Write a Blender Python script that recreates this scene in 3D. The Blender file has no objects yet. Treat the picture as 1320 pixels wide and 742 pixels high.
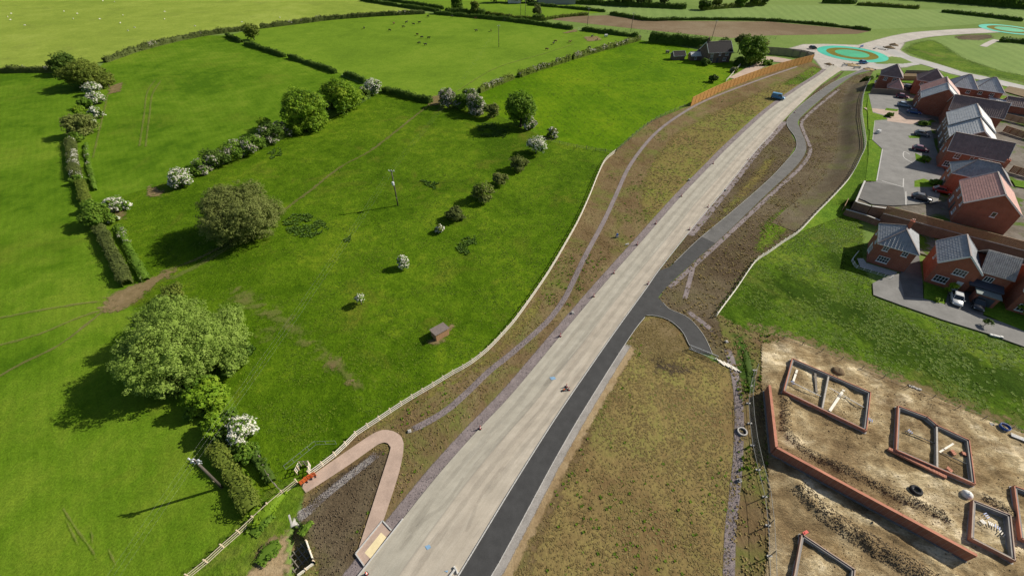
import bpy, bmesh, math, random
import numpy as np
from mathutils import Vector, Matrix, noise as mnoise
from mathutils import geometry as mgeo

# ------------------------------------------------------------------ camera, sky, sun, exposure
scn = bpy.context.scene
COL = scn.collection
CAM_H = 56.0; FOC = 560.0; PITCH = math.radians(42.0); ROLL = math.radians(0.8)
_fw = Vector((0, math.cos(PITCH), -math.sin(PITCH))); _ri = Vector((1, 0, 0)); _up = _ri.cross(_fw)
CR = _ri*math.cos(ROLL) + _up*math.sin(ROLL); CU = -_ri*math.sin(ROLL) + _up*math.cos(ROLL)
cam = bpy.data.cameras.new('Camera'); camo = bpy.data.objects.new('Camera', cam); COL.objects.link(camo)
cam.sensor_width = 36.0; cam.lens = 36.0*FOC/1320.0; cam.clip_start = 0.5; cam.clip_end = 8000
camo.matrix_world = Matrix(((CR.x, CU.x, -_fw.x, 0), (CR.y, CU.y, -_fw.y, 0), (CR.z, CU.z, -_fw.z, CAM_H), (0, 0, 0, 1)))
scn.camera = camo
scn.render.resolution_x = 1024; scn.render.resolution_y = 575
SUN_EL = math.radians(35.0); SUN_AZ = math.radians(20.0)     # azimuth measured from +x towards +y
SUN = Vector((math.cos(SUN_AZ)*math.cos(SUN_EL), math.sin(SUN_AZ)*math.cos(SUN_EL), math.sin(SUN_EL)))
w = bpy.data.worlds.new('World'); scn.world = w; w.use_nodes = True
nt = w.node_tree; bg = nt.nodes['Background']; sky = nt.nodes.new('ShaderNodeTexSky')
sky.sky_type = 'NISHITA'; sky.sun_disc = False; sky.sun_elevation = SUN_EL
sky.sun_rotation = math.atan2(SUN.x, SUN.y); sky.air_density = 1.0; sky.dust_density = 1.5; sky.ozone_density = 1.0
nt.links.new(sky.outputs[0], bg.inputs[0]); bg.inputs[1].default_value = 0.065
sl = bpy.data.lights.new('Sun', 'SUN'); sl.energy = 4.85; sl.angle = math.radians(0.5); sl.color = (1.0, 0.93, 0.80)
so = bpy.data.objects.new('Sun', sl); COL.objects.link(so); so.location = (0, 0, 120)
so.rotation_euler = SUN.to_track_quat('Z', 'Y').to_euler()
scn.view_settings.view_transform = 'Standard'; scn.view_settings.look = 'None'
scn.view_settings.exposure = 0.34; scn.view_settings.gamma = 1.0; scn.view_settings.use_curve_mapping = False

rng = np.random.default_rng(7); random.seed(7)
# survey: a bearing read off the photograph, cut with the level plane z, gives the plan position of a thing standing there
def P(x, y, z=0.0):
    d = CR*((x-660)/FOC) - CU*((y-371)/FOC) + _fw
    t = (z-CAM_H)/d.z
    return Vector((d.x*t, d.y*t, z))
def PP(pts, z=0.0): return [P(x, y, z) for x, y in pts]
def mpp(x, y, z=0.0): return (P(x, y, z)-Vector((0, 0, CAM_H))).dot(_fw)/FOC     # metres per photo pixel there

# ------------------------------------------------------------------ materials
MATS = {}
def newmat(name):
    m = bpy.data.materials.new(name); m.use_nodes = True
    n = m.node_tree.nodes; b = n['Principled BSDF']
    b.inputs['Specular IOR Level'].default_value = 0.25
    MATS[name] = m
    return m, n, m.node_tree.links, b
def col4(c): return (c[0], c[1], c[2], 1.0)
def noise_node(n, l, vec, scale, detail=4.0, rough=0.6, dist=0.0):
    t = n.new('ShaderNodeTexNoise'); t.inputs['Scale'].default_value = scale; t.inputs['Detail'].default_value = detail
    t.inputs['Roughness'].default_value = rough; t.inputs['Distortion'].default_value = dist
    l.new(vec, t.inputs['Vector']); return t.outputs['Fac']
def ramp_node(n, l, fac, stops):
    r = n.new('ShaderNodeValToRGB'); e = r.color_ramp.elements
    while len(e) < len(stops): e.new(0.5)
    for k, (p, c) in enumerate(stops): e[k].position = p; e[k].color = col4(c) if not isinstance(c, (int, float)) else (c, c, c, 1)
    l.new(fac, r.inputs['Fac']); return r.outputs['Color']
def math_node(n, l, op, a, b=None, clamp=False):
    t = n.new('ShaderNodeMath'); t.operation = op; t.use_clamp = clamp
    for k, v in enumerate((a, b)):
        if v is None: continue
        if isinstance(v, (int, float)): t.inputs[k].default_value = v
        else: l.new(v, t.inputs[k])
    return t.outputs[0]
def mix_col(n, l, fac, a, b, mode='MIX'):
    t = n.new('ShaderNodeMix'); t.data_type = 'RGBA'; t.blend_type = mode
    for k, v in ((0, fac), (6, a), (7, b)):
        if isinstance(v, (int, float)): t.inputs[k].default_value = v
        elif isinstance(v, tuple): t.inputs[k].default_value = col4(v)
        else: l.new(v, t.inputs[k])
    return t.outputs[2]
def bump_to(n, l, b, h, strength, dist):
    t = n.new('ShaderNodeBump'); t.inputs['Strength'].default_value = strength; t.inputs['Distance'].default_value = dist
    l.new(h, t.inputs['Height']); l.new(t.outputs[0], b.inputs['Normal'])
def objvec(n, l, scale=None, rotz=0.0):
    t = n.new('ShaderNodeTexCoord'); v = t.outputs['Object']
    if scale or rotz:
        m = n.new('ShaderNodeMapping'); m.inputs['Scale'].default_value = scale or (1, 1, 1); m.inputs['Rotation'].default_value = (0, 0, rotz)
        l.new(v, m.inputs['Vector']); v = m.outputs[0]
    return v
def add_feather(m, n, l, b, k=0.9, scale=1.2, amax=1.0):
    """blend a ground sheet into the one below along a ragged edge (attribute 'edge': 0 at the rim, 1 inside)"""
    a = n.new('ShaderNodeAttribute'); a.attribute_name = 'edge'
    nz = noise_node(n, l, objvec(n, l), scale, 5, 0.65)
    s = math_node(n, l, 'ADD', a.outputs['Fac'], math_node(n, l, 'MULTIPLY', math_node(n, l, 'SUBTRACT', nz, 0.5), k*2))
    f = n.new('ShaderNodeMapRange'); f.interpolation_type = 'SMOOTHSTEP'; l.new(s, f.inputs['Value'])
    f.inputs['From Min'].default_value = 0.22; f.inputs['From Max'].default_value = 0.78
    core = n.new('ShaderNodeMapRange'); core.inputs['From Min'].default_value = 0.8; core.inputs['From Max'].default_value = 1.0; l.new(a.outputs['Fac'], core.inputs['Value'])
    fac = math_node(n, l, 'MAXIMUM', f.outputs[0], core.outputs[0]) if amax >= 1 else f.outputs[0]
    fac = math_node(n, l, 'MULTIPLY', fac, math_node(n, l, 'GREATER_THAN', a.outputs['Fac'], 0.01))
    fac = math_node(n, l, 'MULTIPLY', fac, amax)
    tr = n.new('ShaderNodeBsdfTransparent'); mx = n.new('ShaderNodeMixShader')
    out = [q for q in n if q.type == 'OUTPUT_MATERIAL'][0]
    l.new(fac, mx.inputs[0]); l.new(tr.outputs[0], mx.inputs[1]); l.new(b.outputs[0], mx.inputs[2]); l.new(mx.outputs[0], out.inputs[0])
def ground_mat(name, big, fine=(0.75, 1.25), s=(0.035, 0.35, 2.6), patch=None, bump=0.5, bdist=0.12, feather=False, stretch=None, rot=0.0, stripe=None, rough=0.9, fk=0.9, fs=1.2, amax=1.0):
    """earth/grass surface: wide drifts, metre-wide mottling, tuft-size grain"""
    m, n, l, b = newmat(name)
    v = objvec(n, l); vs = objvec(n, l, stretch, rot) if stretch else v
    a = noise_node(n, l, v, s[0], 5, 0.62, 0.5); c = noise_node(n, l, vs, s[1], 5, 0.65, 0.4); f = noise_node(n, l, vs, s[2], 5, 0.75)
    d = math_node(n, l, 'ADD', math_node(n, l, 'MULTIPLY', a, 0.62), math_node(n, l, 'MULTIPLY', c, 0.38))
    k = len(big); colr = ramp_node(n, l, d, [(0.40+0.20*i/(k-1), q) for i, q in enumerate(big)])
    if patch:
        pc, ps, lo, hi = patch
        pm = ramp_node(n, l, noise_node(n, l, v, ps, 5, 0.7, 0.6), [(lo, 0.0), (hi, 1.0)])
        colr = mix_col(n, l, pm, colr, pc)
    if stripe:
        wv = n.new('ShaderNodeTexWave'); wv.inputs['Scale'].default_value = stripe[0]; wv.inputs['Distortion'].default_value = stripe[2]; wv.inputs['Detail'].default_value = 2
        wv.inputs['Detail Scale'].default_value = 0.4
        l.new(objvec(n, l, None, stripe[1]), wv.inputs['Vector'])
        colr = mix_col(n, l, 1.0, colr, ramp_node(n, l, wv.outputs['Fac'], [(0.2, 1-stripe[3]), (0.8, 1+stripe[3])]), 'MULTIPLY')
    if 'grass' in name or name == 'lawn':      # tussocks: darker lush and paler dry tufts a metre or so across
        tq = noise_node(n, l, v, 0.85, 5, 0.7, 0.8); amt = 0.20 if name in ('grass_paddock', 'rough_grass', 'lawn') else 0.11
        colr = mix_col(n, l, 1.0, colr, ramp_node(n, l, tq, [(0.34, (1-1.25*amt, 1-amt, 1-amt)), (0.52, (1.0, 1.0, 1.0)), (0.70, (1+1.5*amt, 1+amt, 1+amt))]), 'MULTIPLY')
    colr = mix_col(n, l, 1.0, colr, ramp_node(n, l, f, [(0.3, fine[0]), (0.7, fine[1])]), 'MULTIPLY')
    l.new(colr, b.inputs['Base Color']); b.inputs['Roughness'].default_value = rough; b.inputs['Specular IOR Level'].default_value = 0.03
    bump_to(n, l, b, math_node(n, l, 'ADD', f, math_node(n, l, 'MULTIPLY', c, 0.8)), bump, bdist)
    if feather: add_feather(m, n, l, b, fk, fs, amax)
    return m
def plain(name, c, rough=0.6, var=0.12, scale=3.0, metal=0.0, spec=0.3, bump=0.0):
    m, n, l, b = newmat(name)
    f = noise_node(n, l, objvec(n, l), scale, 4, 0.6)
    l.new(mix_col(n, l, 1.0, c, ramp_node(n, l, f, [(0.3, 1-var), (0.7, 1+var)]), 'MULTIPLY'), b.inputs['Base Color'])
    b.inputs['Roughness'].default_value = rough; b.inputs['Metallic'].default_value = metal; b.inputs['Specular IOR Level'].default_value = spec
    if bump: bump_to(n, l, b, f, bump, 0.03)
    return m
def leaf_mat(name, stops, trans=0.42):
    m, n, l, b = newmat(name)
    a = n.new('ShaderNodeAttribute'); a.attribute_name = 'var'
    c = ramp_node(n, l, a.outputs['Fac'], stops); l.new(c, b.inputs['Base Color'])
    b.inputs['Roughness'].default_value = 0.6; b.inputs['Specular IOR Level'].default_value = 0.1
    t = n.new('ShaderNodeBsdfTranslucent'); l.new(c, t.inputs[0]); mx = n.new('ShaderNodeMixShader'); mx.inputs[0].default_value = trans
    out = [q for q in n if q.type == 'OUTPUT_MATERIAL'][0]
    l.new(b.outputs[0], mx.inputs[1]); l.new(t.outputs[0], mx.inputs[2]); l.new(mx.outputs[0], out.inputs[0])
    return m
def brick_mat(name, c1, c2, mortar, scale=1.0, soldier=False):
    m, n, l, b = newmat(name)
    t = n.new('ShaderNodeTexCoord'); sp = n.new('ShaderNodeSeparateXYZ'); l.new(t.outputs['Object'], sp.inputs[0])
    cb = n.new('ShaderNodeCombineXYZ'); l.new(math_node(n, l, 'ADD', sp.outputs[0], sp.outputs[1]), cb.inputs[0]); l.new(sp.outputs[2], cb.inputs[1])
    br = n.new('ShaderNodeTexBrick'); l.new(cb.outputs[0], br.inputs['Vector'])
    br.inputs['Color1'].default_value = col4(c1); br.inputs['Color2'].default_value = col4(c2); br.inputs['Mortar'].default_value = col4(mortar)
    br.inputs['Scale'].default_value = scale; br.inputs['Brick Width'].default_value = 0.225; br.inputs['Row Height'].default_value = 0.075; br.inputs['Mortar Size'].default_value = 0.008
    f = noise_node(n, l, t.outputs['Object'], 0.7, 4, 0.6)
    l.new(mix_col(n, l, 1.0, br.outputs['Color'], ramp_node(n, l, f, [(0.3, 0.82), (0.7, 1.15)]), 'MULTIPLY'), b.inputs['Base Color'])
    b.inputs['Roughness'].default_value = 0.85; bump_to(n, l, b, br.outputs['Fac'], -0.3, 0.01)
    return m
def mottled(name, c1, c2, scale, rough=0.8, bump=0.3, feather=False, c3=None):
    m, n, l, b = newmat(name); v = objvec(n, l)
    f = noise_node(n, l, v, scale, 6, 0.8); g = noise_node(n, l, v, scale*0.12, 4, 0.6)
    c = ramp_node(n, l, f, [(0.3, c1), (0.7, c2)])
    c = mix_col(n, l, 1.0, c, ramp_node(n, l, g, [(0.3, 0.82), (0.7, 1.18)]), 'MULTIPLY')
    l.new(c, b.inputs['Base Color']); b.inputs['Roughness'].default_value = rough
    bump_to(n, l, b, f, bump, 0.05)
    if feather: add_feather(m, n, l, b, 0.5, 3.0)
    return m

# fields
ground_mat('grass_paddock', [(0.046, 0.096, 0.003), (0.064, 0.124, 0.004), (0.084, 0.152, 0.006), (0.118, 0.180, 0.009)], (0.66, 1.36), (0.045, 0.35, 2.4), ((0.112, 0.132, 0.014), 0.06, 0.55, 0.72), 1.0, 0.2)
ground_mat('grass_smooth', [(0.056, 0.120, 0.005), (0.080, 0.155, 0.007), (0.100, 0.180, 0.010), (0.130, 0.204, 0.015)], (0.66, 1.36), (0.03, 0.2, 3.4), ((0.118, 0.168, 0.014), 0.045, 0.54, 0.74), 0.7, 0.14, stripe=(0.22, math.radians(-38), 3.0, 0.03))
ground_mat('grass_meadow', [(0.066, 0.142, 0.002), (0.086, 0.168, 0.003), (0.108, 0.192, 0.004), (0.135, 0.210, 0.006)], (0.74, 1.26), (0.03, 0.3, 2.0), ((0.078, 0.142, 0.005), 0.12, 0.55, 0.75), 0.7, 0.16, stripe=(0.16, math.radians(-20), 6.0, 0.035))
ground_mat('grass_cattle', [(0.1030, 0.1782, 0.0132), (0.1254, 0.2106, 0.0156), (0.1512, 0.2322, 0.0204)], (0.82, 1.18), (0.018, 0.16, 1.6), None, 0.5, 0.12)
ground_mat('grass_sheep', [(0.1792, 0.2438, 0.0340), (0.2170, 0.2812, 0.0420), (0.2590, 0.3187, 0.0580)], (0.8, 1.2), (0.012, 0.13, 1.3), ((0.1610, 0.2063, 0.0360), 0.05, 0.56, 0.72), 0.5, 0.15)
ground_mat('grass_far', [(0.120, 0.185, 0.040), (0.145, 0.215, 0.050), (0.17, 0.235, 0.062)], (0.88, 1.12), (0.008, 0.06, 0.8), None, 0.4, 0.15)
ground_mat('grass_crop', [(0.150, 0.225, 0.062), (0.17, 0.245, 0.068), (0.19, 0.262, 0.078)], (0.9, 1.1), (0.008, 0.05, 0.7), None, 0.3, 0.15, stripe=(0.05, math.radians(10), 2.0, 0.04))
ground_mat('ploughed_earth', [(0.150, 0.108, 0.064), (0.182, 0.134, 0.082), (0.212, 0.165, 0.105)], (0.8, 1.2), (0.012, 0.09, 1.2), None, 0.5, 0.2, stripe=(0.3, math.radians(72), 0.6, 0.06))
ground_mat('rough_grass', [(0.050, 0.098, 0.006), (0.074, 0.136, 0.009), (0.100, 0.168, 0.012), (0.135, 0.188, 0.022)], (0.64, 1.36), (0.06, 0.35, 1.9), ((0.135, 0.145, 0.032), 0.07, 0.54, 0.74), 0.9, 0.25, feather=True)
ground_mat('verge_olive', [(0.160, 0.128, 0.044), (0.182, 0.162, 0.046), (0.158, 0.180, 0.036)], (0.74, 1.24), (0.05, 0.35, 2.4), ((0.205, 0.140, 0.062), 0.06, 0.46, 0.72), 0.7, 0.12, feather=True)
ground_mat('verge_brown', [(0.128, 0.086, 0.042), (0.165, 0.118, 0.060), (0.190, 0.150, 0.072)], (0.72, 1.26), (0.05, 0.4, 2.6), ((0.130, 0.145, 0.034), 0.09, 0.47, 0.66), 0.7, 0.15, feather=True, stretch=(1.0, 0.55, 1), rot=math.radians(37))
ground_mat('verge_dark', [(0.085, 0.062, 0.038), (0.110, 0.084, 0.052), (0.140, 0.112, 0.070)], (0.70, 1.28), (0.05, 0.35, 2.4), ((0.118, 0.105, 0.046), 0.10, 0.5, 0.7), 0.9, 0.2, feather=True)
ground_mat('verge_dry', [(0.165, 0.112, 0.050), (0.205, 0.150, 0.062), (0.225, 0.178, 0.066), (0.215, 0.195, 0.060)], (0.74, 1.24), (0.07, 0.5, 3.2), ((0.150, 0.160, 0.042), 0.10, 0.54, 0.76), 0.7, 0.1, feather=True, stretch=(1.0, 0.6, 1), rot=math.radians(4))
ground_mat('site_soil', [(0.200, 0.142, 0.074), (0.285, 0.208, 0.110), (0.375, 0.286, 0.160), (0.51, 0.41, 0.245), (0.76, 0.64, 0.43)], (0.66, 1.28), (0.12, 0.5, 3.6), ((0.205, 0.142, 0.076), 0.08, 0.47, 0.66), 0.9, 0.3, stretch=(0.6, 1.4, 1), rot=math.radians(34))
ground_mat('dark_spoil', [(0.055, 0.042, 0.028), (0.085, 0.066, 0.044), (0.125, 0.095, 0.060)], (0.55, 1.4), (0.2, 0.9, 4.0), None, 1.0, 0.2, feather=True)
ground_mat('worn_earth', [(0.175, 0.135, 0.060), (0.220, 0.165, 0.082), (0.275, 0.205, 0.112)], (0.75, 1.2), (0.08, 0.6, 3.5), None, 0.6, 0.08, feather=True, fk=1.3, fs=0.8, amax=0.8)
ground_mat('path_wear', [(0.165, 0.160, 0.050), (0.200, 0.175, 0.070), (0.240, 0.195, 0.095)], (0.75, 1.2), (0.08, 0.6, 3.5), None, 0.5, 0.05, feather=True, fk=1.6, fs=0.5, amax=0.5)
ground_mat('tyre_mark', [(0.17, 0.155, 0.13), (0.20, 0.18, 0.155)], (0.8, 1.2), (0.1, 0.6, 3.0), None, 0.2, 0.02, feather=True, fk=1.3, fs=0.4, amax=0.11)
ground_mat('road_dust', [(0.30, 0.235, 0.155), (0.36, 0.29, 0.20), (0.42, 0.35, 0.25)], (0.8, 1.15), (0.1, 0.6, 3.0), None, 0.4, 0.05, feather=True, fk=1.6, fs=0.7, amax=0.45)
ground_mat('rough_shade', [(0.028, 0.062, 0.005), (0.040, 0.082, 0.007), (0.055, 0.100, 0.010)], (0.6, 1.4), (0.1, 0.5, 2.2), None, 0.9, 0.25, feather=True, fk=0.9, fs=0.35, amax=0.8)  # rough grass green darkened to paint in the slope's shade
ground_mat('faint_wear', [(0.150, 0.190, 0.040), (0.180, 0.198, 0.052), (0.225, 0.205, 0.072)], (0.75, 1.25), (0.08, 0.5, 3.0), None, 0.6, 0.08, feather=True, fk=1.1, fs=0.6, amax=0.5)
ground_mat('rank_grass', [(0.045, 0.100, 0.014), (0.058, 0.122, 0.018), (0.070, 0.138, 0.018)], (0.6, 1.4), (0.2, 0.8, 3.0), None, 0.8, 0.2, feather=True, fk=1.5, fs=0.5, amax=0.72)
ground_mat('tan_sand', [(0.24, 0.165, 0.085), (0.31, 0.225, 0.125), (0.37, 0.28, 0.165)], (0.75, 1.2), (0.1, 0.8, 4.0), None, 0.7, 0.1, feather=True)
ground_mat('lawn', [(0.085, 0.165, 0.014), (0.105, 0.195, 0.016), (0.135, 0.215, 0.020)], (0.7, 1.3), (0.08, 0.6, 3.0), None, 0.8, 0.2)
ground_mat('garden_ground', [(0.12, 0.105, 0.085), (0.17, 0.15, 0.125), (0.21, 0.19, 0.165)], (0.8, 1.2), (0.1, 0.7, 3.0), ((0.085, 0.135, 0.022), 0.13, 0.52, 0.58), 0.5, 0.08)
mottled('stone_purple', (0.135, 0.108, 0.108), (0.275, 0.235, 0.232), 5.0, 0.9, 0.8, True)
mottled('stone_grey', (0.19, 0.175, 0.16), (0.38, 0.355, 0.33), 5.0, 0.9, 0.8, True)
mottled('hardcore', (0.30, 0.27, 0.235), (0.48, 0.445, 0.40), 1.2, 0.9, 0.4, True)
mottled('asphalt_new', (0.040, 0.040, 0.041), (0.058, 0.058, 0.058), 6.0, 0.75, 0.2)
mottled('asphalt_old', (0.10, 0.098, 0.094), (0.135, 0.13, 0.124), 4.0, 0.85, 0.2)
mottled('asphalt_estate', (0.165, 0.16, 0.152), (0.215, 0.21, 0.20), 3.0, 0.85, 0.1)
mottled('pink_paving', (0.36, 0.262, 0.208), (0.45, 0.34, 0.275), 4.0, 0.85, 0.2)
mottled('pink_track', (0.36, 0.27, 0.21), (0.46, 0.355, 0.29), 1.0, 0.9, 0.2, True)
mottled('new_road', (0.30, 0.295, 0.28), (0.40, 0.39, 0.37), 0.6, 0.85, 0.1)
mottled('teal_surface', (0.012, 0.36, 0.24), (0.020, 0.42, 0.30), 1.0, 0.6, 0.05)
mottled('teal_centre', (0.012, 0.30, 0.13), (0.020, 0.34, 0.16), 1.0, 0.6, 0.05)
mottled('yellow_slab', (0.60, 0.50, 0.29), (0.70, 0.59, 0.36), 3.0, 0.8, 0.1)
plain('kerb', (0.46, 0.45, 0.43), 0.8, 0.15, 4)
plain('concrete', (0.40, 0.385, 0.36), 0.85, 0.2, 3, bump=0.2)
plain('concrete_dark', (0.20, 0.195, 0.185), 0.85, 0.2, 3)
plain('timber_tan', (0.56, 0.48, 0.36), 0.8, 0.2, 6); plain('timber_post', (0.58, 0.47, 0.34), 0.8, 0.2, 6); plain('timber_shelter', (0.42, 0.24, 0.13), 0.8, 0.2, 6); plain('roof_felt', (0.19, 0.155, 0.14), 0.9, 0.2, 4)
plain('timber_new', (0.78, 0.73, 0.63), 0.75, 0.2, 6)
plain('timber_orange', (0.52, 0.27, 0.075), 0.75, 0.18, 1.5)
plain('timber_brown', (0.30, 0.19, 0.11), 0.8, 0.2, 3)
plain('timber_weathered', (0.20, 0.175, 0.145), 0.85, 0.2, 5)
plain('pole_wood', (0.10, 0.085, 0.07), 0.8, 0.2, 4)
plain('bark', (0.075, 0.058, 0.042), 0.9, 0.3, 6, bump=0.5)
plain('mesh_steel', (0.16, 0.165, 0.165), 0.6, 0.1, 5, metal=0.3)
plain('galvanised', (0.50, 0.52, 0.54), 0.4, 0.1, 5, metal=0.6)
plain('steel_dark', (0.10, 0.10, 0.105), 0.5, 0.1, 5, metal=0.5)
plain('white_paint', (0.78, 0.78, 0.76), 0.5, 0.05)
plain('upvc', (0.74, 0.75, 0.76), 0.4, 0.03)
plain('insulator', (0.55, 0.57, 0.60), 0.3, 0.05)
plain('plastic_orange', (0.62, 0.13, 0.030), 0.45, 0.08)
plain('plastic_red', (0.55, 0.045, 0.030), 0.45, 0.08)
plain('plastic_blue', (0.030, 0.10, 0.34), 0.45, 0.08)
plain('plastic_white', (0.72, 0.71, 0.69), 0.5, 0.05)
plain('rubber', (0.022, 0.022, 0.024), 0.8, 0.2, 6)
plain('blue_paint', (0.20, 0.34, 0.50), 0.8, 0.2)
plain('grey_metal', (0.27, 0.28, 0.29), 0.6, 0.1, 1.5)
plain('slate', (0.026, 0.024, 0.026), 0.9, 0.25, 2)
plain('cow_black', (0.012, 0.011, 0.011), 0.7, 0.2); plain('cow_brown', (0.10, 0.045, 0.020), 0.7, 0.2); plain('cow_tan', (0.42, 0.24, 0.10), 0.7, 0.2)
plain('wool', (0.62, 0.60, 0.54), 0.95, 0.15)
plain('tile_grey', (0.50, 0.51, 0.51), 0.6, 0.22, 1.1); plain('tile_slate', (0.27, 0.285, 0.305), 0.55, 0.2, 1.1)
plain('tile_red', (0.58, 0.32, 0.265), 0.65, 0.2, 1.1); plain('tile_brown', (0.235, 0.165, 0.15), 0.65, 0.2, 1.1); plain('tile_buff', (0.34, 0.32, 0.30), 0.65, 0.25, 1.4)
plain('ridge_tile', (0.24, 0.20, 0.19), 0.7, 0.15)
plain('canopy_dark', (0.055, 0.065, 0.085), 0.6, 0.1); plain('canopy_green', (0.16, 0.20, 0.195), 0.7, 0.1)
plain('door_dark', (0.06, 0.065, 0.075), 0.5, 0.05)
plain('mortar_white', (0.70, 0.69, 0.66), 0.9, 0.1)
brick_mat('brick_red', (0.31, 0.085, 0.046), (0.25, 0.068, 0.038), (0.30, 0.20, 0.15))
brick_mat('brick_bright', (0.40, 0.10, 0.048), (0.33, 0.078, 0.040), (0.36, 0.23, 0.17))
brick_mat('brick_wall', (0.36, 0.125, 0.070), (0.29, 0.095, 0.055), (0.34, 0.24, 0.18))
brick_mat('brick_brown', (0.20, 0.135, 0.095), (0.16, 0.105, 0.075), (0.24, 0.19, 0.15))
brick_mat('brick_cottage', (0.16, 0.095, 0.07), (0.12, 0.08, 0.06), (0.2, 0.17, 0.14))
brick_mat('brick_found', (0.50, 0.205, 0.130), (0.42, 0.165, 0.105), (0.40, 0.31, 0.25))
plain('block_pale', (0.40, 0.37, 0.33), 0.85, 0.2, 4)
brick_mat('block_grey', (0.27, 0.255, 0.24), (0.22, 0.21, 0.20), (0.26, 0.25, 0.24), 0.4)
m, n, l, b = newmat('glass'); b.inputs['Base Color'].default_value = (0.02, 0.028, 0.035, 1); b.inputs['Roughness'].default_value = 0.08; b.inputs['Specular IOR Level'].default_value = 0.7
def car_paint(name, c):
    m, n, l, b = newmat(name); b.inputs['Base Color'].default_value = col4(c); b.inputs['Roughness'].default_value = 0.28; b.inputs['Coat Weight'].default_value = 0.6; b.inputs['Specular IOR Level'].default_value = 0.5
for k, c in dict(paint_silver=(0.52, 0.53, 0.54), paint_black=(0.018, 0.02, 0.024), paint_blue=(0.02, 0.07, 0.22), paint_maroon=(0.14, 0.02, 0.05), paint_red=(0.30, 0.015, 0.012), paint_grey=(0.13, 0.15, 0.17), paint_white=(0.7, 0.7, 0.69), paint_lightblue=(0.25, 0.33, 0.42), paint_bright=(0.02, 0.16, 0.42), paint_midblue=(0.04, 0.19, 0.36)).items(): car_paint(k, c)
plain('lamp_red', (0.4, 0.02, 0.02), 0.3); plain('lamp_clear', (0.7, 0.7, 0.7), 0.2)
# foliage
leaf_mat('leaf_willow', [(0.0, (0.190, 0.290, 0.048)), (0.5, (0.270, 0.385, 0.070)), (1.0, (0.350, 0.460, 0.110))], 0.45)
leaf_mat('leaf_olive', [(0.0, (0.145, 0.178, 0.042)), (0.5, (0.200, 0.238, 0.062)), (1.0, (0.265, 0.295, 0.095))], 0.42)
leaf_mat('leaf_mid', [(0.0, (0.0955, 0.1878, 0.0211)), (0.5, (0.1456, 0.2542, 0.0290)), (1.0, (0.2275, 0.3359, 0.0422))])
leaf_mat('leaf_bright', [(0.0, (0.1366, 0.2541, 0.0168)), (0.5, (0.2100, 0.3421, 0.0240)), (1.0, (0.3150, 0.4203, 0.0360))])
leaf_mat('leaf_dark', [(0.0, (0.0637, 0.1193, 0.0202)), (0.5, (0.0980, 0.1652, 0.0259)), (1.0, (0.1470, 0.2249, 0.0374))])
leaf_mat('leaf_hedge', [(0.0, (0.1050, 0.1530, 0.0238)), (0.5, (0.1680, 0.2203, 0.0343)), (1.0, (0.2416, 0.2815, 0.0502))])
leaf_mat('leaf_brown', [(0.0, (0.090, 0.122, 0.032)), (0.5, (0.135, 0.170, 0.046)), (1.0, (0.190, 0.222, 0.072))], 0.42)
leaf_mat('blossom', [(0.0, (0.58, 0.56, 0.44)), (0.4, (0.74, 0.72, 0.62)), (1.0, (0.86, 0.85, 0.78))], 0.3)
leaf_mat('blossom_dull', [(0.0, (0.34, 0.31, 0.24)), (0.5, (0.50, 0.465, 0.39)), (1.0, (0.66, 0.63, 0.55))], 0.3)
leaf_mat('tuft_green', [(0.0, (0.0675, 0.1313, 0.0090)), (0.5, (0.1148, 0.2000, 0.0117)), (1.0, (0.1755, 0.2562, 0.0198))], 0.35)
leaf_mat('tuft_dry', [(0.0, (0.19, 0.14, 0.055)), (0.45, (0.27, 0.205, 0.082)), (0.85, (0.36, 0.285, 0.12)), (0.93, (0.20, 0.235, 0.045)), (1.0, (0.17, 0.24, 0.040))], 0.35)
leaf_mat('tuft_rank', [(0.0, (0.070, 0.140, 0.022)), (0.5, (0.100, 0.185, 0.028)), (1.0, (0.140, 0.225, 0.036))], 0.45)
leaf_mat('clod_brown', [(0.0, (0.0975, 0.0688, 0.0432)), (0.6, (0.1885, 0.1313, 0.0792)), (1.0, (0.3120, 0.2313, 0.1500))], 0.0)
leaf_mat('clod_soil', [(0.0, (0.085, 0.064, 0.042)), (0.6, (0.120, 0.092, 0.060)), (1.0, (0.18, 0.142, 0.10))], 0.0)
leaf_mat('clod_dark', [(0.0, (0.045, 0.035, 0.024)), (0.6, (0.080, 0.062, 0.042)), (1.0, (0.15, 0.115, 0.075))], 0.0)
leaf_mat('clod_tan', [(0.0, (0.1875, 0.1313, 0.0660)), (0.6, (0.3000, 0.2188, 0.1176)), (1.0, (0.4500, 0.3438, 0.1980))], 0.0)
leaf_mat('pebble', [(0.0, (0.12, 0.10, 0.10)), (0.6, (0.23, 0.20, 0.20)), (1.0, (0.42, 0.39, 0.37))], 0.0)
# worn pale base course of the carriageway, streaked along its length (UV: metres across, metres along)
m, n, l, b = newmat('road_base')
t = n.new('ShaderNodeUVMap'); t.uv_map = 'UVMap'
mp = n.new('ShaderNodeMapping'); mp.inputs['Scale'].default_value = (1.1, 0.07, 1); l.new(t.outputs[0], mp.inputs[0])
st = noise_node(n, l, mp.outputs[0], 1.0, 5, 0.65)
mp2 = n.new('ShaderNodeMapping'); mp2.inputs['Scale'].default_value = (5.0, 0.25, 1); l.new(t.outputs[0], mp2.inputs[0])
st2 = noise_node(n, l, mp2.outputs[0], 1.0, 3, 0.6)
g = noise_node(n, l, t.outputs[0], 0.35, 5, 0.7); f = noise_node(n, l, t.outputs[0], 9.0, 4, 0.8)
c = ramp_node(n, l, st, [(0.30, (0.360, 0.322, 0.270)), (0.5, (0.400, 0.362, 0.306)), (0.72, (0.445, 0.408, 0.350))])
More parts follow.
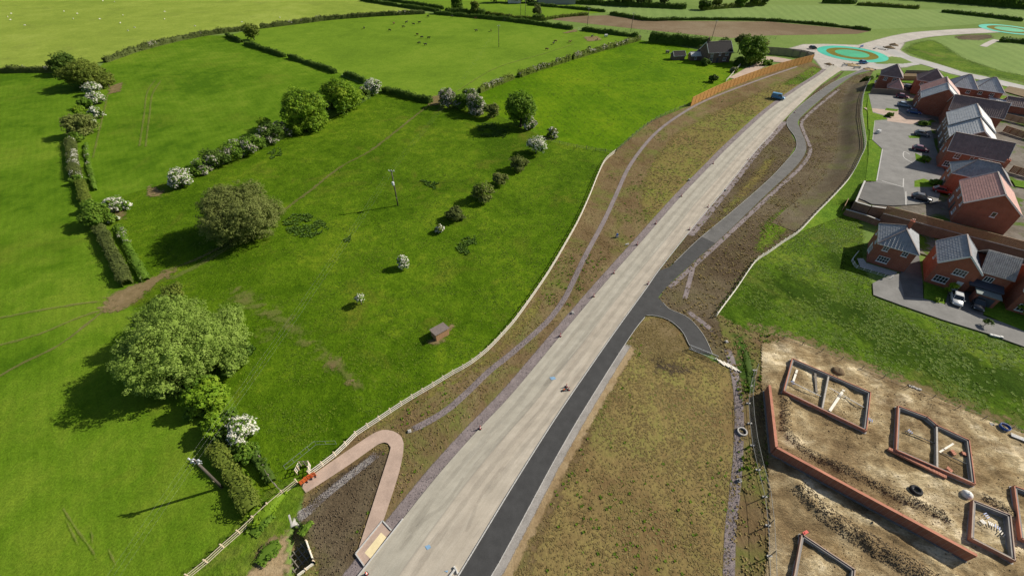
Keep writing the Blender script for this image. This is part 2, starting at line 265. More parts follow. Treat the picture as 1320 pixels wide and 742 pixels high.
for fac, lo, hi in ((st2, 0.955, 1.045), (g, 0.84, 1.13), (f, 0.86, 1.13)):
    c = mix_col(n, l, 1.0, c, ramp_node(n, l, fac, [(0.3, lo), (0.7, hi)]), 'MULTIPLY')
sx_ = n.new('ShaderNodeSeparateXYZ'); l.new(t.outputs[0], sx_.inputs[0])
wob = math_node(n, l, 'ADD', sx_.outputs[0], math_node(n, l, 'MULTIPLY', noise_node(n, l, mp.outputs[0], 0.8, 2, 0.5), 0.5))
lane = ramp_node(n, l, math_node(n, l, 'MULTIPLY', wob, 0.1), [(0.435, (0.915, 0.94, 0.92)), (0.455, (1.02, 1.0, 0.965))])
c = mix_col(n, l, 1.0, c, lane, 'MULTIPLY')
seam = ramp_node(n, l, math_node(n, l, 'MULTIPLY', math_node(n, l, 'ABSOLUTE', math_node(n, l, 'SUBTRACT', wob, 4.42)), 1.0), [(0.05, 0.30), (0.13, 0.0)])
c = mix_col(n, l, seam, c, (0.20, 0.185, 0.165))
dk = ramp_node(n, l, noise_node(n, l, mp.outputs[0], 2.3, 2, 0.5), [(0.66, 0.0), (0.74, 0.35)])
c = mix_col(n, l, dk, c, (0.22, 0.20, 0.175))
l.new(c, b.inputs['Base Color']); b.inputs['Roughness'].default_value = 0.9; bump_to(n, l, b, f, 0.25, 0.02)
# ------------------------------------------------------------------ object helpers
def tag(o, label=None, cat=None, group=None, kind=None):
    if label: o['label'] = label
    if cat: o['category'] = cat
    if group: o['group'] = group
    if kind: o['kind'] = kind
    return o
def empty(name, loc=(0, 0, 0), rz=0.0, label=None, cat=None, group=None):
    o = bpy.data.objects.new(name, None); COL.objects.link(o); o.location = loc; o.rotation_euler = (0, 0, rz); o.empty_display_size = 0.3
    return tag(o, label, cat, group)
def link(name, me, parent=None, loc=None, rz=None):
    o = bpy.data.objects.new(name, me); COL.objects.link(o)
    if parent: o.parent = parent
    if loc is not None: o.location = loc
    if rz is not None: o.rotation_euler = (0, 0, rz)
    return o
def copy_tree(o, parent=None):
    kids = list(o.children); c = o.copy(); COL.objects.link(c); c.parent = parent
    for k in kids: copy_tree(k, c)
    return c
class MB:
    def __init__(s): s.v = []; s.f = []; s.mi = []
    def poly(s, pts, mi=0):
        k = len(s.v); s.v += [tuple(p) for p in pts]; s.f.append(tuple(range(k, k+len(pts)))); s.mi.append(mi); return s
    def box(s, c, d, M=None, mi=0):
        k = len(s.v); cx, cy, cz = c; hx, hy, hz = d[0]/2, d[1]/2, d[2]/2
        for dx, dy, dz in ((-1, -1, -1), (1, -1, -1), (1, 1, -1), (-1, 1, -1), (-1, -1, 1), (1, -1, 1), (1, 1, 1), (-1, 1, 1)):
            p = Vector((cx+dx*hx, cy+dy*hy, cz+dz*hz)); s.v.append(tuple(M @ p if M else p))
        for f in ((0, 3, 2, 1), (4, 5, 6, 7), (0, 1, 5, 4), (1, 2, 6, 5), (2, 3, 7, 6), (3, 0, 4, 7)): s.f.append(tuple(k+i for i in f)); s.mi.append(mi)
        return s
    def prism(s, pts, z0, z1, mi=0):
        n = len(pts); k = len(s.v)
        s.v += [(p[0], p[1], z0) for p in pts] + [(p[0], p[1], z1) for p in pts]
        s.f += [tuple(range(k+n-1, k-1, -1)), tuple(range(k+n, k+2*n))]; s.mi += [mi, mi]
        for i in range(n): j = (i+1) % n; s.f.append((k+i, k+j, k+n+j, k+n+i)); s.mi.append(mi)
        return s
    def bar(s, a, b, w, h, mi=0):
        """box between two points, w wide (level), h deep"""
        a, b = Vector(a), Vector(b); d = (b-a); L = d.length
        if L < 1e-6: return s
        x = d/L; y = Vector((0, 0, 1)).cross(x)
        y = Vector((1, 0, 0)) if y.length < 1e-4 else y.normalized(); z = x.cross(y)
        M = Matrix(((x.x, y.x, z.x, (a.x+b.x)/2), (x.y, y.y, z.y, (a.y+b.y)/2), (x.z, y.z, z.z, (a.z+b.z)/2), (0, 0, 0, 1)))
        return s.box((0, 0, 0), (L, w, h), M, mi)
    def tube(s, pts, radii, seg=6, mi=0, cap=True):
        k = len(s.v); pts = [Vector(p) for p in pts]; n = len(pts)
        for i, p in enumerate(pts):
            t = (pts[min(i+1, n-1)]-pts[max(i-1, 0)]).normalized(); a = t.orthogonal() if abs(t.z) > 0.9 else Vector((0, 0, 1)).cross(t); a.normalize(); b = t.cross(a)
            r = radii[i] if isinstance(radii, (list, tuple)) else radii
            for q in range(seg): an = 2*math.pi*q/seg; s.v.append(tuple(p+(a*math.cos(an)+b*math.sin(an))*r))
        for i in range(n-1):
            for q in range(seg): s.f.append((k+i*seg+q, k+i*seg+(q+1) % seg, k+(i+1)*seg+(q+1) % seg, k+(i+1)*seg+q)); s.mi.append(mi)
        if cap: s.f += [tuple(k+q for q in range(seg-1, -1, -1)), tuple(k+(n-1)*seg+q for q in range(seg))]; s.mi += [mi, mi]
        return s
    def loft(s, rings, mi=0, cap=True):
        k = len(s.v); m = len(rings[0])
        for r in rings: s.v += [tuple(p) for p in r]
        for i in range(len(rings)-1):
            for q in range(m): s.f.append((k+i*m+q, k+i*m+(q+1) % m, k+(i+1)*m+(q+1) % m, k+(i+1)*m+q)); s.mi.append(mi)
        if cap: s.f += [tuple(k+q for q in range(m-1, -1, -1)), tuple(k+(len(rings)-1)*m+q for q in range(m))]; s.mi += [mi, mi]
        return s
    def lathe(s, prof, seg=12, c=(0, 0, 0), mi=0):
        return s.loft([[(c[0]+r*math.cos(2*math.pi*q/seg), c[1]+r*math.sin(2*math.pi*q/seg), c[2]+z) for q in range(seg)] for r, z in prof], mi)
    def mesh(s, name, mats, smooth=False):
        me = bpy.data.meshes.new(name); me.from_pydata(s.v, [], s.f)
        for m in (mats if isinstance(mats, (list, tuple)) else [mats]): me.materials.append(MATS[m])
        if any(s.mi): me.polygons.foreach_set('material_index', s.mi)
        if smooth: me.polygons.foreach_set('use_smooth', [True]*len(me.polygons))
        me.validate(); me.update(); return me
    def build(s, name, mats, parent=None, loc=None, rz=None, smooth=False): return link(name, s.mesh(name, mats, smooth), parent, loc, rz)
def np_mesh(name, V, F, mat, var=None):
    """V (n,3), F (m,k) arrays; var: one value per face"""
    me = bpy.data.meshes.new(name); n, k = F.shape
    me.vertices.add(len(V)); me.vertices.foreach_set('co', np.ascontiguousarray(V, dtype=np.float32).ravel())
    me.loops.add(n*k); me.loops.foreach_set('vertex_index', np.ascontiguousarray(F, dtype=np.int32).ravel())
    me.polygons.add(n); me.polygons.foreach_set('loop_start', np.arange(0, n*k, k, dtype=np.int32))
    me.update(calc_edges=True)
    if var is not None: a = me.attributes.new('var', 'FLOAT', 'FACE'); a.data.foreach_set('value', np.ascontiguousarray(var, dtype=np.float32))
    me.materials.append(MATS[mat]); return me

# ------------------------------------------------------------------ lines and areas
def smooth_line(pts, step=2.0):
    """Catmull-Rom through the points, about one vertex each step metres"""
    pts = [Vector(p) for p in pts]; out = []
    for i in range(len(pts)-1):
        p0 = pts[max(i-1, 0)]; p1 = pts[i]; p2 = pts[i+1]; p3 = pts[min(i+2, len(pts)-1)]
        k = max(1, int((p2-p1).length/step))
        for q in range(k):
            t = q/k; out.append(0.5*((2*p1)+(p2-p0)*t+(2*p0-5*p1+4*p2-p3)*t*t+(3*p1-p0-3*p2+p3)*t**3))
    out.append(pts[-1]); return out
def resample(pts, n):
    pts = [Vector(p) for p in pts]; d = [0.0]
    for a, b in zip(pts, pts[1:]): d.append(d[-1]+(b-a).length)
    out = []; j = 0
    for i in range(n):
        t = d[-1]*i/(n-1)
        while j < len(pts)-2 and d[j+1] < t: j += 1
        out.append(pts[j].lerp(pts[j+1], 0 if d[j+1] == d[j] else (t-d[j])/(d[j+1]-d[j])))
    return out
def line_len(pts): return sum((b-a).length for a, b in zip(pts, pts[1:]))
def normals2(pts, closed=False):
    out = []; n = len(pts)
    for i in range(n):
        a = pts[(i-1) % n] if closed or i > 0 else pts[0]; b = pts[(i+1) % n] if closed or i < n-1 else pts[-1]
        t = (b-a); t.z = 0; t.normalize(); out.append(Vector((t.y, -t.x, 0)))
    return out
def offset(pts, d):
    return [p+q*d for p, q in zip(pts, normals2(pts))]
LAYER = [0]
def next_z():
    LAYER[0] += 1; return 0.004+0.002*LAYER[0]
def area2(p): return 0.5*sum(p[i].x*p[(i+1) % len(p)].y-p[(i+1) % len(p)].x*p[i].y for i in range(len(p)))
def dist_poly(X, Y, pts, closed=True):
    d = np.full(X.shape, 1e9); n_ = len(pts)
    for i in range(n_ if closed else n_-1):
        a = pts[i]; b = pts[(i+1) % n_]; vx, vy = b.x-a.x, b.y-a.y; t_ = np.clip(((X-a.x)*vx+(Y-a.y)*vy)/(vx*vx+vy*vy+1e-9), 0, 1); d = np.minimum(d, np.hypot(X-a.x-t_*vx, Y-a.y-t_*vy))
    return d
def sheet(name, pts, mat, feather=0.0, base=0.0, kind='structure', smooth=False, parent=None, z=None, rag=0.0):
    """flat ground sheet; with feather its rim blends raggedly into the sheet below"""
    z = base+next_z() if z is None else z
    pts = [Vector((p.x, p.y, 0)) for p in pts]
    if area2(pts) < 0: pts.reverse()
    if smooth: pts = smooth_line(pts+[pts[0]], 2.0)[:-1]
    if feather <= 0:
        me = bpy.data.meshes.new(name); me.from_pydata([(p.x, p.y, z) for p in pts], [], [tuple(range(len(pts)))])
    else:
        # grid over the area with the signed distance to the rim in 'edge'
        A_ = abs(area2(pts)); st = max(feather*0.7, math.sqrt(A_)/130.0, 0.25); X = np.arange(min(p.x for p in pts)-feather-st, max(p.x for p in pts)+feather+2*st, st); Y = np.arange(min(p.y for p in pts)-feather-st, max(p.y for p in pts)+feather+2*st, st)
        GX_, GY_ = np.meshgrid(X, Y); sd = dist_poly(GX_, GY_, pts); ins_ = inside(pts, GX_.ravel(), GY_.ravel()).reshape(GX_.shape); sd = np.where(ins_, sd, -sd); ed = np.clip(0.5+sd/feather, 0, 1)
        on = ed > 0.0; kq = (on[:-1, :-1] | on[1:, :-1] | on[:-1, 1:] | on[1:, 1:]).ravel(); nx_ = len(X); i_, j_ = np.meshgrid(np.arange(nx_-1), np.arange(len(Y)-1)); k0 = (j_*nx_+i_).ravel()[kq]
        F_ = np.stack([k0, k0+1, k0+nx_+1, k0+nx_], 1); use = np.unique(F_); remap = np.zeros(GX_.size, int); remap[use] = np.arange(len(use))
        me = np_mesh(name, np.stack([GX_.ravel()[use], GY_.ravel()[use], np.full(len(use), z)], 1), remap[F_], mat)
        a = me.attributes.new('edge', 'FLOAT', 'POINT'); a.data.foreach_set('value', ed.ravel()[use].astype(np.float32)); o = link(name, me, parent)
        if kind: o['kind'] = kind
        return o
    me.materials.append(MATS[mat]); me.update()
    o = link(name, me, parent)
    if kind: o['kind'] = kind
    return o
def strip(name, line, width, mat, feather=0.0, kind='structure', base=0.0, z=None, parent=None, taper=None, zline=False):
    """ribbon of ground along a line; width in metres or one width per vertex"""
    z = base+next_z() if z is None else z
    n = len(line); nn = normals2(line); V = []; A = []
    for i, (p, q) in enumerate(zip(line, nn)):
        wd = width[i] if isinstance(width, (list, tuple)) else width
        zz = p.z+z if zline else z
        offs = ((-wd/2-feather, 0.0), (-wd/2, 1.0), (wd/2, 1.0), (wd/2+feather, 0.0)) if feather else ((-wd/2, 1), (wd/2, 1))
        e = 1.0 if not (feather and i in (0, n-1)) else 0.0
        for o_, a in offs: V.append((p.x+q.x*o_, p.y+q.y*o_, zz)); A.append(a*e)
    k = 4 if feather else 2
    F = [(i*k+j, i*k+j+1, (i+1)*k+j+1, (i+1)*k+j) for i in range(n-1) for j in range(k-1)]
    me = bpy.data.meshes.new(name); me.from_pydata(V, [], F); me.materials.append(MATS[mat])
    a = me.attributes.new('edge', 'FLOAT', 'POINT'); a.data.foreach_set('value', A); me.update()
    o = link(name, me, parent)
    if kind: o['kind'] = kind
    return o
def ribbon(name, left, right, mat, n=160, base=0.0, kind='structure', z=None):
    """road surface between two edge lines, UV in metres (across, along)"""
    z = base+next_z() if z is None else z
    a = resample(left, n); b = resample(right, n); V = []; UV = []; s = 0.0; K = 6
    for i in range(n):
        if i: s += ((a[i]+b[i])/2-(a[i-1]+b[i-1])/2).length
        for k in range(K+1):
            p = a[i].lerp(b[i], k/K); V.append((p.x, p.y, z)); UV.append(((a[i]-b[i]).length*k/K, s))
    F = [(i*(K+1)+k, i*(K+1)+k+1, (i+1)*(K+1)+k+1, (i+1)*(K+1)+k) for i in range(n-1) for k in range(K)]
    me = bpy.data.meshes.new(name); me.from_pydata(V, [], F); me.materials.append(MATS[mat])
    uv = me.uv_layers.new(name='UVMap')
    for lp in me.loops: uv.data[lp.index].uv = UV[lp.vertex_index]
    me.update(); o = link(name, me)
    if kind: o['kind'] = kind
    return o
def sweep(name, line, w_, h_, mat, z0=0.0, parent=None, kind=None, joint=0.0):
    """kerb/coping of square section along a line, cut into units of length joint"""
    mb = MB(); line = [Vector((p.x, p.y, z0+h_/2)) for p in line]
    if joint:
        L = line_len(line); k = max(1, int(L/joint)); q = resample(line, k+1)
        for a, b in zip(q, q[1:]): d = (b-a).normalized()*0.012; mb.bar(a+d, b-d, w_, h_)
    else:
        for a, b in zip(line, line[1:]): mb.bar(a, b, w_, h_)
    o = mb.build(name, mat, parent)
    if kind: o['kind'] = kind
    return o
def inside(poly, X, Y):
    px = np.array([p.x for p in poly]); py = np.array([p.y for p in poly]); r = np.zeros(len(X), bool); j = len(px)-1
    for i in range(len(px)):
        c = ((py[i] > Y) != (py[j] > Y)) & (X < (px[j]-px[i])*(Y-py[i])/(py[j]-py[i]+1e-12)+px[i]); r ^= c; j = i
    return r
def vnoise(X, Y, s, seed=0):
    """cheap smooth value noise in 0..1"""
    X = X*s+seed*17.3; Y = Y*s+seed*7.7; xi = np.floor(X); yi = np.floor(Y); fx = X-xi; fy = Y-yi; fx = fx*fx*(3-2*fx); fy = fy*fy*(3-2*fy)
    h = lambda a, b: np.modf(np.abs(np.sin(a*127.1+b*311.7+seed)*43758.5453))[0]
    return (h(xi, yi)*(1-fx)+h(xi+1, yi)*fx)*(1-fy)+(h(xi, yi+1)*(1-fx)+h(xi+1, yi+1)*fx)*fy
def scatter_pts(poly, density, clump=None, excl=(), seed=0):
    xs = [p.x for p in poly]; ys = [p.y for p in poly]
    n = int((max(xs)-min(xs))*(max(ys)-min(ys))*density)
    X = rng.uniform(min(xs), max(xs), n); Y = rng.uniform(min(ys), max(ys), n); k = inside(poly, X, Y)
    for e in excl: k &= ~inside(e, X, Y)
    if clump:
        s, lo, hi = clump; v = 0.65*vnoise(X, Y, s, seed)+0.35*vnoise(X, Y, s*3.1, seed+3)
        k &= rng.uniform(0, 1, n) < np.clip((v-lo)/(hi-lo), 0, 1)
    return X[k], Y[k]
def tufts(name, X, Y, mat, h=(0.12, 0.3), wd=0.16, blades=3, z=0.05, bias=0.0, parent=None, zarr=None):
    n = len(X)
    if n == 0: return None
    V = np.zeros((n, blades, 3, 3)); ang0 = rng.uniform(0, 6.28, n); hh = rng.uniform(h[0], h[1], n)*rng.uniform(0.7, 1.3, n); sc = rng.uniform(0.6, 1.4, n)*wd
    zz = np.full(n, z) if zarr is None else zarr
    for b in range(blades):
        a = ang0+b*6.283/blades+rng.uniform(-0.5, 0.5, n); ca, sa = np.cos(a), np.sin(a)
        V[:, b, 0] = np.stack([X-sa*sc, Y+ca*sc, zz], 1); V[:, b, 1] = np.stack([X+sa*sc, Y-ca*sc, zz], 1)
        V[:, b, 2] = np.stack([X+ca*sc*1.6, Y+sa*sc*1.6, zz+hh], 1)
    F = np.arange(n*blades*3).reshape(-1, 3)
    base = np.clip(rng.normal(0.45+bias, 0.2, n)+0.35*(vnoise(X, Y, 0.25, 5)-0.5), 0, 1)
    o = link(name, np_mesh(name, V.reshape(-1, 3), F, mat, np.repeat(base, blades)), parent); o['kind'] = 'stuff'; return o
OCT = np.array([(1, 0, 0), (0, 1, 0), (-1, 0, 0), (0, -1, 0), (0, 0, 1), (0, 0, -0.5)], float)
OCTF = np.array([(0, 1, 4), (1, 2, 4), (2, 3, 4), (3, 0, 4), (1, 0, 5), (2, 1, 5), (3, 2, 5), (0, 3, 5)])
def clods(name, X, Y, mat, r=(0.05, 0.18), z=0.05, parent=None, zarr=None):
    n = len(X)
    if n == 0: return None
    a = rng.uniform(0, 6.28, n); rr = r[0]+(r[1]-r[0])*rng.uniform(0, 1, n)**2.5
    B = OCT[None]*(rr[:, None, None]*rng.uniform(0.6, 1.3, (n, 6, 1))); ca, sa = np.cos(a)[:, None], np.sin(a)[:, None]
    V = np.stack([B[..., 0]*ca-B[..., 1]*sa+X[:, None], B[..., 0]*sa+B[..., 1]*ca+Y[:, None], B[..., 2]*0.8+(z if zarr is None else zarr[:, None])], -1)
    F = (OCTF[None]+(np.arange(n)*6)[:, None, None]).reshape(-1, 3)
    o = link(name, np_mesh(name, V.reshape(-1, 3), F, mat, np.repeat(np.clip(rng.normal(0.5, 0.25, n), 0, 1), 8)), parent); o['kind'] = 'stuff'; return o

# ------------------------------------------------------------------ foliage
def leaf_quads(C, N, size, var):
    """C centres, N facing, arrays -> quads"""
    n = len(C); N = N/np.linalg.norm(N, axis=1, keepdims=True); R_ = rng.normal(size=(n, 3))
    A = np.cross(N, R_); A /= np.linalg.norm(A, axis=1, keepdims=True)+1e-9; B = np.cross(N, A); s = (size*rng.uniform(0.6, 1.35, n))[:, None]
    e = rng.uniform(0.55, 1.0, n)[:, None]
    V = np.stack([C-A*s, C-B*s*e*0.8+N*s*0.15, C+A*s, C+B*s*e*0.8+N*s*0.15], 1).reshape(-1, 3)
    return V, np.arange(n*4).reshape(-1, 4), var
def lobes_to_leaves(lobes, per_m2, size, zmin=0.12, up=0.4, ragged=0.22):
    """lobes: (centre, (rx,ry,rz), tone); each lobe is dressed with small sprays of leaves"""
    Cs = []; Ns = []; Vs = []
    for c, r, tone in lobes:
        rm = (r[0]+r[1]+r[2])/3; cl = min(0.75, max(0.22, 0.30*rm)); area = 4*math.pi*((r[0]*r[1])**1.6/3+(r[0]*r[2])**1.6/3+(r[1]*r[2])**1.6/3)**(1/1.6)
        ns = max(7, int(area/(cl*cl*2.3))); nl = max(6, int(area*per_m2/ns))
        D = rng.normal(size=(ns, 3)); D /= np.linalg.norm(D, axis=1, keepdims=True); D[:, 2] = np.where(rng.uniform(size=ns) < 0.6, np.abs(D[:, 2]), D[:, 2])
        rad = 1-0.45*rng.uniform(0, 1, ns)**1.6+ragged*np.clip(rng.normal(size=ns), -0.6, 1.6)*0.7
        p = np.array(c)[None]+D*np.array(r)[None]*rad[:, None]; st = tone+rng.normal(0, 0.16, ns); sr = cl*rng.uniform(0.55, 1.25, ns)
        E_ = rng.normal(size=(ns, nl, 3)); E_ /= np.linalg.norm(E_, axis=2, keepdims=True); q = rng.uniform(0.25, 1.0, (ns, nl, 1))**0.6
        P_ = (p[:, None]+E_*q*sr[:, None, None]*np.array([1, 1, 0.75])).reshape(-1, 3)
        N_ = (E_*0.7+D[:, None]*0.5+rng.normal(size=(ns, nl, 3))*0.35+np.array([0, 0, up])).reshape(-1, 3)
        t_ = np.clip((np.repeat(st, nl)+rng.normal(0, 0.13, ns*nl)), 0, 1); k = P_[:, 2] > zmin
        Cs.append(P_[k]); Ns.append(N_[k]); Vs.append(t_[k])
    return leaf_quads(np.concatenate(Cs), np.concatenate(Ns), size, np.concatenate(Vs))
def merge(a, b):
    if a is None: return b
    return np.concatenate([a[0], b[0]]), np.concatenate([a[1], b[1]+len(a[0])]), np.concatenate([a[2], b[2]])
def core_mesh(name, lobes, mat, k=0.7):
    """inner leaf mass that keeps the light from shining straight through"""
    V = []; F = []; var = []
    for c, r, tone in lobes:
        b = len(V); seg, st = 7, 4
        for i in range(st+1):
            th = math.pi*i/st
            for q in range(seg):
                an = 2*math.pi*q/seg; j = k*random.uniform(0.85, 1.12)
                V.append((c[0]+r[0]*j*math.sin(th)*math.cos(an), c[1]+r[1]*j*math.sin(th)*math.sin(an), max(0.08, c[2]+r[2]*j*math.cos(th))))
        for i in range(st):
            for q in range(seg): F.append((b+i*seg+q, b+(i+1)*seg+q, b+(i+1)*seg+(q+1) % seg, b+i*seg+(q+1) % seg)); var.append(tone)
    return np_mesh(name, np.array(V), np.array(F), mat, np.array(var))
def plant(name, base, height, rad, mat, label, cat='tree', group=None, lobes_n=9, leaf=0.28, dens=7.0, blossom=None, bl_frac=0.0, stretch=(1.0, 1.0, 0.0), trunk=0.2, low=0.25, flat=0.85, lean=(0, 0), second=None):
    """tree or bush: tapered trunk with limbs, crown of leaf sprays in uneven lobes, blossom sprays on some of them"""
    base = Vector(base); root = empty(name, base, 0.0, label, cat, group)
    cz0 = height*low; H_ = height-cz0; rot = stretch[2]; cr_, sr_ = math.cos(rot), math.sin(rot); lobes = []
    for i in range(lobes_n):
        t = i/max(1, lobes_n-1); a = i*2.399+random.uniform(-0.4, 0.4); q = math.sqrt(random.uniform(0.1, 1.0)) if i else 0.0
        lr = rad*random.uniform(0.26, 0.48)*(1.12 if i == 0 else 1)
        h = cz0+H_*random.uniform(0.15, 0.86)*(1-0.3*q*q)
        if i == 0: h = cz0+H_*0.62; lr = rad*0.6
        x = math.cos(a)*q*(rad-lr*0.7)*stretch[0]; y = math.sin(a)*q*(rad-lr*0.7)*stretch[1]; x, y = x*cr_-y*sr_, x*sr_+y*cr_
        rz = min(lr*flat, max(h, 0.3)*0.95, max(0.25, height-h)*1.05)
        lobes.append(((x+lean[0]*h/height, y+lean[1]*h/height, h), (lr, lr, max(rz, lr*0.45)), min(1, max(0, random.gauss(0.5, 0.13)))))
    nb = [k for k in range(lobes_n) if random.random() < bl_frac] if blossom else []
    full = bl_frac > 0.85
    g = lobes_to_leaves(lobes, dens*(0.45 if full else 1.0), leaf)
    cr = link('crown', np_mesh('crown', *g[:2], mat, g[2]), root)
    link('inner_foliage', core_mesh('inner_foliage', lobes, mat, 0.5), cr)
    if second:
        g2 = lobes_to_leaves([lobes[k] for k in range(0, lobes_n, 3)], dens*0.7, leaf); link('pale_leaves', np_mesh('pale_leaves', *g2[:2], second, g2[2]), cr)
    if nb or full:
        bl = [(c, (r[0]*1.04, r[1]*1.04, r[2]*1.06), t_) for k, (c, r, t_) in enumerate(lobes) if full or k in nb]
        g3 = lobes_to_leaves(bl, dens*1.15, leaf*0.8, up=0.6); link('blossom', np_mesh('blossom', *g3[:2], blossom, g3[2]), cr)
    if trunk:
        mb = MB(); top = Vector((lean[0]*0.5, lean[1]*0.5, height*0.55)); mb.tube([(0, 0, -0.1), (0.02, 0, height*0.12), top*0.6, top], [trunk*1.35, trunk, trunk*0.75, trunk*0.45], 7)
        for c, r, _ in lobes[:7]:
            m_ = top*random.uniform(0.35, 0.7); mb.tube([m_, m_.lerp(Vector(c), 0.55)+Vector((0, 0, -0.1*height)), Vector(c)], [trunk*0.5, trunk*0.34, trunk*0.12], 5)
        mb.build('trunk', 'bark', root, smooth=True)
    return root
def hedge(name, line, width, height, mat, label, leaf=0.3, dens=9.0, blossom=None, bl_frac=0.0, rough=0.12, group=None, top_mat=None, step=1.0, cat='hedge', base_z=0.0, gaps=0.0):
    """hedge along a line: uneven rounded section clothed in leaf sprays"""
    L = line_len(line); n = max(3, int(L/step)); q = resample(line, n); nn = normals2(q); root = empty(name, q[0], 0.0, label, cat, group); o0 = q[0]
    prof = []; hs = []
    for i, p in enumerate(q):
        wv = width*(1+rough*1.6*(mnoise.noise(Vector((p.x*0.25, p.y*0.25, 1.7))))); hv = height*(1+rough*2.0*mnoise.noise(Vector((p.x*0.22, p.y*0.22, 5.1)))+rough*0.9*mnoise.noise(Vector((p.x*1.1, p.y*1.1, 3.0))))
        e = 0.75 if i in (0, n-1) else 1.0; prof.append((wv*e, hv*e))
    # inner mass
    K = 8; V = []; var = []
    for (wv, hv), p, m_ in zip(prof, q, nn):
        for j in range(K):
            a = math.pi*j/(K-1); x = math.copysign(abs(math.cos(a))**0.6, math.cos(a))*wv*0.42; z = math.sin(a)**0.5*hv*0.88
            V.append((p.x-o0.x+m_.x*x, p.y-o0.y+m_.y*x, base_z+z))
    F = [(i*K+j, i*K+j+1, (i+1)*K+j+1, (i+1)*K+j) for i in range(n-1) for j in range(K-1)]
    me = np_mesh('inner_foliage', np.array(V), np.array(F), mat, np.full(len(F), 0.45)); fol_core = me
    seg = L/(n-1); N = int(L*(2*height+width)*dens); I = rng.uniform(0, n-1.001, N); i0 = I.astype(int); fr = I-i0
    Q = np.array([(p.x-o0.x, p.y-o0.y) for p in q]); NN = np.array([(p.x, p.y) for p in nn]); PR = np.array(prof)
    c = Q[i0]*(1-fr)[:, None]+Q[i0+1]*fr[:, None]; nv = NN[i0]; wv = PR[i0, 0]*(1-fr)+PR[i0+1, 0]*fr; hv = PR[i0, 1]*(1-fr)+PR[i0+1, 1]*fr
    a = rng.uniform(0, math.pi, N); ca, sa = np.cos(a), np.sin(a); rr = 1-0.25*rng.uniform(0, 1, N)**2+0.07*rng.normal(size=N)
    x = np.sign(ca)*np.abs(ca)**0.6*wv*0.5*rr; z = np.abs(sa)**0.5*hv*rr
    C = np.stack([c[:, 0]+nv[:, 0]*x, c[:, 1]+nv[:, 1]*x, base_z+np.maximum(z, 0.06)], 1)
    Nn = np.stack([nv[:, 0]*ca, nv[:, 1]*ca, sa*1.2], 1)*0.85+rng.normal(size=(N, 3))*0.4
    bl_ = vnoise(C[:, 0]+o0.x, C[:, 1]+o0.y, 1.1, 12); C[:, 2] += (bl_-0.5)*height*rough*1.6*(z/np.maximum(hv, 0.1)); C[:, :2] += nv*((bl_-0.5)*width*rough*1.5*np.sign(ca))[:, None]
    C[:, 2] = np.maximum(C[:, 2], base_z+0.05)
    tone = 0.5+0.5*(vnoise(C[:, 0]+o0.x, C[:, 1]+o0.y, 0.35, 2)-0.5)+rng.normal(0, 0.18, N)
    g = leaf_quads(C, Nn, leaf, np.clip(tone, 0, 1)); keep = np.ones(N, bool)
    f = link('foliage', np_mesh('foliage', g[0], g[1], mat, g[2]), root); link('inner_foliage', fol_core, f)
    if blossom:
        bn = vnoise(C[:, 0]+o0.x, C[:, 1]+o0.y, 0.28, 9)*0.6+vnoise(C[:, 0]+o0.x, C[:, 1]+o0.y, 0.9, 4)*0.4; k = (bn > 1-bl_frac) & (z > hv*0.45)
        if k.sum() > 5: g2 = leaf_quads(C[k]*np.array([1, 1, 1.03])+rng.normal(0, 0.06, (k.sum(), 3)), Nn[k]+np.array([0, 0, 0.4]), leaf*0.8, np.clip(rng.normal(0.5, 0.2, k.sum()), 0, 1)); link('blossom', np_mesh('blossom', *g2[:2], blossom, g2[2]), f)
    return root
# ------------------------------------------------------------------ the ground
T = 2.6                                                     # level of the upper estate terrace
PIT = PP([(371, 690), (379, 672), (388, 674), (395.5, 697), (405, 725), (383, 744), (372, 742)])
_cx = sum(p.x for p in PIT)/len(PIT); _cy = sum(p.y for p in PIT)/len(PIT)
xs = [-3500, -1200, -500, -200, -90]+list(np.arange(_cx-6, _cx+6.1, 0.4))+[60, 150, 300, 600, 1400, 3500]
ys = [-1500, -400, -100, -20, 0]+list(np.arange(_cy-6, _cy+6.1, 0.4))+[60, 150, 300, 600, 1400, 4500]
GX, GY = np.meshgrid(xs, ys); fx, fy = GX.ravel(), GY.ravel()
gz = np.where(inside(PIT, fx, fy), -1.25, 0.0); nxg = len(xs)
ii, jj = np.meshgrid(np.arange(nxg-1), np.arange(len(ys)-1)); k0 = (jj*nxg+ii).ravel()
link('ground', np_mesh('ground', np.stack([fx, fy, gz], 1), np.stack([k0, k0+1, k0+nxg+1, k0+nxg], 1), 'grass_far'))['kind'] = 'structure'
FENCE_PX = [(242, 742), (264.5, 724), (281, 708.5), (298, 693.5), (315, 679), (330, 664), (357, 640), (382, 620)]
FENCE_PX2 = [(398, 610), (438, 580), (455, 561), (483, 542.5), (509, 525), (533, 510), (557, 496), (581, 481), (602, 470), (628, 450), (650, 427), (660, 416), (675, 396), (692, 372), (709, 346.5), (730, 311), (746.5, 281), (760, 251), (770, 226), (780, 206), (793, 195)]
ROAD_L_PX = [(425, 790), (463, 742), (518, 671), (566, 611), (613, 558), (660, 508), (720, 436), (774, 372), (820.5, 319), (875.6, 256), (916, 213.6), (942, 187), (990, 143), (1030, 114), (1057.7, 96), (1073, 83)]
ROAD_R_PX = [(553, 800), (591, 742), (660, 628), (704.5, 557), (735, 511), (790.4, 431), (833, 372), (849, 349), (885.7, 302.6), (910.7, 272.5), (936, 242.4), (973.4, 196), (990, 178), (1015, 150.5), (1057.7, 110), (1086, 90)]
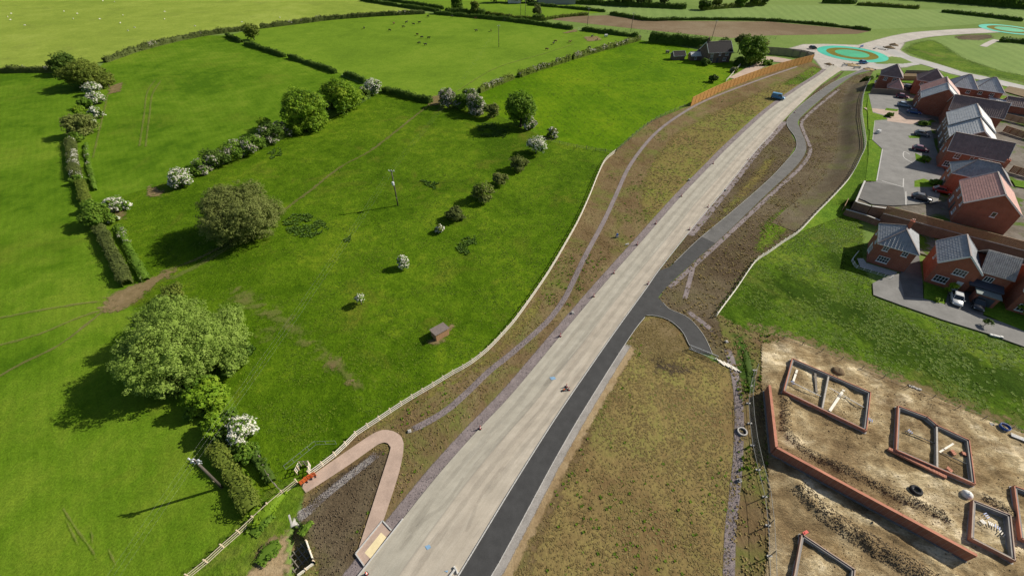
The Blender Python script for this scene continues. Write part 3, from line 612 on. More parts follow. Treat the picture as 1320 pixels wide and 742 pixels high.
PATH_R_PX = [(595, 800), (633, 742), (660, 694), (735, 557), (810.5, 436), (835, 404), (858, 372), (893, 339), (936, 301), (990, 249), (1025, 216), (1038, 197), (1038, 183), (1031, 166), (1031, 153), (1065, 123), (1100, 98), (1130, 90)]
PATH_L_PX = [(862, 345.5), (900.7, 309), (943, 274), (990, 233), (1015, 206.5), (1026, 192), (1025, 178), (1014.5, 162), (1018, 150), (1040, 130), (1072.7, 107.5), (1105, 92.5), (1118, 87)]
road_l = smooth_line(PP(ROAD_L_PX), 2.0); road_r = smooth_line(PP(ROAD_R_PX), 2.0)
# fields
sheet('pasture', PP([(-300, 96), (80, 98), (135, 85), (293, 50), (440, 98), (500, 122), (560, 134), (640, 112), (760, 72), (826, 56), (930, 76), (960, 92), (890, 137), (793, 197)]+FENCE_PX2[::-1]+[(384, 622), (330, 664), (242, 742), (150, 830), (-200, 830), (-500, 400)]), 'grass_smooth')
left_field = PP([(-300, 92), (0, 93), (90, 95), (103, 120), (95, 175), (100, 230), (122, 272), (165, 365), (150, 395), (215, 485), (290, 570), (330, 660), (242, 742), (160, 830), (-200, 830), (-500, 400)])
sheet('left_field', left_field, 'grass_smooth')
upper_field = PP([(100, 115), (135, 80), (190, 62), (260, 46), (293, 46), (320, 60), (370, 73), (440, 95), (445, 118), (395, 145), (350, 170), (290, 200), (240, 222), (200, 240), (130, 262), (105, 235), (97, 175)])
sheet('upper_field', upper_field, 'grass_smooth')
sheet('sheep_field', PP([(-300, 92), (0, 93), (80, 93), (135, 80), (190, 62), (260, 46), (330, 37), (430, 25), (548, 17), (480, 2), (440, -12), (200, -30), (-300, -30)]), 'grass_sheep')
cattle_field = PP([(330, 37), (430, 25), (548, 17), (660, 28), (740, 39), (825, 50), (760, 68), (690, 90), (640, 105), (600, 120), (557, 131), (495, 117), (440, 95), (370, 73), (320, 60), (293, 46)])
sheet('cattle_field', cattle_field, 'grass_cattle')
meadow = PP([(825, 52), (870, 58), (930, 72), (962, 90), (890, 136), (840, 157), (793, 196), (700, 178), (680, 152), (645, 152), (605, 130), (640, 105), (690, 90), (760, 68)])
sheet('meadow', meadow, 'grass_meadow')
paddock = PP([(495, 117), (557, 131), (600, 125), (645, 150), (690, 172), (735, 185), (793, 195)]+FENCE_PX2[::-1]+[(384, 622), (352, 642), (330, 664), (330, 585), (295, 500), (165, 390), (190, 362), (150, 290), (125, 262), (200, 240), (240, 222), (290, 200), (350, 170), (395, 145), (445, 118)])
sheet('paddock', paddock, 'grass_paddock')
sheet('ploughed_field', PP([(707, 25), (745, 21), (782, 20), (835, 27), (990, 28), (1123, 40), (1105, 44), (990, 46), (941, 49.5), (835, 39), (760, 31)]), 'ploughed_earth')
sheet('crop_field', PP([(760, 7), (785, 17), (840, 25), (990, 26), (1123, 38), (1180, 36), (1250, 32), (1320, 25), (1420, 18), (1320, 9), (1190, 13), (1105, 8), (985, 6), (905, 13), (885, 11)]), 'grass_crop')
sheet('far_field', PP([(500, 2), (570, 14), (660, 24), (705, 24), (780, 16), (740, 5), (690, 2), (600, -6)]), 'grass_cattle')
sheet('triangle_field', PP([(1165, 66), (1195, 50), (1230, 46), (1320, 52), (1420, 60), (1420, 128), (1320, 108), (1266, 96), (1228, 88), (1195, 77)]), 'grass_crop')
sheet('rough_corner', PP([(1165, 66), (1180, 56), (1200, 51), (1215, 58), (1240, 75), (1290, 92), (1330, 100), (1330, 108), (1266, 96), (1228, 88), (1195, 77)]), 'rough_grass', 6.0)
sheet('far_soil', PP([(1231, 47), (1250, 45), (1276, 45), (1280, 49), (1262, 52), (1236, 51)]), 'verge_dark', 4.0)
# broad verges
verge_left = PP(FENCE_PX2+[(840, 156), (890, 136), (935, 112), (1000, 92), (1046, 80), (1060, 88)]+ROAD_L_PX[-2:0:-1]+[(425, 790), (360, 800), (383, 746), (406, 725), (397, 697), (389, 673), (392, 640), (386, 624)])
sheet('verge', verge_left, 'verge_brown', 0.8)
olive = PP([(845, 288), (825, 262), (838, 215), (868, 175), (915, 148), (990, 115), (1048, 90), (1056, 95), (990, 143), (943, 185), (905, 222), (876, 253)])
sheet('grassy_verge', olive, 'verge_olive', 4.0)
sheet('grassy_verge', PP([(1008, 110), (1048, 86), (1060, 89), (1056, 96), (1035, 108)]), 'rough_grass', 3.0)
sheet('grassy_verge', PP([(600, 482), (640, 452), (690, 390), (700, 372), (694, 400), (660, 440), (622, 474), (560, 508), (480, 556), (490, 546), (560, 502)]), 'verge_olive', 1.6)
loop_soil = PP([(486, 583), (502, 583), (488, 625), (457, 712), (470, 735), (452, 752), (415, 770), (408, 720), (398, 694), (392, 672), (400, 640), (440, 610)])
sheet('turned_soil', loop_soil, 'verge_dark', 1.2)
verge_mid = PP([(595, 800), (633, 742), (660, 694), (735, 557), (810.5, 436), (833, 407), (858, 411), (878, 426), (888, 446), (920, 466), (940, 474), (948, 520), (952, 560), (946, 640), (940, 700), (938, 800)])
sheet('verge', verge_mid, 'verge_dry', 0.6)
sheet('bare_earth', PP([(655, 742), (700, 650), (745, 560), (812, 440), (830, 412), (822, 440), (760, 560), (712, 660), (680, 742), (660, 790), (610, 790)]), 'verge_brown', 2.2)
sheet('bare_earth', PP([(810, 440), (835, 410), (858, 414), (880, 432), (886, 450), (850, 470), (825, 455)]), 'worn_earth', 3.0)
sheet('bare_earth', PP([(838, 460), (870, 468), (900, 478), (870, 482), (846, 476)]), 'dark_spoil', 2.5)
verge_split = PP([(849, 350), (861, 346), (901, 309), (943, 274), (990, 232), (1015, 206), (1027, 186), (1013, 160), (1018, 150), (1040, 130), (1073, 108), (1088, 92), (1058, 111), (1016, 151), (990, 178), (973, 196), (936, 242), (886, 303)])
sheet('verge', verge_split, 'verge_dark', 0.6)
sheet('grassy_verge', PP([(905, 305), (930, 277), (960, 240), (990, 205), (1000, 200), (985, 225), (950, 262), (925, 288)]), 'verge_olive', 3.0)
verge_right = PP([(836, 404), (858, 372), (893, 339), (936, 301), (990, 249), (1025, 216), (1040, 195), (1030, 163), (1031, 153), (1065, 123), (1100, 98), (1125, 92), (1119, 105), (1112, 140), (1115, 186), (1108, 205), (1095, 229), (1073, 254), (1030, 297), (990, 325), (973, 337), (948, 372), (924, 405), (938, 440), (940, 474), (925, 463), (917, 456), (906, 432), (886, 410), (856, 396)])
sheet('verge', verge_right, 'verge_dark', 0.6)
sheet('grassy_verge', PP([(985, 290), (1010, 270), (1040, 262), (1020, 290), (990, 318), (975, 325)]), 'rough_grass', 3.0)
rough_right = PP([(924, 405), (948, 372), (973, 337), (990, 325), (1030, 298), (1073, 254), (1095, 228), (1108, 205), (1114, 190), (1122, 232), (1104, 275), (1112, 300), (1110, 340), (1128, 375), (1125, 383), (1200, 411), (1320, 449), (1420, 480), (1420, 610), (1320, 562), (1278, 547), (1176, 502), (1125, 482), (1015, 437), (960, 427)])
sheet('rough_ground', rough_right, 'rough_grass', 2.6)
for q in ([(1010, 345), (1060, 372), (1110, 398), (1160, 420), (1230, 450), (1320, 480), (1400, 520), (1400, 548), (1300, 512), (1220, 486), (1150, 462), (1090, 425), (1040, 395), (1000, 370)], [(960, 395), (985, 355), (1005, 350), (990, 385), (975, 405)], [(1060, 320), (1095, 330), (1100, 350), (1070, 350)]): sheet('shade_wear_patch', PP(q), 'rough_shade', 7.0)  # broad dark sheets: shade of the left-facing slope painted as colour
for q in ([(1120, 470), (1180, 492), (1240, 512), (1320, 545), (1330, 556), (1270, 538), (1180, 500)],): sheet('shade_wear_patch', PP(q), 'faint_wear', 4.0)
strip('bare_earth', smooth_line(PP([(962, 428), (1015, 438), (1070, 458), (1125, 481), (1176, 501), (1230, 525), (1278, 546), (1330, 566)]), 1.5), 1.2, 'worn_earth', 2.6)
edge_strip = PP([(924, 404), (962, 426), (1015, 437), (988, 450), (985, 500), (992, 580), (996, 680), (990, 800), (938, 800), (944, 660), (953, 560), (950, 500), (940, 470)])
sheet('scrub_strip', edge_strip, 'verge_brown', 1.0)
sheet('scrub_strip', PP([(946, 432), (958, 436), (966, 470), (968, 508), (958, 510), (952, 480)]), 'rank_grass', 1.5)
# stone drains
def stone(line_px, wd, mat='stone_purple', fe=0.25): return strip('stone_drain', smooth_line(PP(line_px), 1.5), wd, mat, fe)
DRAIN_PX = [(528, 556), (571, 532), (601, 507), (631, 478), (660, 455), (705, 415), (726.5, 387), (735, 371), (755, 329), (778, 286), (793, 254), (810.5, 216), (832, 186), (850.6, 167), (873, 150.5), (901, 134), (936, 119), (990, 99), (1028, 86)]
stone(DRAIN_PX, 0.75)
rl = [p for p in road_l]
strip('stone_margin', offset(rl[1:], -0.75), 1.3, 'stone_purple', 0.35)
strip('stone_margin', offset([p for p in smooth_line(PP([(885, 304), (911, 272.5), (936, 242), (973, 196), (990, 178), (1010, 156)]), 2)], 0.6), 1.2, 'stone_purple', 0.4)
stone([(1082, 115), (1050, 141), (1034, 157), (1036, 170), (1043, 186), (1044, 197), (1032, 216), (995, 250), (938, 303), (896, 341), (862, 372)], 0.7)
stone([(894, 342), (888, 365), (882, 388)], 0.6)
stone([(884, 400), (902, 413), (923, 430)], 0.7)
stone([(935, 445), (941, 460), (946, 478), (951, 507), (953, 548), (952, 565), (951, 594), (946, 644), (941, 691), (939, 760)], 1.0)
stone([(486, 586), (460, 606), (430, 630), (405, 652)], 0.65, 'stone_grey')
stone([(408, 649), (390, 663), (382, 672)], 1.1, 'stone_grey')
# pale gravel and roads round the far roundabouts
sheet('gravel_apron', PP([(1016, 63), (1035, 57.5), (1062, 57), (1109, 58.5), (1133, 56), (1160, 50), (1166, 56), (1160, 65), (1178, 76), (1180, 82), (1170, 87), (1130, 90), (1115, 91.5), (1086, 91.5), (1060, 89.5), (1050, 77), (1040, 68)]), 'hardcore', 2.5)
strip('far_road', smooth_line(PP([(1118, 62), (1142, 55), (1165, 49), (1192, 44.5), (1240, 41), (1285, 39), (1310, 37)]), 4), 9.0, 'hardcore', 2.0)
strip('far_road', smooth_line(PP([(1130, 86), (1165, 82), (1185, 80), (1205, 85), (1232, 94), (1266, 101), (1320, 114), (1400, 132)]), 4), 8.0, 'new_road')
strip('far_road', smooth_line(PP([(1135, 60), (1165, 73), (1200, 83), (1228, 92)]), 4), 7.0, 'new_road')
sheet('grass_island', PP([(1131, 82), (1150, 74), (1160, 75), (1174, 80.5), (1160, 82)]), 'grass_far', 1.0)
strip('far_path', smooth_line(PP([(1266, 61), (1275, 56), (1286, 51)]), 4), 2.5, 'hardcore', 0.5)
def roundabout(name, cx, cy, r, label):
    c = P(cx, cy); z = next_z(); root = empty(name, (c.x, c.y, 0), 0, label, 'roundabout'); n = 64
    def ring(nm, r0, r1, mat, h):
        mb = MB()
        for i in range(n):
            a, b = 2*math.pi*i/n, 2*math.pi*(i+1)/n
            q = [(r_*math.cos(t_), r_*math.sin(t_), z+h) for r_, t_ in ((r0, a), (r1, a), (r1, b), (r0, b))]
            mb.poly(q if r0 > 0 else q[1:3]+[q[0]])
        mb.build(nm, mat, root)
    ring('outer_ring', r*0.735, r, 'teal_surface', 0.02); ring('grass_ring', r*0.485, r*0.735, 'verge_olive_plain', 0.05); ring('centre_disc', 0, r*0.485, 'teal_centre', 0.08)
    return root
ground_mat('earth_bank', [(0.100, 0.076, 0.048), (0.125, 0.100, 0.064), (0.155, 0.130, 0.085)], (0.72, 1.26), (0.05, 0.35, 2.4), ((0.130, 0.130, 0.050), 0.10, 0.5, 0.7), 0.7, 0.15)
ground_mat('verge_olive_plain', [(0.135, 0.115, 0.020), (0.165, 0.14, 0.024), (0.175, 0.16, 0.028)], (0.8, 1.2), (0.05, 0.35, 2.4), None, 0.6, 0.1)
roundabout('roundabout', 1098, 69.6, 15.3, 'teal ringed roundabout where the pale new road ends')
roundabout('roundabout', 1301, 38.3, 14.5, 'teal ringed roundabout cut by the right edge, far beyond the houses')
# worn tracks over the grass
def track(px, wd, mat='worn_earth', fe=0.5): return strip('worn_track', smooth_line(PP(px), 1.5), wd, mat, fe)
track([(-20, 496), (30, 468), (75, 446), (115, 416), (140, 396)], 0.2, 'path_wear', 0.3)
track([(-20, 450), (50, 431), (98, 411), (137, 398)], 0.15, 'faint_wear', 0.4)
track([(-20, 414), (63, 398), (120, 389.5), (142, 388)], 0.12, 'faint_wear', 0.4)
track([(205, 352), (250, 336), (300, 311), (345, 285), (395, 250), (440, 215), (480, 193), (535, 150), (562, 128)], 0.3, 'path_wear', 0.45)
track([(215, 362), (260, 340), (305, 312)], 0.4, 'faint_wear', 0.8)
sheet('bare_earth', PP([(136, 396), (146, 382), (165, 376), (190, 365), (205, 360), (190, 374), (165, 395), (146, 401)]), 'worn_earth', 1.2)
sheet('bare_earth', PP([(131, 398), (143, 380), (160, 374), (190, 362), (222, 346), (224, 352), (205, 364), (190, 376), (165, 397), (142, 404)]), 'worn_earth', 1.6)
sheet('bare_earth', PP([(552, 133), (556, 126), (566, 122), (572, 128), (566, 135), (556, 137)]), 'worn_earth', 1.5)
for q in ([(422, 462), (432, 461), (440, 470), (432, 478), (424, 472)], [(448, 486), (456, 488), (455, 494), (449, 492)], [(190, 240), (212, 246), (206, 254), (192, 252)], [(148, 272), (160, 272), (158, 283), (147, 284)], [(552, 440), (580, 422), (577, 434), (560, 446)], [(725, 43), (742, 38), (744, 41), (730, 43.5)], [(752, 48), (770, 47), (776, 52), (758, 54)], [(142, 112), (158, 106), (156, 118), (140, 122)]):
    sheet('bare_earth', PP(q), 'worn_earth', 1.4)
for q in ([(330, 392), (360, 398), (382, 420), (404, 442), (396, 446), (370, 424), (345, 408)], [(300, 370), (335, 385), (345, 410), (325, 400), (300, 385)], [(395, 437), (432, 462), (470, 500), (462, 502), (420, 470)], [(350, 420), (352, 440), (330, 430)]):
    sheet('worn_grass', PP(q), 'faint_wear', 2.4)
for a in ([(78, 650), (88, 664), (102, 685), (120, 709), (132, 732)], [(85, 668), (96, 690), (108, 712)], [(92, 690), (88, 715)], [(112, 668), (120, 690), (121, 710)], [(136, 700), (155, 735)]):
    track(a, 0.05, 'faint_wear', 0.14)
for a in ([(180, 190), (186, 150), (190, 120), (200, 104)], [(188, 190), (193, 150), (197, 122), (208, 104)], [(590, 118), (640, 88), (700, 70), (740, 57)], [(120, 205), (133, 150), (140, 120)]):
    track(a, 0.08, 'faint_wear', 0.4)
NETTLES = [[(362, 288), (378, 276), (400, 276), (420, 288), (425, 298), (404, 306), (378, 306)], [(588, 322), (596, 308), (612, 304), (615, 314), (602, 330)], [(612, 160), (640, 158), (660, 166), (650, 178), (620, 176)], [(345, 196), (360, 190), (366, 200), (350, 206)], [(540, 232), (566, 236), (560, 246)], [(300, 440), (318, 432), (330, 450), (316, 470)], [(444, 307), (452, 305), (452, 312), (446, 313)]]
sheet('gravel_track', PP([(939, 101), (955, 92), (970, 84), (980, 78), (984, 73), (1000, 74), (1022, 78), (1019, 82), (995, 80), (990, 84), (972, 94), (955, 103)]), 'pink_track', 1.2)
# the pale carriageway, the new cycle path and its branch
ribbon('carriageway', road_l, road_r, 'road_base', 220)
for k_, (o_, s_, e_) in enumerate(((1.6, 4, 90), (3.3, 10, 100), (5.0, 2, 80), (6.6, 8, 96))): strip('tyre_mark', offset(road_l[s_:e_], o_), 0.25, 'tyre_mark', 0.35)
for q in ([(515, 712), (545, 672), (575, 650), (600, 612)], [(600, 690), (620, 640), (650, 600)], [(700, 500), (745, 452), (770, 420)]): strip('tyre_mark', smooth_line(PP(q), 1.0), 0.18, 'tyre_mark', 0.25)
cyc_l = smooth_line(offset(PP(ROAD_R_PX[:8]), 0.1)+PP(PATH_L_PX), 1.5); cyc_r = smooth_line(PP(PATH_R_PX), 1.5)
# the path's two edges are paired by nearest point so that its width stays true
def pair(a, b, n=200):
    A = resample(a, n); B = resample(b, 1500); out = []; j = 0
    for p in A:
        r = range(j, min(len(B), j+60)); j = min(r, key=lambda k: (B[k]-p).length_squared); out.append(B[j])
    return A, out
ca, cb = pair(cyc_l, cyc_r)
far_k = next(i for i, p in enumerate(ca) if p.y > P(900, 309).y)
ribbon('cycle_path', ca[:far_k+1], cb[:far_k+1], 'asphalt_new', far_k+1); ribbon('cycle_path', ca[far_k:], cb[far_k:], 'asphalt_old', 200-far_k)
br_u = smooth_line(PP([(840, 378), (851, 387), (862, 399), (885.7, 409.6), (905.8, 432), (918, 458)]), 0.8); br_l = smooth_line(PP([(822, 416), (833, 407), (858, 411), (878, 426), (888, 444.7), (893, 452)]), 0.8)
ribbon('branch_path', br_u, br_l, 'asphalt_new', 40)
zk = 0.004+0.002*LAYER[0]
sweep('kerb', offset(road_r[:int(len(road_r)*0.62)], 0.02), 0.13, 0.10, 'kerb', zk, kind='structure', joint=0.92)
sweep('kerb', offset(cyc_r[:next(i for i, p in enumerate(cyc_r) if p.y > P(833, 407).y)], 0.05), 0.08, 0.05, 'kerb', zk, kind='structure', joint=0.92)
sweep('kerb', offset(br_u[3:], -0.04), 0.06, 0.05, 'kerb', zk, kind='structure', joint=0.92); sweep('kerb', offset(br_l[3:], 0.04), 0.06, 0.05, 'kerb', zk, kind='structure', joint=0.92)
sweep('kerb', offset(cyc_l[next(i for i, p in enumerate(cyc_l) if p.y > P(862, 345).y)+1:], -0.04), 0.06, 0.04, 'kerb', zk, kind='structure', joint=0.92)
strip('tan_margin', offset(cyc_r[:next(i for i, p in enumerate(cyc_r) if p.y > P(806, 440).y)], 1.1), 0.9, 'tan_sand', 0.8)
strip('rubble_margin', offset(cyc_r[:next(i for i, p in enumerate(cyc_r) if p.y > P(806, 440).y)], 0.5), 0.6, 'stone_grey', 0.4)
# pink block path that doubles back, with a pale slab where it meets the road
pk_out = smooth_line(PP([(389, 627.7), (405.5, 611.4), (452, 578.6), (484.5, 557.5), (499.5, 554.5), (513, 559), (520.5, 571), (515.6, 606), (495.5, 669)]), 0.6)
pk_in = smooth_line(PP([(395, 635.6), (410, 626), (449, 600.5), (488, 573), (495, 570.5), (500, 571.5), (504, 577), (490.5, 621), (462, 709)]), 0.6)
ribbon('paved_path', pk_out, pk_in, 'pink_paving', 90)
sheet('paved_path', PP([(459, 713), (493.5, 671), (505, 684), (470, 729)]), 'pink_paving')
sheet('crossing_slab', PP([(470.4, 712.7), (491.7, 686.4), (498.5, 692.7), (478, 720)]), 'yellow_slab')
for a in ([(459, 714), (493.5, 671.5)], [(459, 714), (470, 729.5)], [(493.5, 671.5), (505, 684)], [(455, 752), (520, 669)]):
    sweep('kerb', PP(a), 0.14, 0.12, 'kerb', zk, kind='structure')
for q in ([(548, 704), (554, 702), (556, 706), (551, 709)], [(708, 487), (714, 486), (717, 489), (711, 490.5)], [(573, 736), (578, 735), (577, 738)]):
    sheet('paint_mark', PP(q), 'blue_paint', kind='structure')
sheet('rough_ground', PP([(386, 612), (368, 622), (345, 634), (322, 656), (294, 690), (238, 738), (190, 800), (400, 800), (383, 746), (372, 742), (371, 690), (379, 672), (392, 640)]), 'rough_grass', 1.0)
sheet('sandy_bank', PP([(368, 688), (371, 712), (371, 745), (350, 780), (300, 780), (318, 742), (335, 724), (352, 706)]), 'tan_sand', 1.2)
sheet('sandy_bank', PP([(328, 716), (345, 696), (360, 690), (352, 708), (336, 724)]), 'worn_earth', 0.8)
# ditch bed
bed = MB(); bp = [Vector((p.x, p.y, 0)) for p in PIT]; c0 = sum(bp, Vector())/len(bp)
bed.poly([(c0.lerp(p, 1.25).x, c0.lerp(p, 1.25).y, -1.18) for p in bp]); o = bed.build('ditch_bed', 'site_soil'); o['kind'] = 'structure'

# ------------------------------------------------------------------ upper estate terrace
wallA = P(1104, 259, T+0.3); 
ter = [P(1103, 261, T), P(1122, 267, T), P(1150, 268, T)]
U_ = Vector((math.cos(math.radians(-33.5)), math.sin(math.radians(-33.5)), 0)); V_ = Vector((-U_.y, U_.x, 0))
wall_a = P(1151, 268, T+1.8); wall_a.z = 0                      # line of the long garden wall, parallel to the houses
wall_b = wall_a+U_*60
ter_line = [P(1115, 233, T), P(1104, 260, T), P(1123, 265, T), P(1149.5, 271, T)]
left_edge = [P(1123, 182, T), P(1126, 160, T), P(1119, 125, T), P(1126, 108, T), P(1138, 101, T), P(1165, 97, T), P(1210, 103, T), P(1262, 113, T), P(1330, 127, T), P(1420, 150, T)]
terrace = [Vector((p.x, p.y, 0)) for p in [wall_b, wall_a]+ter_line[::-1]+left_edge]+[Vector((330, 120, 0)), Vector((240, 0, 0))]
ZT = T
def tsheet(name, px, mat, kind='structure'):
    return sheet(name, [P(x, y, T) for x, y in px], mat, base=T, kind=kind)
sheet('estate_ground', terrace, 'garden_ground', z=T)
# grass strip from the street to the fence, then an earth bank down to the verge
FRZ = [(924, 405, 0), (932, 394, 0), (950, 370, 0), (973.4, 336.4, 0), (990, 325, 0), (1012.6, 309, 0), (1030, 297.6, 0.1), (1052.7, 273.8, 0.5), (1072.7, 253.7, 1.0), (1095, 228.6, 1.6), (1108, 205, 2.1), (1115, 186, 2.35), (1112, 160, 2.4), (1110, 143, 2.4), (1113, 120, 2.4), (1121, 103, 2.4)]
fence_r = [P(x, y, z+0.6)-Vector((0, 0, 0.6)) for x, y, z in FRZ]
def bank(name, A, B, mat, n=60, zoff=0.06, curve=False):
    mb = MB(); A = resample(A, n); B = resample(B, n)
    for i in range(n-1):
        for k in range(8):
            q = []
            for a, b_, t_ in ((A[i], B[i], k/8), (A[i+1], B[i+1], k/8), (A[i+1], B[i+1], (k+1)/8), (A[i], B[i], (k+1)/8)):
                p = a.lerp(b_, t_); s_ = t_*t_*(3-2*t_) if curve else t_; q.append((p.x, p.y, a.z*(1-s_)+b_.z*s_+zoff))
            mb.poly(q)
    o = mb.build(name, mat, smooth=True); o['kind'] = 'structure'; bm = bmesh.new(); bm.from_mesh(o.data); bmesh.ops.remove_doubles(bm, verts=bm.verts, dist=0.004); bm.to_mesh(o.data); bm.free()
top_in = [P(1104, 258, T-0.6), P(1115, 233, T+0.13)]+[p+Vector((0, 0, 0.145)) for p in left_edge[:5]]
bank('grass_bank', top_in, [fence_r[8]]+fence_r[9:]+[P(1134, 98.5, 2.45)], 'lawn')
foot = offset(fence_r[6:], -6.0); foot = [Vector((p.x, p.y, 0.0)) for p in foot]
bank('earth_bank', fence_r[6:], foot, 'earth_bank', 60, 0.058, True)
bank('grass_bank', left_edge[4:], [P(1130, 95), P(1168, 90), P(1215, 95), P(1265, 105), P(1330, 119), P(1420, 140)], 'lawn', 60, 0.03, True)
bank('grass_bank', [P(1104, 258, T-0.6), P(1096, 262, 0.6), P(1094, 275, 0.1)], [fence_r[8], fence_r[7], fence_r[6]], 'lawn', 20, 0.055)
tsheet('estate_street', [(1119, 121), (1160, 123.5), (1172, 135), (1196, 152), (1205, 190), (1218, 225), (1208, 262), (1167, 265), (1150, 266), (1123, 263), (1106, 256), (1116, 236), (1129, 235), (1137, 193), (1124, 181), (1127, 156)], 'asphalt_estate')
tsheet('estate_paving', [(1112.7, 139.5), (1141, 142), (1158, 143), (1169, 151), (1201, 154), (1191, 157.7), (1174.5, 161), (1143.6, 157), (1140, 149.5), (1118, 143)], 'pink_paving')
tsheet('parking_court', [(1123.7, 235), (1163.7, 242), (1167, 265), (1150, 266), (1122.5, 263.7), (1107, 255.5), (1115, 237)], 'asphalt_old')
for q in ([(1178, 234), (1190, 231), (1204, 236), (1204, 242), (1178, 242)], [(1179, 198), (1192, 205), (1192, 212), (1180, 208)], [(1142, 140), (1158, 142), (1156, 144.5), (1140, 143)], [(1178, 162), (1200, 156), (1200, 163)], [(1118, 144), (1139, 150), (1144, 155), (1128, 156), (1126, 168), (1119, 168)], [(1170, 176), (1186, 175), (1186, 179), (1172, 179)], [(1160, 104), (1180, 105), (1178, 108.5), (1162, 107)], [(1284, 123), (1300, 125), (1298, 130), (1281, 128)], [(1303, 232), (1330, 236), (1330, 245), (1308, 241)]):
    tsheet('lawn', q, 'lawn')
tsheet('lawn', [(1115, 234), (1128.5, 234.5), (1136, 193), (1123.5, 181.5), (1119, 182), (1119, 200)], 'lawn'); tsheet('lawn', [(1119, 122), (1127, 156), (1124, 181), (1120, 181), (1121, 160), (1117, 140)], 'lawn')
for a in ([(1137, 193), (1129.5, 234)], [(1127, 156), (1124, 181)], [(1164, 231), (1163.5, 242)], [(1172, 200), (1165, 196), (1164.5, 204), (1176, 211)], [(1167, 248), (1167, 265)], [(1136, 234), (1163, 242)]):
    sweep('kerb', smooth_line([P(x, y, T) for x, y in a], 1), 0.22, 0.08, 'kerb', T+0.15, kind='structure', joint=0.92)
# lower estate drive by the two front houses
sheet('estate_drive', PP([(1124, 366), (1136, 360), (1160, 353), (1166, 383), (1206, 388), (1222, 396), (1264, 407), (1290, 416), (1340, 436), (1400, 462), (1400, 482), (1320, 448), (1272.8, 431), (1214.6, 413), (1160, 394), (1125, 381)]), 'asphalt_estate')
sheet('driveway', PP([(1158, 356), (1164, 345), (1183, 325), (1188, 360), (1189, 386), (1165, 384)]), 'asphalt_old')
sheet('driveway', PP([(1217, 395), (1222, 374), (1268, 380), (1266, 408)]), 'asphalt_old')
sheet('lawn', PP([(1190, 364), (1222, 376), (1216, 393), (1207, 390), (1190, 386)]), 'lawn')
sheet('lawn', PP([(1268, 385), (1330, 402), (1340, 436), (1290, 416), (1267, 406)]), 'lawn')
sheet('slab_path', PP([(1104, 334), (1112, 334), (1116, 340), (1156, 352), (1150, 357), (1108, 345)]), 'concrete')
sheet('lower_garden', [Vector((p.x, p.y, 0)) for p in (wall_a+V_*-0.2+U_*1, wall_a+V_*-0.2+U_*40, wall_a-V_*9+U_*40, wall_a-V_*9+U_*1)], 'garden_ground')
for p_ in range(3): sheet('lawn', [wall_a+U_*(4+9*p_)-V_*1.2, wall_a+U_*(8+9*p_)-V_*1.2, wall_a+U_*(8+9*p_)-V_*5, wall_a+U_*(4+9*p_)-V_*5], 'lawn')
# ------------------------------------------------------------------ trees, bushes and hedges
def tree_px(px, py, h, r, mat, label, **k):
    name = k.pop('name', 'bush' if h < 5 else 'tree'); k.setdefault('cat', name.split('_')[-1])
    return plant(name, P(px, py), h, r, mat, label, **k)
GL = 'hedgerow trees and bushes'
# big trees by the left field
tree_px(236, 478, 9.4, 6.6, 'leaf_willow', 'tallest pale green willow of the big clump in the lower left', name='willow_tree', cat='tree', lobes_n=26, leaf=0.13, dens=32, trunk=0.45, low=0.06, flat=1.0)
tree_px(278, 466, 7.6, 5.8, 'leaf_willow', 'spreading pale willow on the right of the big clump in the lower left', name='willow_tree', cat='tree', lobes_n=24, leaf=0.13, dens=32, trunk=0.4, low=0.06, flat=0.95)
tree_px(236, 432, 8.6, 4.8, 'leaf_willow', 'pale willow at the top of the big clump, beside the worn gateway', name='willow_tree', cat='tree', lobes_n=22, leaf=0.13, dens=32, trunk=0.4, low=0.06, flat=1.0)
tree_px(300, 428, 5.0, 3.6, 'leaf_willow', 'low sallow bush on the paddock side of the big willow clump', name='sallow_bush', cat='bush', lobes_n=14, leaf=0.13, dens=30, trunk=0.2, low=0.1)
tree_px(276, 524, 4.2, 3.0, 'leaf_bright', 'bright yellow green bush below the big willow clump', name='elder_bush', cat='bush', lobes_n=14, leaf=0.24, dens=11, low=0.08)
tree_px(284, 556, 3.2, 2.0, 'leaf_bright', 'small leafy green bush left of the large white hawthorn', name='elder_bush', cat='bush', lobes_n=10, leaf=0.24, dens=11, low=0.08)
tree_px(258, 528, 2.6, 1.8, 'leaf_mid', 'dark green bush tucked under the willow clump by the left field', name='bush', lobes_n=8, leaf=0.24, dens=10, low=0.08)
tree_px(316, 563, 3.6, 2.1, 'leaf_mid', 'large white flowering hawthorn in the lower left hedge', name='hawthorn', cat='tree', lobes_n=14, leaf=0.17, dens=20, blossom='blossom', bl_frac=1.0, low=0.12)
tree_px(320, 303, 10.6, 8.0, 'leaf_olive', 'large round olive green tree standing alone in the paddock', name='round_tree', cat='tree', lobes_n=40, leaf=0.14, dens=26, trunk=0.45, low=0.10, flat=0.95)
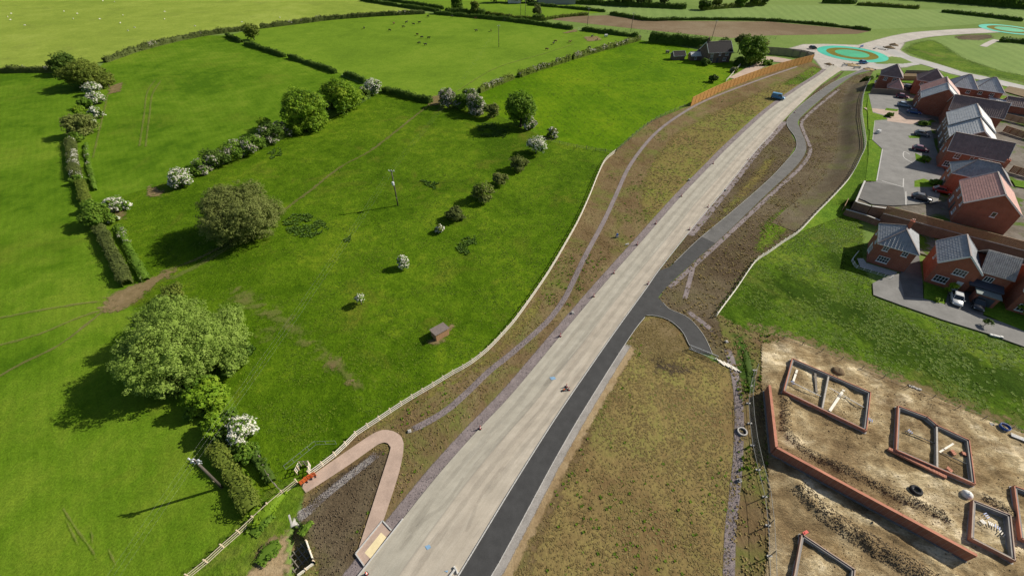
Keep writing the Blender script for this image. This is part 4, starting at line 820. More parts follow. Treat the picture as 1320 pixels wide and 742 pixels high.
for x, y, h, r, m_, lb in ((262, 506, 3.4, 2.6, 'leaf_mid', 'green bush joining the willow clump to the lower hedge'), (246, 500, 3.0, 2.4, 'leaf_dark', 'dark bush under the front of the willow clump'), (300, 545, 2.6, 1.7, 'leaf_mid', 'low bush just above the large white hawthorn'), (290, 572, 2.4, 1.6, 'leaf_dark', 'dark bush at the head of the lower trimmed hedge'), (322, 588, 2.0, 1.7, 'leaf_mid', 'bush below the large white hawthorn'), (202, 448, 4.0, 2.8, 'leaf_willow', 'sallow bush at the left foot of the willow clump'), (303, 478, 3.2, 2.4, 'leaf_willow', 'small sallow on the paddock side of the willow clump'), (225, 385, 3.0, 2.2, 'leaf_hedge', 'pale bush by the worn gateway above the willows')):
    tree_px(x, y, h, r, m_, lb, name='hedge_bush', cat='bush', lobes_n=9, leaf=0.17, dens=18, low=0.05, trunk=0.12)
for x, y, h, r, m_, bf, lb in ((272, 216, 3.0, 2.6, 'leaf_mid', 0.4, 'blossoming bush between the second and third hedgerow bushes'), (294, 207, 3.6, 2.8, 'leaf_bright', 0.0, 'bright green bush between the blossoming hedgerow bushes'), (315, 199, 3.8, 2.8, 'leaf_mid', 0.5, 'creamy blossoming bush in the middle of the hedgerow'), (337, 189, 3.6, 2.6, 'leaf_mid', 0.2, 'green bush just left of the pinkish hawthorn'), (365, 176, 4.6, 3.0, 'leaf_mid', 0.3, 'blossom flecked bush right of the pinkish hawthorn'), (415, 157, 4.8, 3.2, 'leaf_mid', 0.1, 'green bush between the two tall hedgerow trees'), (455, 136, 4.4, 3.0, 'leaf_mid', 0.2, 'green bush right under the broad hedgerow tree'), (470, 128, 4.0, 2.6, 'leaf_dark', 0.1, 'dark bush nearest the greyish white hawthorn')):
    tree_px(x, y, h, r, m_, lb, name='hedgerow_bush', cat='bush', lobes_n=10, leaf=0.22, dens=11, blossom='blossom_dull', bl_frac=bf, low=0.05, trunk=0.15, group='hedgerow trees and bushes')
for x, y, h, r, m_, bf, lb in ((106, 150, 3.4, 2.6, 'leaf_bright', 0.0, 'bright bush behind the third hawthorn of the left hedge'), (118, 160, 3.2, 2.2, 'leaf_mid', 0.5, 'blossom topped bush above the round olive tree'), (101, 182, 2.6, 2.0, 'leaf_mid', 0.2, 'bush between the round olive tree and the trimmed hedge'), (104, 236, 2.4, 1.6, 'leaf_mid', 0.1, 'bush in the gap between the upper trimmed hedges'), (121, 272, 2.8, 1.9, 'leaf_mid', 0.0, 'bush left of the round dark bush in the left hedge'), (146, 286, 2.0, 1.5, 'leaf_mid', 0.4, 'blossom flecked bush right of the round dark bush')):
    tree_px(x, y, h, r, m_, lb, name='hedge_bush', cat='bush', lobes_n=8, leaf=0.2, dens=13, blossom='blossom', bl_frac=bf, low=0.05, trunk=0.1)
for x, y, h, r, m_, lb in ((952, 84, 3.4, 2.6, 'leaf_dark', 'dark shrub against the right end of the cottage'), (908, 84, 2.6, 2.2, 'leaf_dark', 'dark shrub at the left corner of the cottage'), (905, 72, 5.0, 3.2, 'leaf_brown', 'tree behind the sheds left of the cottage'), (930, 70, 8.5, 3.6, 'leaf_dark', 'dark tree behind the cottage roof')):
    tree_px(x, y, h, r, m_, lb, name='cottage_shrub', cat='bush', lobes_n=9, leaf=0.3, dens=8, low=0.05, trunk=0.12)
# left hedge, top to bottom
tree_px(90, 95, 7.8, 5.4, 'leaf_dark', 'dark bushy tree at the top end of the left hedge', name='field_tree', cat='tree', lobes_n=16, leaf=0.3, dens=8, low=0.1)
tree_px(118, 112, 8.6, 7.4, 'leaf_hedge', 'broad dull green tree beside the bare earth at the left hedge top', name='field_tree', cat='tree', lobes_n=20, leaf=0.3, dens=8, low=0.08)
tree_px(141, 112, 4.4, 4.0, 'leaf_hedge', 'spreading bush at the foot of the broad dull tree, upper left', name='bush', lobes_n=8, leaf=0.28, dens=8, low=0.1)
tree_px(124, 122, 4.4, 2.6, 'leaf_mid', 'white hawthorn directly below the broad dull tree, upper left', name='hawthorn', cat='tree', lobes_n=11, leaf=0.22, dens=12, blossom='blossom', bl_frac=1.0, low=0.1)
tree_px(129, 134, 4.0, 2.7, 'leaf_mid', 'white hawthorn second down the left hedge', name='hawthorn', cat='tree', lobes_n=11, leaf=0.22, dens=12, blossom='blossom', bl_frac=1.0, low=0.1)
tree_px(113, 140, 3.6, 2.6, 'leaf_mid', 'green bush left of the white hawthorns in the left hedge', name='bush', lobes_n=9, leaf=0.26, dens=9, low=0.08)
tree_px(129, 153, 4.0, 2.2, 'leaf_mid', 'half white hawthorn third down the left hedge', name='hawthorn', cat='tree', lobes_n=10, leaf=0.22, dens=12, blossom='blossom', bl_frac=0.7, low=0.1)
tree_px(109, 174, 6.2, 4.4, 'leaf_olive', 'round olive green tree midway down the left hedge', name='field_tree', cat='tree', lobes_n=18, leaf=0.26, dens=10, low=0.06)
tree_px(132, 288, 4.8, 3.2, 'leaf_mid', 'round dark green bush standing over the left trimmed hedge', name='field_tree', cat='tree', lobes_n=14, leaf=0.24, dens=11, low=0.06)
tree_px(155, 270, 3.0, 2.3, 'leaf_mid', 'white hawthorn spreading right of the left trimmed hedge', name='hawthorn', cat='tree', lobes_n=12, leaf=0.2, dens=13, blossom='blossom', bl_frac=0.95, low=0.08, stretch=(1.5, 0.8, -0.2))
# hedgerow above the paddock, left to right
tree_px(236, 240, 4.4, 2.9, 'leaf_mid', 'white blossoming hawthorn alone at the left end of the middle hedgerow', name='hawthorn', cat='tree', lobes_n=15, leaf=0.2, dens=15, blossom='blossom', bl_frac=1.0, low=0.14)
row = [(262, 221, 2.8, 2.3, 'leaf_mid', 0.3, 'low bush next to the lone white hawthorn in the middle hedgerow'), (282, 213, 3.4, 2.9, 'leaf_dark', 0.3, 'dark blossom flecked bush, third in the middle hedgerow'), (304, 203, 3.6, 3.1, 'leaf_mid', 0.35, 'green bush with dull blossom, fourth in the middle hedgerow'),
       (326, 196, 3.8, 2.8, 'leaf_mid', 0.45, 'bush with creamy blossom left of the tall hedgerow trees'), (352, 182, 4.6, 3.0, 'leaf_dark', 0.6, 'pinkish white hawthorn left of the tallest hedgerow tree'), (345, 172, 4.2, 2.2, 'leaf_bright', 0.0, 'bright green bush behind the pinkish hawthorn in the hedgerow')]
for x, y, h, r, m_, bf, lb in row: tree_px(x, y, h*1.25, r*1.35, m_, lb, name='hedgerow_bush', cat='bush', lobes_n=11, leaf=0.23, dens=11, blossom='blossom_dull', bl_frac=bf, low=0.06, group=GL)
tree_px(396, 165, 11.0, 7.2, 'leaf_bright', 'tallest light green tree in the middle hedgerow', name='hedgerow_tree', cat='tree', lobes_n=22, leaf=0.27, dens=10, low=0.06, second='leaf_mid', trunk=0.3, flat=1.0)
tree_px(445, 143, 9.6, 7.0, 'leaf_bright', 'broad light green tree right of the tallest in the middle hedgerow', name='hedgerow_tree', cat='tree', lobes_n=20, leaf=0.27, dens=10, low=0.06, second='leaf_mid', trunk=0.3, flat=1.0)
tree_px(428, 146, 4.6, 2.4, 'leaf_dark', 'white flecked hawthorn between the two light green hedgerow trees', name='hawthorn', cat='tree', lobes_n=10, leaf=0.24, dens=11, blossom='blossom_dull', bl_frac=0.6, low=0.06)
tree_px(378, 172, 3.4, 2.4, 'leaf_mid', 'low blossom flecked bush at the foot of the tallest hedgerow tree', name='hedgerow_bush', cat='bush', lobes_n=9, leaf=0.24, dens=10, blossom='blossom_dull', bl_frac=0.25, low=0.06)
tree_px(463, 132, 3.8, 2.6, 'leaf_dark', 'dark bush between the broad hedgerow tree and the white hawthorn', name='hedgerow_bush', cat='bush', lobes_n=9, leaf=0.26, dens=10, low=0.06)
tree_px(482, 122, 5.6, 3.4, 'leaf_mid', 'greyish white hawthorn at the right end of the middle hedgerow', name='hawthorn', cat='tree', lobes_n=13, leaf=0.24, dens=12, blossom='blossom', bl_frac=0.9, low=0.12)
# hawthorns by the gap and the tall tree
for x, y, h, r, bf, m_, lb in ((577, 137, 5.2, 3.2, 0.95, 'leaf_dark', 'whitish hawthorn nearest the earth gap between pastures'), (597, 140, 4.4, 2.9, 0.25, 'leaf_mid', 'green hawthorn between the two whitish ones by the gap'), (614, 147, 5.4, 3.7, 0.85, 'leaf_dark', 'larger whitish hawthorn in the group right of the gap'), (635, 152, 4.0, 2.5, 0.0, 'leaf_olive', 'brownish green bush ending the whitish hawthorn group'), (606, 132, 4.2, 2.6, 0.5, 'leaf_mid', 'hawthorn at the back of the whitish group by the gap')):
    tree_px(x, y, h*1.15, r*1.15, m_, lb, name='hawthorn', cat='tree', lobes_n=12, leaf=0.25, dens=11, blossom='blossom_dull', bl_frac=bf, low=0.06)
tree_px(671, 164, 11.5, 5.4, 'leaf_mid', 'tall dark tree standing at the meadow corner', name='tall_tree', cat='tree', lobes_n=22, leaf=0.26, dens=10, low=0.06, flat=1.1, trunk=0.35, second='leaf_bright')
tree_px(681, 166, 4.6, 2.8, 'leaf_mid', 'whitish hawthorn against the foot of the tall meadow corner tree', name='hawthorn', cat='tree', lobes_n=10, leaf=0.24, dens=11, blossom='blossom_dull', bl_frac=0.55, low=0.06)
for x, y, h, r, bf, m_, lb in ((712, 177, 2.6, 1.7, 0.1, 'leaf_hedge', 'small bush at the meadow fence right of the white hawthorn'), (691, 198, 4.2, 2.9, 0.9, 'leaf_mid', 'white hawthorn top right of the row of paddock bushes'), (669, 219, 3.6, 2.4, 0.0, 'leaf_olive', 'olive bush just below the white hawthorn in the paddock row'), (644, 238, 2.7, 1.9, 0.0, 'leaf_olive', 'small olive bush third from the top of the paddock row'), (622, 258, 4.4, 2.6, 0.0, 'leaf_olive', 'largest yellow green bush in the paddock row'), (587, 282, 2.2, 1.9, 0.0, 'leaf_brown', 'brownish bush low in the paddock row'), (567, 299, 1.6, 0.9, 0.6, 'leaf_hedge', 'tiny pale bush at the lower end of the paddock row')):
    tree_px(x, y, h*1.15, r*1.15, m_, lb, name='paddock_bush', cat='bush', lobes_n=11, leaf=0.18, dens=15, blossom='blossom', bl_frac=bf, low=0.08, trunk=0.12, second='leaf_bright' if 'largest' in lb else None)
tree_px(521, 345, 2.7, 1.45, 'leaf_mid', 'small white hawthorn alone in the middle of the paddock', name='hawthorn', cat='tree', lobes_n=9, leaf=0.15, dens=20, blossom='blossom', bl_frac=1.0, low=0.15, trunk=0.1)
tree_px(466, 392, 2.6, 0.95, 'leaf_mid', 'slim white hawthorn, the lowest of those alone in the paddock', name='hawthorn', cat='tree', lobes_n=7, leaf=0.14, dens=22, blossom='blossom', bl_frac=1.0, low=0.15, trunk=0.08)
tree_px(328, 52, 7.5, 4.2, 'leaf_hedge', 'small tree where the upper field hedges meet', name='field_tree', cat='tree', lobes_n=12, leaf=0.32, dens=7, low=0.12)
tree_px(965, 82, 11.5, 6.6, 'leaf_mid', 'large round tree beside the old cottage', name='cottage_tree', cat='tree', lobes_n=24, leaf=0.34, dens=8, low=0.05, flat=1.0)
tree_px(976, 74, 10.0, 3.8, 'leaf_olive', 'yellow green tree behind the round cottage tree', name='cottage_tree', cat='tree', lobes_n=12, leaf=0.34, dens=8, low=0.05)
tree_px(951, 68, 9.0, 3.4, 'leaf_brown', 'bare brownish tree behind the cottage roof end', name='cottage_tree', cat='tree', lobes_n=10, leaf=0.3, dens=5, low=0.2)
tree_px(919, 106, 2.6, 2.0, 'leaf_dark', 'dark bush at the meadow edge below the cottage', name='bush', lobes_n=7, leaf=0.28, dens=9, low=0.05)
tree_px(946, 93, 1.8, 1.7, 'leaf_hedge', 'pale shrub by the cottage gate', name='bush', lobes_n=6, leaf=0.25, dens=9, low=0.05, blossom='blossom_dull', bl_frac=0.4)
tree_px(988, 84, 2.0, 2.2, 'leaf_mid', 'low green bush between the gravel track and the orange fence', name='bush', lobes_n=7, leaf=0.28, dens=9, low=0.05, stretch=(1.6, 0.7, 0.6))
tree_px(1116, 110, 3.6, 2.3, 'leaf_dark', 'dark conifer like bush at the top of the verge by the houses', name='bush', lobes_n=9, leaf=0.28, dens=9, low=0.05)
tree_px(590, 16, 13.5, 4.0, 'leaf_mid', 'tall rounded tree by the lane at the top of the picture', name='lane_tree', cat='tree', lobes_n=16, leaf=0.45, dens=5, low=0.15, flat=1.2)
tree_px(613, 19, 7.5, 3.4, 'leaf_hedge', 'smaller pale tree right of the tall lane tree', name='lane_tree', cat='tree', lobes_n=11, leaf=0.42, dens=5, low=0.2)
tree_px(692, 24, 8.0, 3.2, 'leaf_brown', 'thin bare tree by the far lane', name='lane_tree', cat='tree', lobes_n=9, leaf=0.3, dens=2.2, low=0.3)
for i, (x, y, h, r, m_) in enumerate([(797, 7, 9, 4, 'leaf_brown'), (806, 7.5, 8, 3.6, 'leaf_hedge'), (822, 8, 9.5, 4.4, 'leaf_brown'), (832, 8.6, 8, 3.8, 'leaf_dark'), (854, 9.6, 7, 3.4, 'leaf_brown'), (906, 13, 6, 4, 'leaf_dark'), (924, 11, 6, 4, 'leaf_hedge'), (954, 9, 6, 4, 'leaf_mid'), (972, 8, 7, 4.5, 'leaf_hedge'), (982, 6.5, 8.5, 5, 'leaf_brown')]):
    tree_px(x, y, h, r, m_, ['brown tree, first from the left in the far hedge line', 'dull tree, second in the far hedge line', 'brown tree, third in the far hedge line', 'dark tree, fourth in the far hedge line', 'brown tree, fifth in the far hedge line', 'dark bush opening the second far hedge line', 'dull bush, second in the second far hedge line', 'green bush, third in the second far hedge line', 'dull tree, fourth in the second far hedge line', 'brown tree ending the second far hedge line'][i], name='far_tree', cat='tree', group='trees along the far hedges', lobes_n=8, leaf=0.5, dens=3.5, low=0.15)
for i, (x, y) in enumerate([(668, 4), (681, 3.5), (640, 3.5), (652, 3)]):
    tree_px(x, y, 8, 5, ['leaf_dark', 'leaf_dark', 'leaf_hedge', 'leaf_mid'][i], ['dark tree at the farmyard left of the grey barn', 'dark tree touching the grey barn', 'dull tree left of the pale farmyard', 'green tree at the pale farmyard'][i], name='farm_tree', cat='tree', lobes_n=9, leaf=0.5, dens=4, low=0.1)
# hedges
def hpx(px, w_, h_, mat, label, **k): return hedge('hedge', smooth_line(PP(px), 3.0), w_, h_, mat, label, **k)
hpx([(94, 184), (95, 200), (98, 218), (102, 233)], 2.3, 1.9, 'leaf_brown', 'trimmed brownish hedge with white tufts, upper stretch at left', leaf=0.16, dens=26, blossom='blossom', bl_frac=0.36, rough=0.16)
hpx([(106, 237), (110, 252), (117, 270)], 2.2, 1.8, 'leaf_hedge', 'short trimmed hedge above the round dark bush at left', leaf=0.16, dens=24, rough=0.18)
hpx([(130, 296), (143, 320), (155, 343), (166, 368)], 2.3, 1.9, 'leaf_brown', 'trimmed flat topped hedge below the round dark bush at left', leaf=0.16, dens=28, rough=0.15, blossom='blossom', bl_frac=0.22)
hpx([(112, 186), (116, 215), (124, 246)], 1.1, 1.0, 'leaf_mid', 'thin scrubby hedge line right of the upper trimmed hedge', leaf=0.18, dens=12, rough=0.3, blossom='blossom_dull', bl_frac=0.3)
hpx([(152, 292), (166, 318), (178, 342), (190, 362)], 1.6, 1.1, 'leaf_mid', 'scrubby low hedge right of the lower trimmed hedge', leaf=0.18, dens=14, rough=0.3, blossom='blossom_dull', bl_frac=0.33)
hpx([(280, 577), (296, 604), (314, 634), (330, 660)], 2.3, 1.9, 'leaf_hedge', 'trimmed hedge beside the leaning pole at lower left', leaf=0.15, dens=32, rough=0.16)
hpx([(296, 580), (320, 585), (338, 600), (352, 622)], 1.3, 1.2, 'leaf_dark', 'dark scrubby hedge right of the trimmed one at lower left', leaf=0.2, dens=14, rough=0.3)
hpx([(328, 660), (340, 672), (352, 650), (366, 634)], 2.0, 0.9, 'leaf_bright', 'bright scrub growing under the fence by the ditch', leaf=0.18, dens=16, rough=0.35)
hpx([(326, 690), (338, 676), (352, 664)], 1.6, 0.8, 'leaf_mid', 'low scrub between the fence and the sandy ditch bank', leaf=0.18, dens=14, rough=0.35)
hpx([(334, 728), (346, 712), (362, 700)], 1.5, 0.8, 'leaf_mid', 'green scrub on the sandy bank beside the ditch', leaf=0.16, dens=16, rough=0.3)
hpx([(387, 690), (396, 680), (402, 672)], 0.9, 0.5, 'leaf_mid', 'small weeds at the culvert mouth', leaf=0.14, dens=16, rough=0.3)
hpx([(-60, 95), (0, 94), (50, 93), (82, 93)], 2.2, 2.2, 'leaf_brown', 'hedge running to the left edge below the sheep pasture', leaf=0.26, dens=9, rough=0.22, blossom='blossom_dull', bl_frac=0.3)
hpx([(136, 81), (190, 63), (260, 47), (330, 38)], 2.2, 2.3, 'leaf_brown', 'long curved hedge between the sheep pasture and the upper field', leaf=0.28, dens=9, rough=0.22, blossom='blossom_dull', bl_frac=0.25)
hpx([(336, 37), (385, 31), (430, 25.5), (490, 21), (548, 18)], 2.2, 2.3, 'leaf_brown', 'hedge between the sheep and cattle pastures', leaf=0.32, dens=8, rough=0.22, blossom='blossom_dull', bl_frac=0.22)
hpx([(293, 47), (301, 51), (312, 55.5)], 1.8, 1.9, 'leaf_dark', 'shortest dark hedge piece at the corner of the upper field', leaf=0.3, dens=9, rough=0.22)
hpx([(316, 57.5), (340, 65), (368, 74)], 1.8, 1.9, 'leaf_dark', 'dark hedge piece, second from the upper field corner', leaf=0.28, dens=9, rough=0.22)
hpx([(373, 75), (405, 85), (434, 95)], 1.9, 1.9, 'leaf_dark', 'dark hedge piece, third from the upper field corner', leaf=0.28, dens=9, rough=0.22)
hpx([(444, 97), (458, 102), (472, 108)], 2.0, 2.0, 'leaf_dark', 'short dark hedge piece behind the broad hedgerow tree', leaf=0.28, dens=9, rough=0.22)
hpx([(494, 118), (525, 126), (557, 133)], 2.2, 2.1, 'leaf_dark', 'dark hedge between the white hawthorn and the earth gap', leaf=0.27, dens=10, rough=0.22)
hpx([(618, 120), (640, 110), (662, 102)], 2.0, 2.2, 'leaf_hedge', 'blossom flecked hedge nearest the hawthorn group', leaf=0.27, dens=9, blossom='blossom_dull', bl_frac=0.42, rough=0.25)
hpx([(668, 100), (700, 89), (735, 78)], 2.1, 2.4, 'leaf_hedge', 'middle stretch of the blossom flecked hedge above the meadow', leaf=0.28, dens=9, blossom='blossom_dull', bl_frac=0.42, rough=0.25)
hpx([(738, 77), (770, 67), (800, 59), (825, 52)], 2.1, 2.3, 'leaf_hedge', 'far stretch of the blossom flecked hedge above the meadow', leaf=0.3, dens=8, blossom='blossom_dull', bl_frac=0.42, rough=0.22)
hpx([(236, 234), (262, 222), (300, 206), (330, 194)], 1.2, 1.0, 'leaf_dark', 'low undergrowth hedge under the middle hedgerow', leaf=0.24, dens=10, rough=0.3)
hpx([(330, 194), (360, 180), (400, 163), (450, 140), (476, 126)], 1.8, 1.8, 'leaf_dark', 'dark undergrowth joining the tall hedgerow trees', leaf=0.26, dens=10, rough=0.3)
hpx([(465, 1), (515, 9), (568, 16)], 2.0, 2.0, 'leaf_dark', 'left hedge of the far lane at the top', leaf=0.34, dens=7, rough=0.22)
hpx([(486, -1), (530, 5.5), (572, 12.5)], 2.0, 2.0, 'leaf_dark', 'right hedge of the far lane at the top', leaf=0.34, dens=7, rough=0.22)
hpx([(560, 18.5), (610, 23), (660, 28), (738, 38.5)], 2.0, 2.1, 'leaf_dark', 'dark hedge along the top of the cattle pasture', leaf=0.34, dens=7, rough=0.22)
hpx([(574, 18), (600, 18.5), (626, 20)], 3.0, 3.0, 'leaf_dark', 'thick hedge at the foot of the tall lane tree', leaf=0.38, dens=7, rough=0.22)
hpx([(626, 19), (655, 23), (680, 26), (704, 27)], 1.8, 1.9, 'leaf_hedge', 'hedge beyond the lane towards the bare tree', leaf=0.36, dens=7, rough=0.22)
hpx([(686, 26), (702, 26.5)], 2.6, 2.8, 'leaf_dark', 'short thick hedge at the foot of the bare tree', leaf=0.36, dens=7, rough=0.22)
hpx([(750, 39.5), (785, 44), (822, 48.5)], 2.0, 2.0, 'leaf_dark', 'dark hedge from the cattle gate to the cottage hedge', leaf=0.34, dens=7, rough=0.22)
hpx([(836, 54), (870, 57.5), (914, 62)], 3.2, 4.6, 'leaf_dark', 'tall dense dark hedge left of the cottage', leaf=0.34, dens=8, rough=0.1)
hpx([(704, 26), (730, 22), (758, 20)], 1.6, 1.6, 'leaf_hedge', 'hedge at the left corner of the ploughed field', leaf=0.36, dens=6, rough=0.22)
hpx([(786, 19), (812, 23.5), (835, 27), (862, 26.5)], 1.8, 1.8, 'leaf_dark', 'dark hedge along the top left of the ploughed field', leaf=0.36, dens=6, rough=0.22)
hpx([(862, 26.5), (920, 26), (990, 27.5), (1060, 33), (1122, 40)], 1.5, 1.5, 'leaf_dark', 'thin dark hedge along the top of the ploughed field', leaf=0.36, dens=6, rough=0.22)
hpx([(680, 7), (720, 10), (780, 16)], 1.6, 1.6, 'leaf_dark', 'hedge below the grey barn', leaf=0.4, dens=5, rough=0.22)
hpx([(740, 5), (780, 7), (830, 9.5), (884, 12)], 2.6, 3.0, 'leaf_dark', 'far hedge with brown trees right of the barn', leaf=0.45, dens=5, rough=0.22)
hpx([(904, 13.5), (940, 10.5), (985, 7)], 2.4, 2.6, 'leaf_hedge', 'far hedge with mixed bushes at the top', leaf=0.45, dens=5, rough=0.22)
hpx([(1060, 4), (1080, 4.5), (1102, 5)], 4.0, 3.5, 'leaf_dark', 'thick far hedge clump near the top', leaf=0.45, dens=5, rough=0.22)
hpx([(1104, 7), (1140, 9), (1184, 12)], 2.0, 2.0, 'leaf_hedge', 'far hedge across the pale crop, left of the two', leaf=0.45, dens=4, rough=0.22)
hpx([(1213, 16), (1260, 21), (1318, 28)], 2.0, 2.0, 'leaf_dark', 'far hedge across the pale crop, right of the two', leaf=0.45, dens=4, rough=0.22)
hpx([(1288, 54), (1305, 55), (1340, 58)], 2.4, 2.2, 'leaf_dark', 'short dark hedge at the right edge below the far roundabout', leaf=0.4, dens=5, rough=0.22)
hpx([(1140, -3), (1190, 0), (1250, 5), (1330, 12), (1420, 22)], 9.0, 7.0, 'leaf_dark', 'long dark belt of trees in the far top right corner', leaf=0.7, dens=2.2, rough=0.3, step=3, cat='woodland')
hpx([(960, 452), (966, 478), (968, 505)], 1.1, 0.3, 'leaf_dark', 'green scrub between the railing and the site', leaf=0.17, dens=14, rough=0.3)
# garden saplings near the front houses
tree_px(1220, 378, 2.8, 1.0, 'leaf_bright', 'small yellow green garden tree before the gabled front house', name='garden_tree', cat='tree', lobes_n=6, leaf=0.15, dens=14, low=0.3, trunk=0.06)
tree_px(1312, 405, 3.0, 1.2, 'leaf_bright', 'small yellow green garden tree at the right edge by the bay window', name='garden_tree', cat='tree', lobes_n=6, leaf=0.15, dens=14, low=0.3, trunk=0.06)
tree_px(1206, 389, 0.9, 0.6, 'leaf_bright', 'tiny bush at the corner of the front lawn', name='bush', lobes_n=4, leaf=0.14, dens=14, low=0.1, trunk=0)
tree_px(1268, 420, 1.6, 0.8, 'leaf_dark', 'dark leafless looking shrub beside the estate drive', name='bush', lobes_n=5, leaf=0.13, dens=8, low=0.3, trunk=0.05)
for i, (x, y, lb) in enumerate([(1205, 239, 'dark shrub on the little lawn by the black parked car'), (1190, 208, 'shrub beside the curved kerb above the little lawn'), (1188, 162, 'hedge like shrub at the end of the pink paving'), (1145, 151, 'shrub on the grass corner beside the pink paving')]):
    plant('shrub', P(x, y, T), 1.4, 1.4, 'leaf_mid', lb, 'bush', None, 6, 0.2, 12, low=0.08, trunk=0)
# grass and soil relief
near = PP([(-20, 330), (1340, 330), (1340, 770), (-20, 770)])
X, Y = scatter_pts(paddock, 7.0, (0.35, 0.35, 0.85), seed=1); k = rng.uniform(0, 1, len(X)) < np.clip(75/np.hypot(X, Y+10), 0, 1)**1.6
tufts('paddock_grass', X[k], Y[k], 'tuft_green', (0.03, 0.10), 0.12, 3, 0.03, bias=0.1)
X, Y = scatter_pts(meadow, 0.7, (0.25, 0.3, 0.9), seed=8); tufts('meadow_grass', X, Y, 'tuft_green', (0.04, 0.14), 0.16, 3, 0.03, bias=0.1)
X, Y = scatter_pts(rough_right, 12.0, (0.3, 0.3, 0.85), seed=3); tufts('rough_grass_tufts', X, Y, 'tuft_green', (0.04, 0.12), 0.16, 3, 0.05, bias=0.15)
for q in NETTLES:
    X, Y = scatter_pts(PP(q), 9.0, (0.7, 0.25, 0.8), seed=4); tufts('nettles', X, Y, 'tuft_rank', (0.12, 0.4), 0.2, 5, 0.04)
road_band = [p for p in offset(road_l, -2.2)]+[p for p in road_r[::-1]]
drain_band = [p for p in offset(smooth_line(PP(DRAIN_PX), 3), -0.6)]+[p for p in offset(smooth_line(PP(DRAIN_PX), 3), 0.6)][::-1]
pk_band = pk_out+pk_in[::-1]; slab_band = PP([(455, 716), (494, 668), (508, 684), (470, 735)])
ex = (road_band, drain_band, pk_band, slab_band, loop_soil)
far = lambda X, Y, d: rng.uniform(0, 1, len(X)) < np.clip(d/np.hypot(X, Y+10), 0, 1)**1.8
X, Y = scatter_pts(verge_left, 7.0, (0.5, 0.15, 0.8), ex, 5); k = far(X, Y, 70); tufts('verge_weeds', X[k], Y[k], 'tuft_dry', (0.03, 0.10), 0.10, 3, 0.07)
X, Y = scatter_pts(verge_left, 1.4, (0.12, 0.48, 0.8), ex, 15); k = far(X, Y, 70); tufts('verge_weeds', X[k], Y[k], 'tuft_green', (0.06, 0.2), 0.14, 4, 0.08)
X, Y = scatter_pts(verge_left, 6.0, (0.3, 0.2, 0.8), ex, 6); k = far(X, Y, 38); clods('soil_clods', X[k], Y[k], 'clod_brown', (0.03, 0.13), 0.09)
X, Y = scatter_pts(loop_soil, 30.0, (0.5, 0.1, 0.7), (pk_band, slab_band, road_band)); clods('soil_clods', X, Y, 'clod_soil', (0.02, 0.13), 0.09)
X, Y = scatter_pts(loop_soil, 2.0, (0.3, 0.5, 0.8), (pk_band, slab_band, road_band), 44); tufts('verge_weeds', X, Y, 'tuft_green', (0.05, 0.16), 0.12, 4, 0.08)
X, Y = scatter_pts(olive, 3.5, (0.3, 0.2, 0.8), (drain_band, road_band), 7); tufts('verge_weeds', X, Y, 'tuft_dry', (0.05, 0.14), 0.16, 3, 0.08, bias=0.22)
X, Y = scatter_pts(verge_mid, 20.0, (0.4, 0.1, 0.8), (), 8); tufts('verge_weeds', X, Y, 'tuft_dry', (0.02, 0.06), 0.09, 3, 0.075)
X, Y = scatter_pts(verge_mid, 0.6, (0.1, 0.52, 0.75), (), 18); tufts('verge_weeds', X, Y, 'tuft_green', (0.04, 0.14), 0.12, 4, 0.09)
for poly in (verge_right, verge_split):
    X, Y = scatter_pts(poly, 3.0, (0.25, 0.2, 0.8), (), 9); tufts('verge_weeds', X, Y, 'tuft_dry', (0.05, 0.2), 0.13, 3, 0.12); X, Y = scatter_pts(poly, 1.5, None); clods('soil_clods', X, Y, 'clod_brown', (0.03, 0.12), 0.10)
X, Y = scatter_pts(edge_strip, 9.0, (0.4, 0.3, 0.8), (), 10); tufts('scrub_weeds', X, Y, 'tuft_dry', (0.04, 0.16), 0.12, 3, 0.14, bias=0.12)
X, Y = scatter_pts(edge_strip, 2.5, (0.2, 0.55, 0.8), (), 20); tufts('scrub_weeds', X, Y, 'tuft_green', (0.1, 0.4), 0.16, 4, 0.14)
def along(line, n, spread):
    q = resample(line, n); nn = normals2(q); s = rng.uniform(-spread, spread, n); return np.array([p.x+m_.x*t for p, m_, t in zip(q, nn, s)]), np.array([p.y+m_.y*t for p, m_, t in zip(q, nn, s)])
X, Y = along(offset(road_l[1:], -0.75), 6500, 0.8); clods('margin_stones', X, Y, 'pebble', (0.02, 0.07), 0.14)
X, Y = along(smooth_line(PP(DRAIN_PX[:9]), 2), 2500, 0.45); clods('drain_stones', X, Y, 'pebble', (0.02, 0.07), 0.14)
for ln in ([(951, 507), (953, 548), (951, 594), (946, 644), (941, 691), (939, 760)], [(486, 586), (430, 630), (384, 670)]):
    X, Y = along(smooth_line(PP(ln), 1), 1800, 0.55); clods('drain_stones', X, Y, 'pebble', (0.02, 0.08), 0.16)
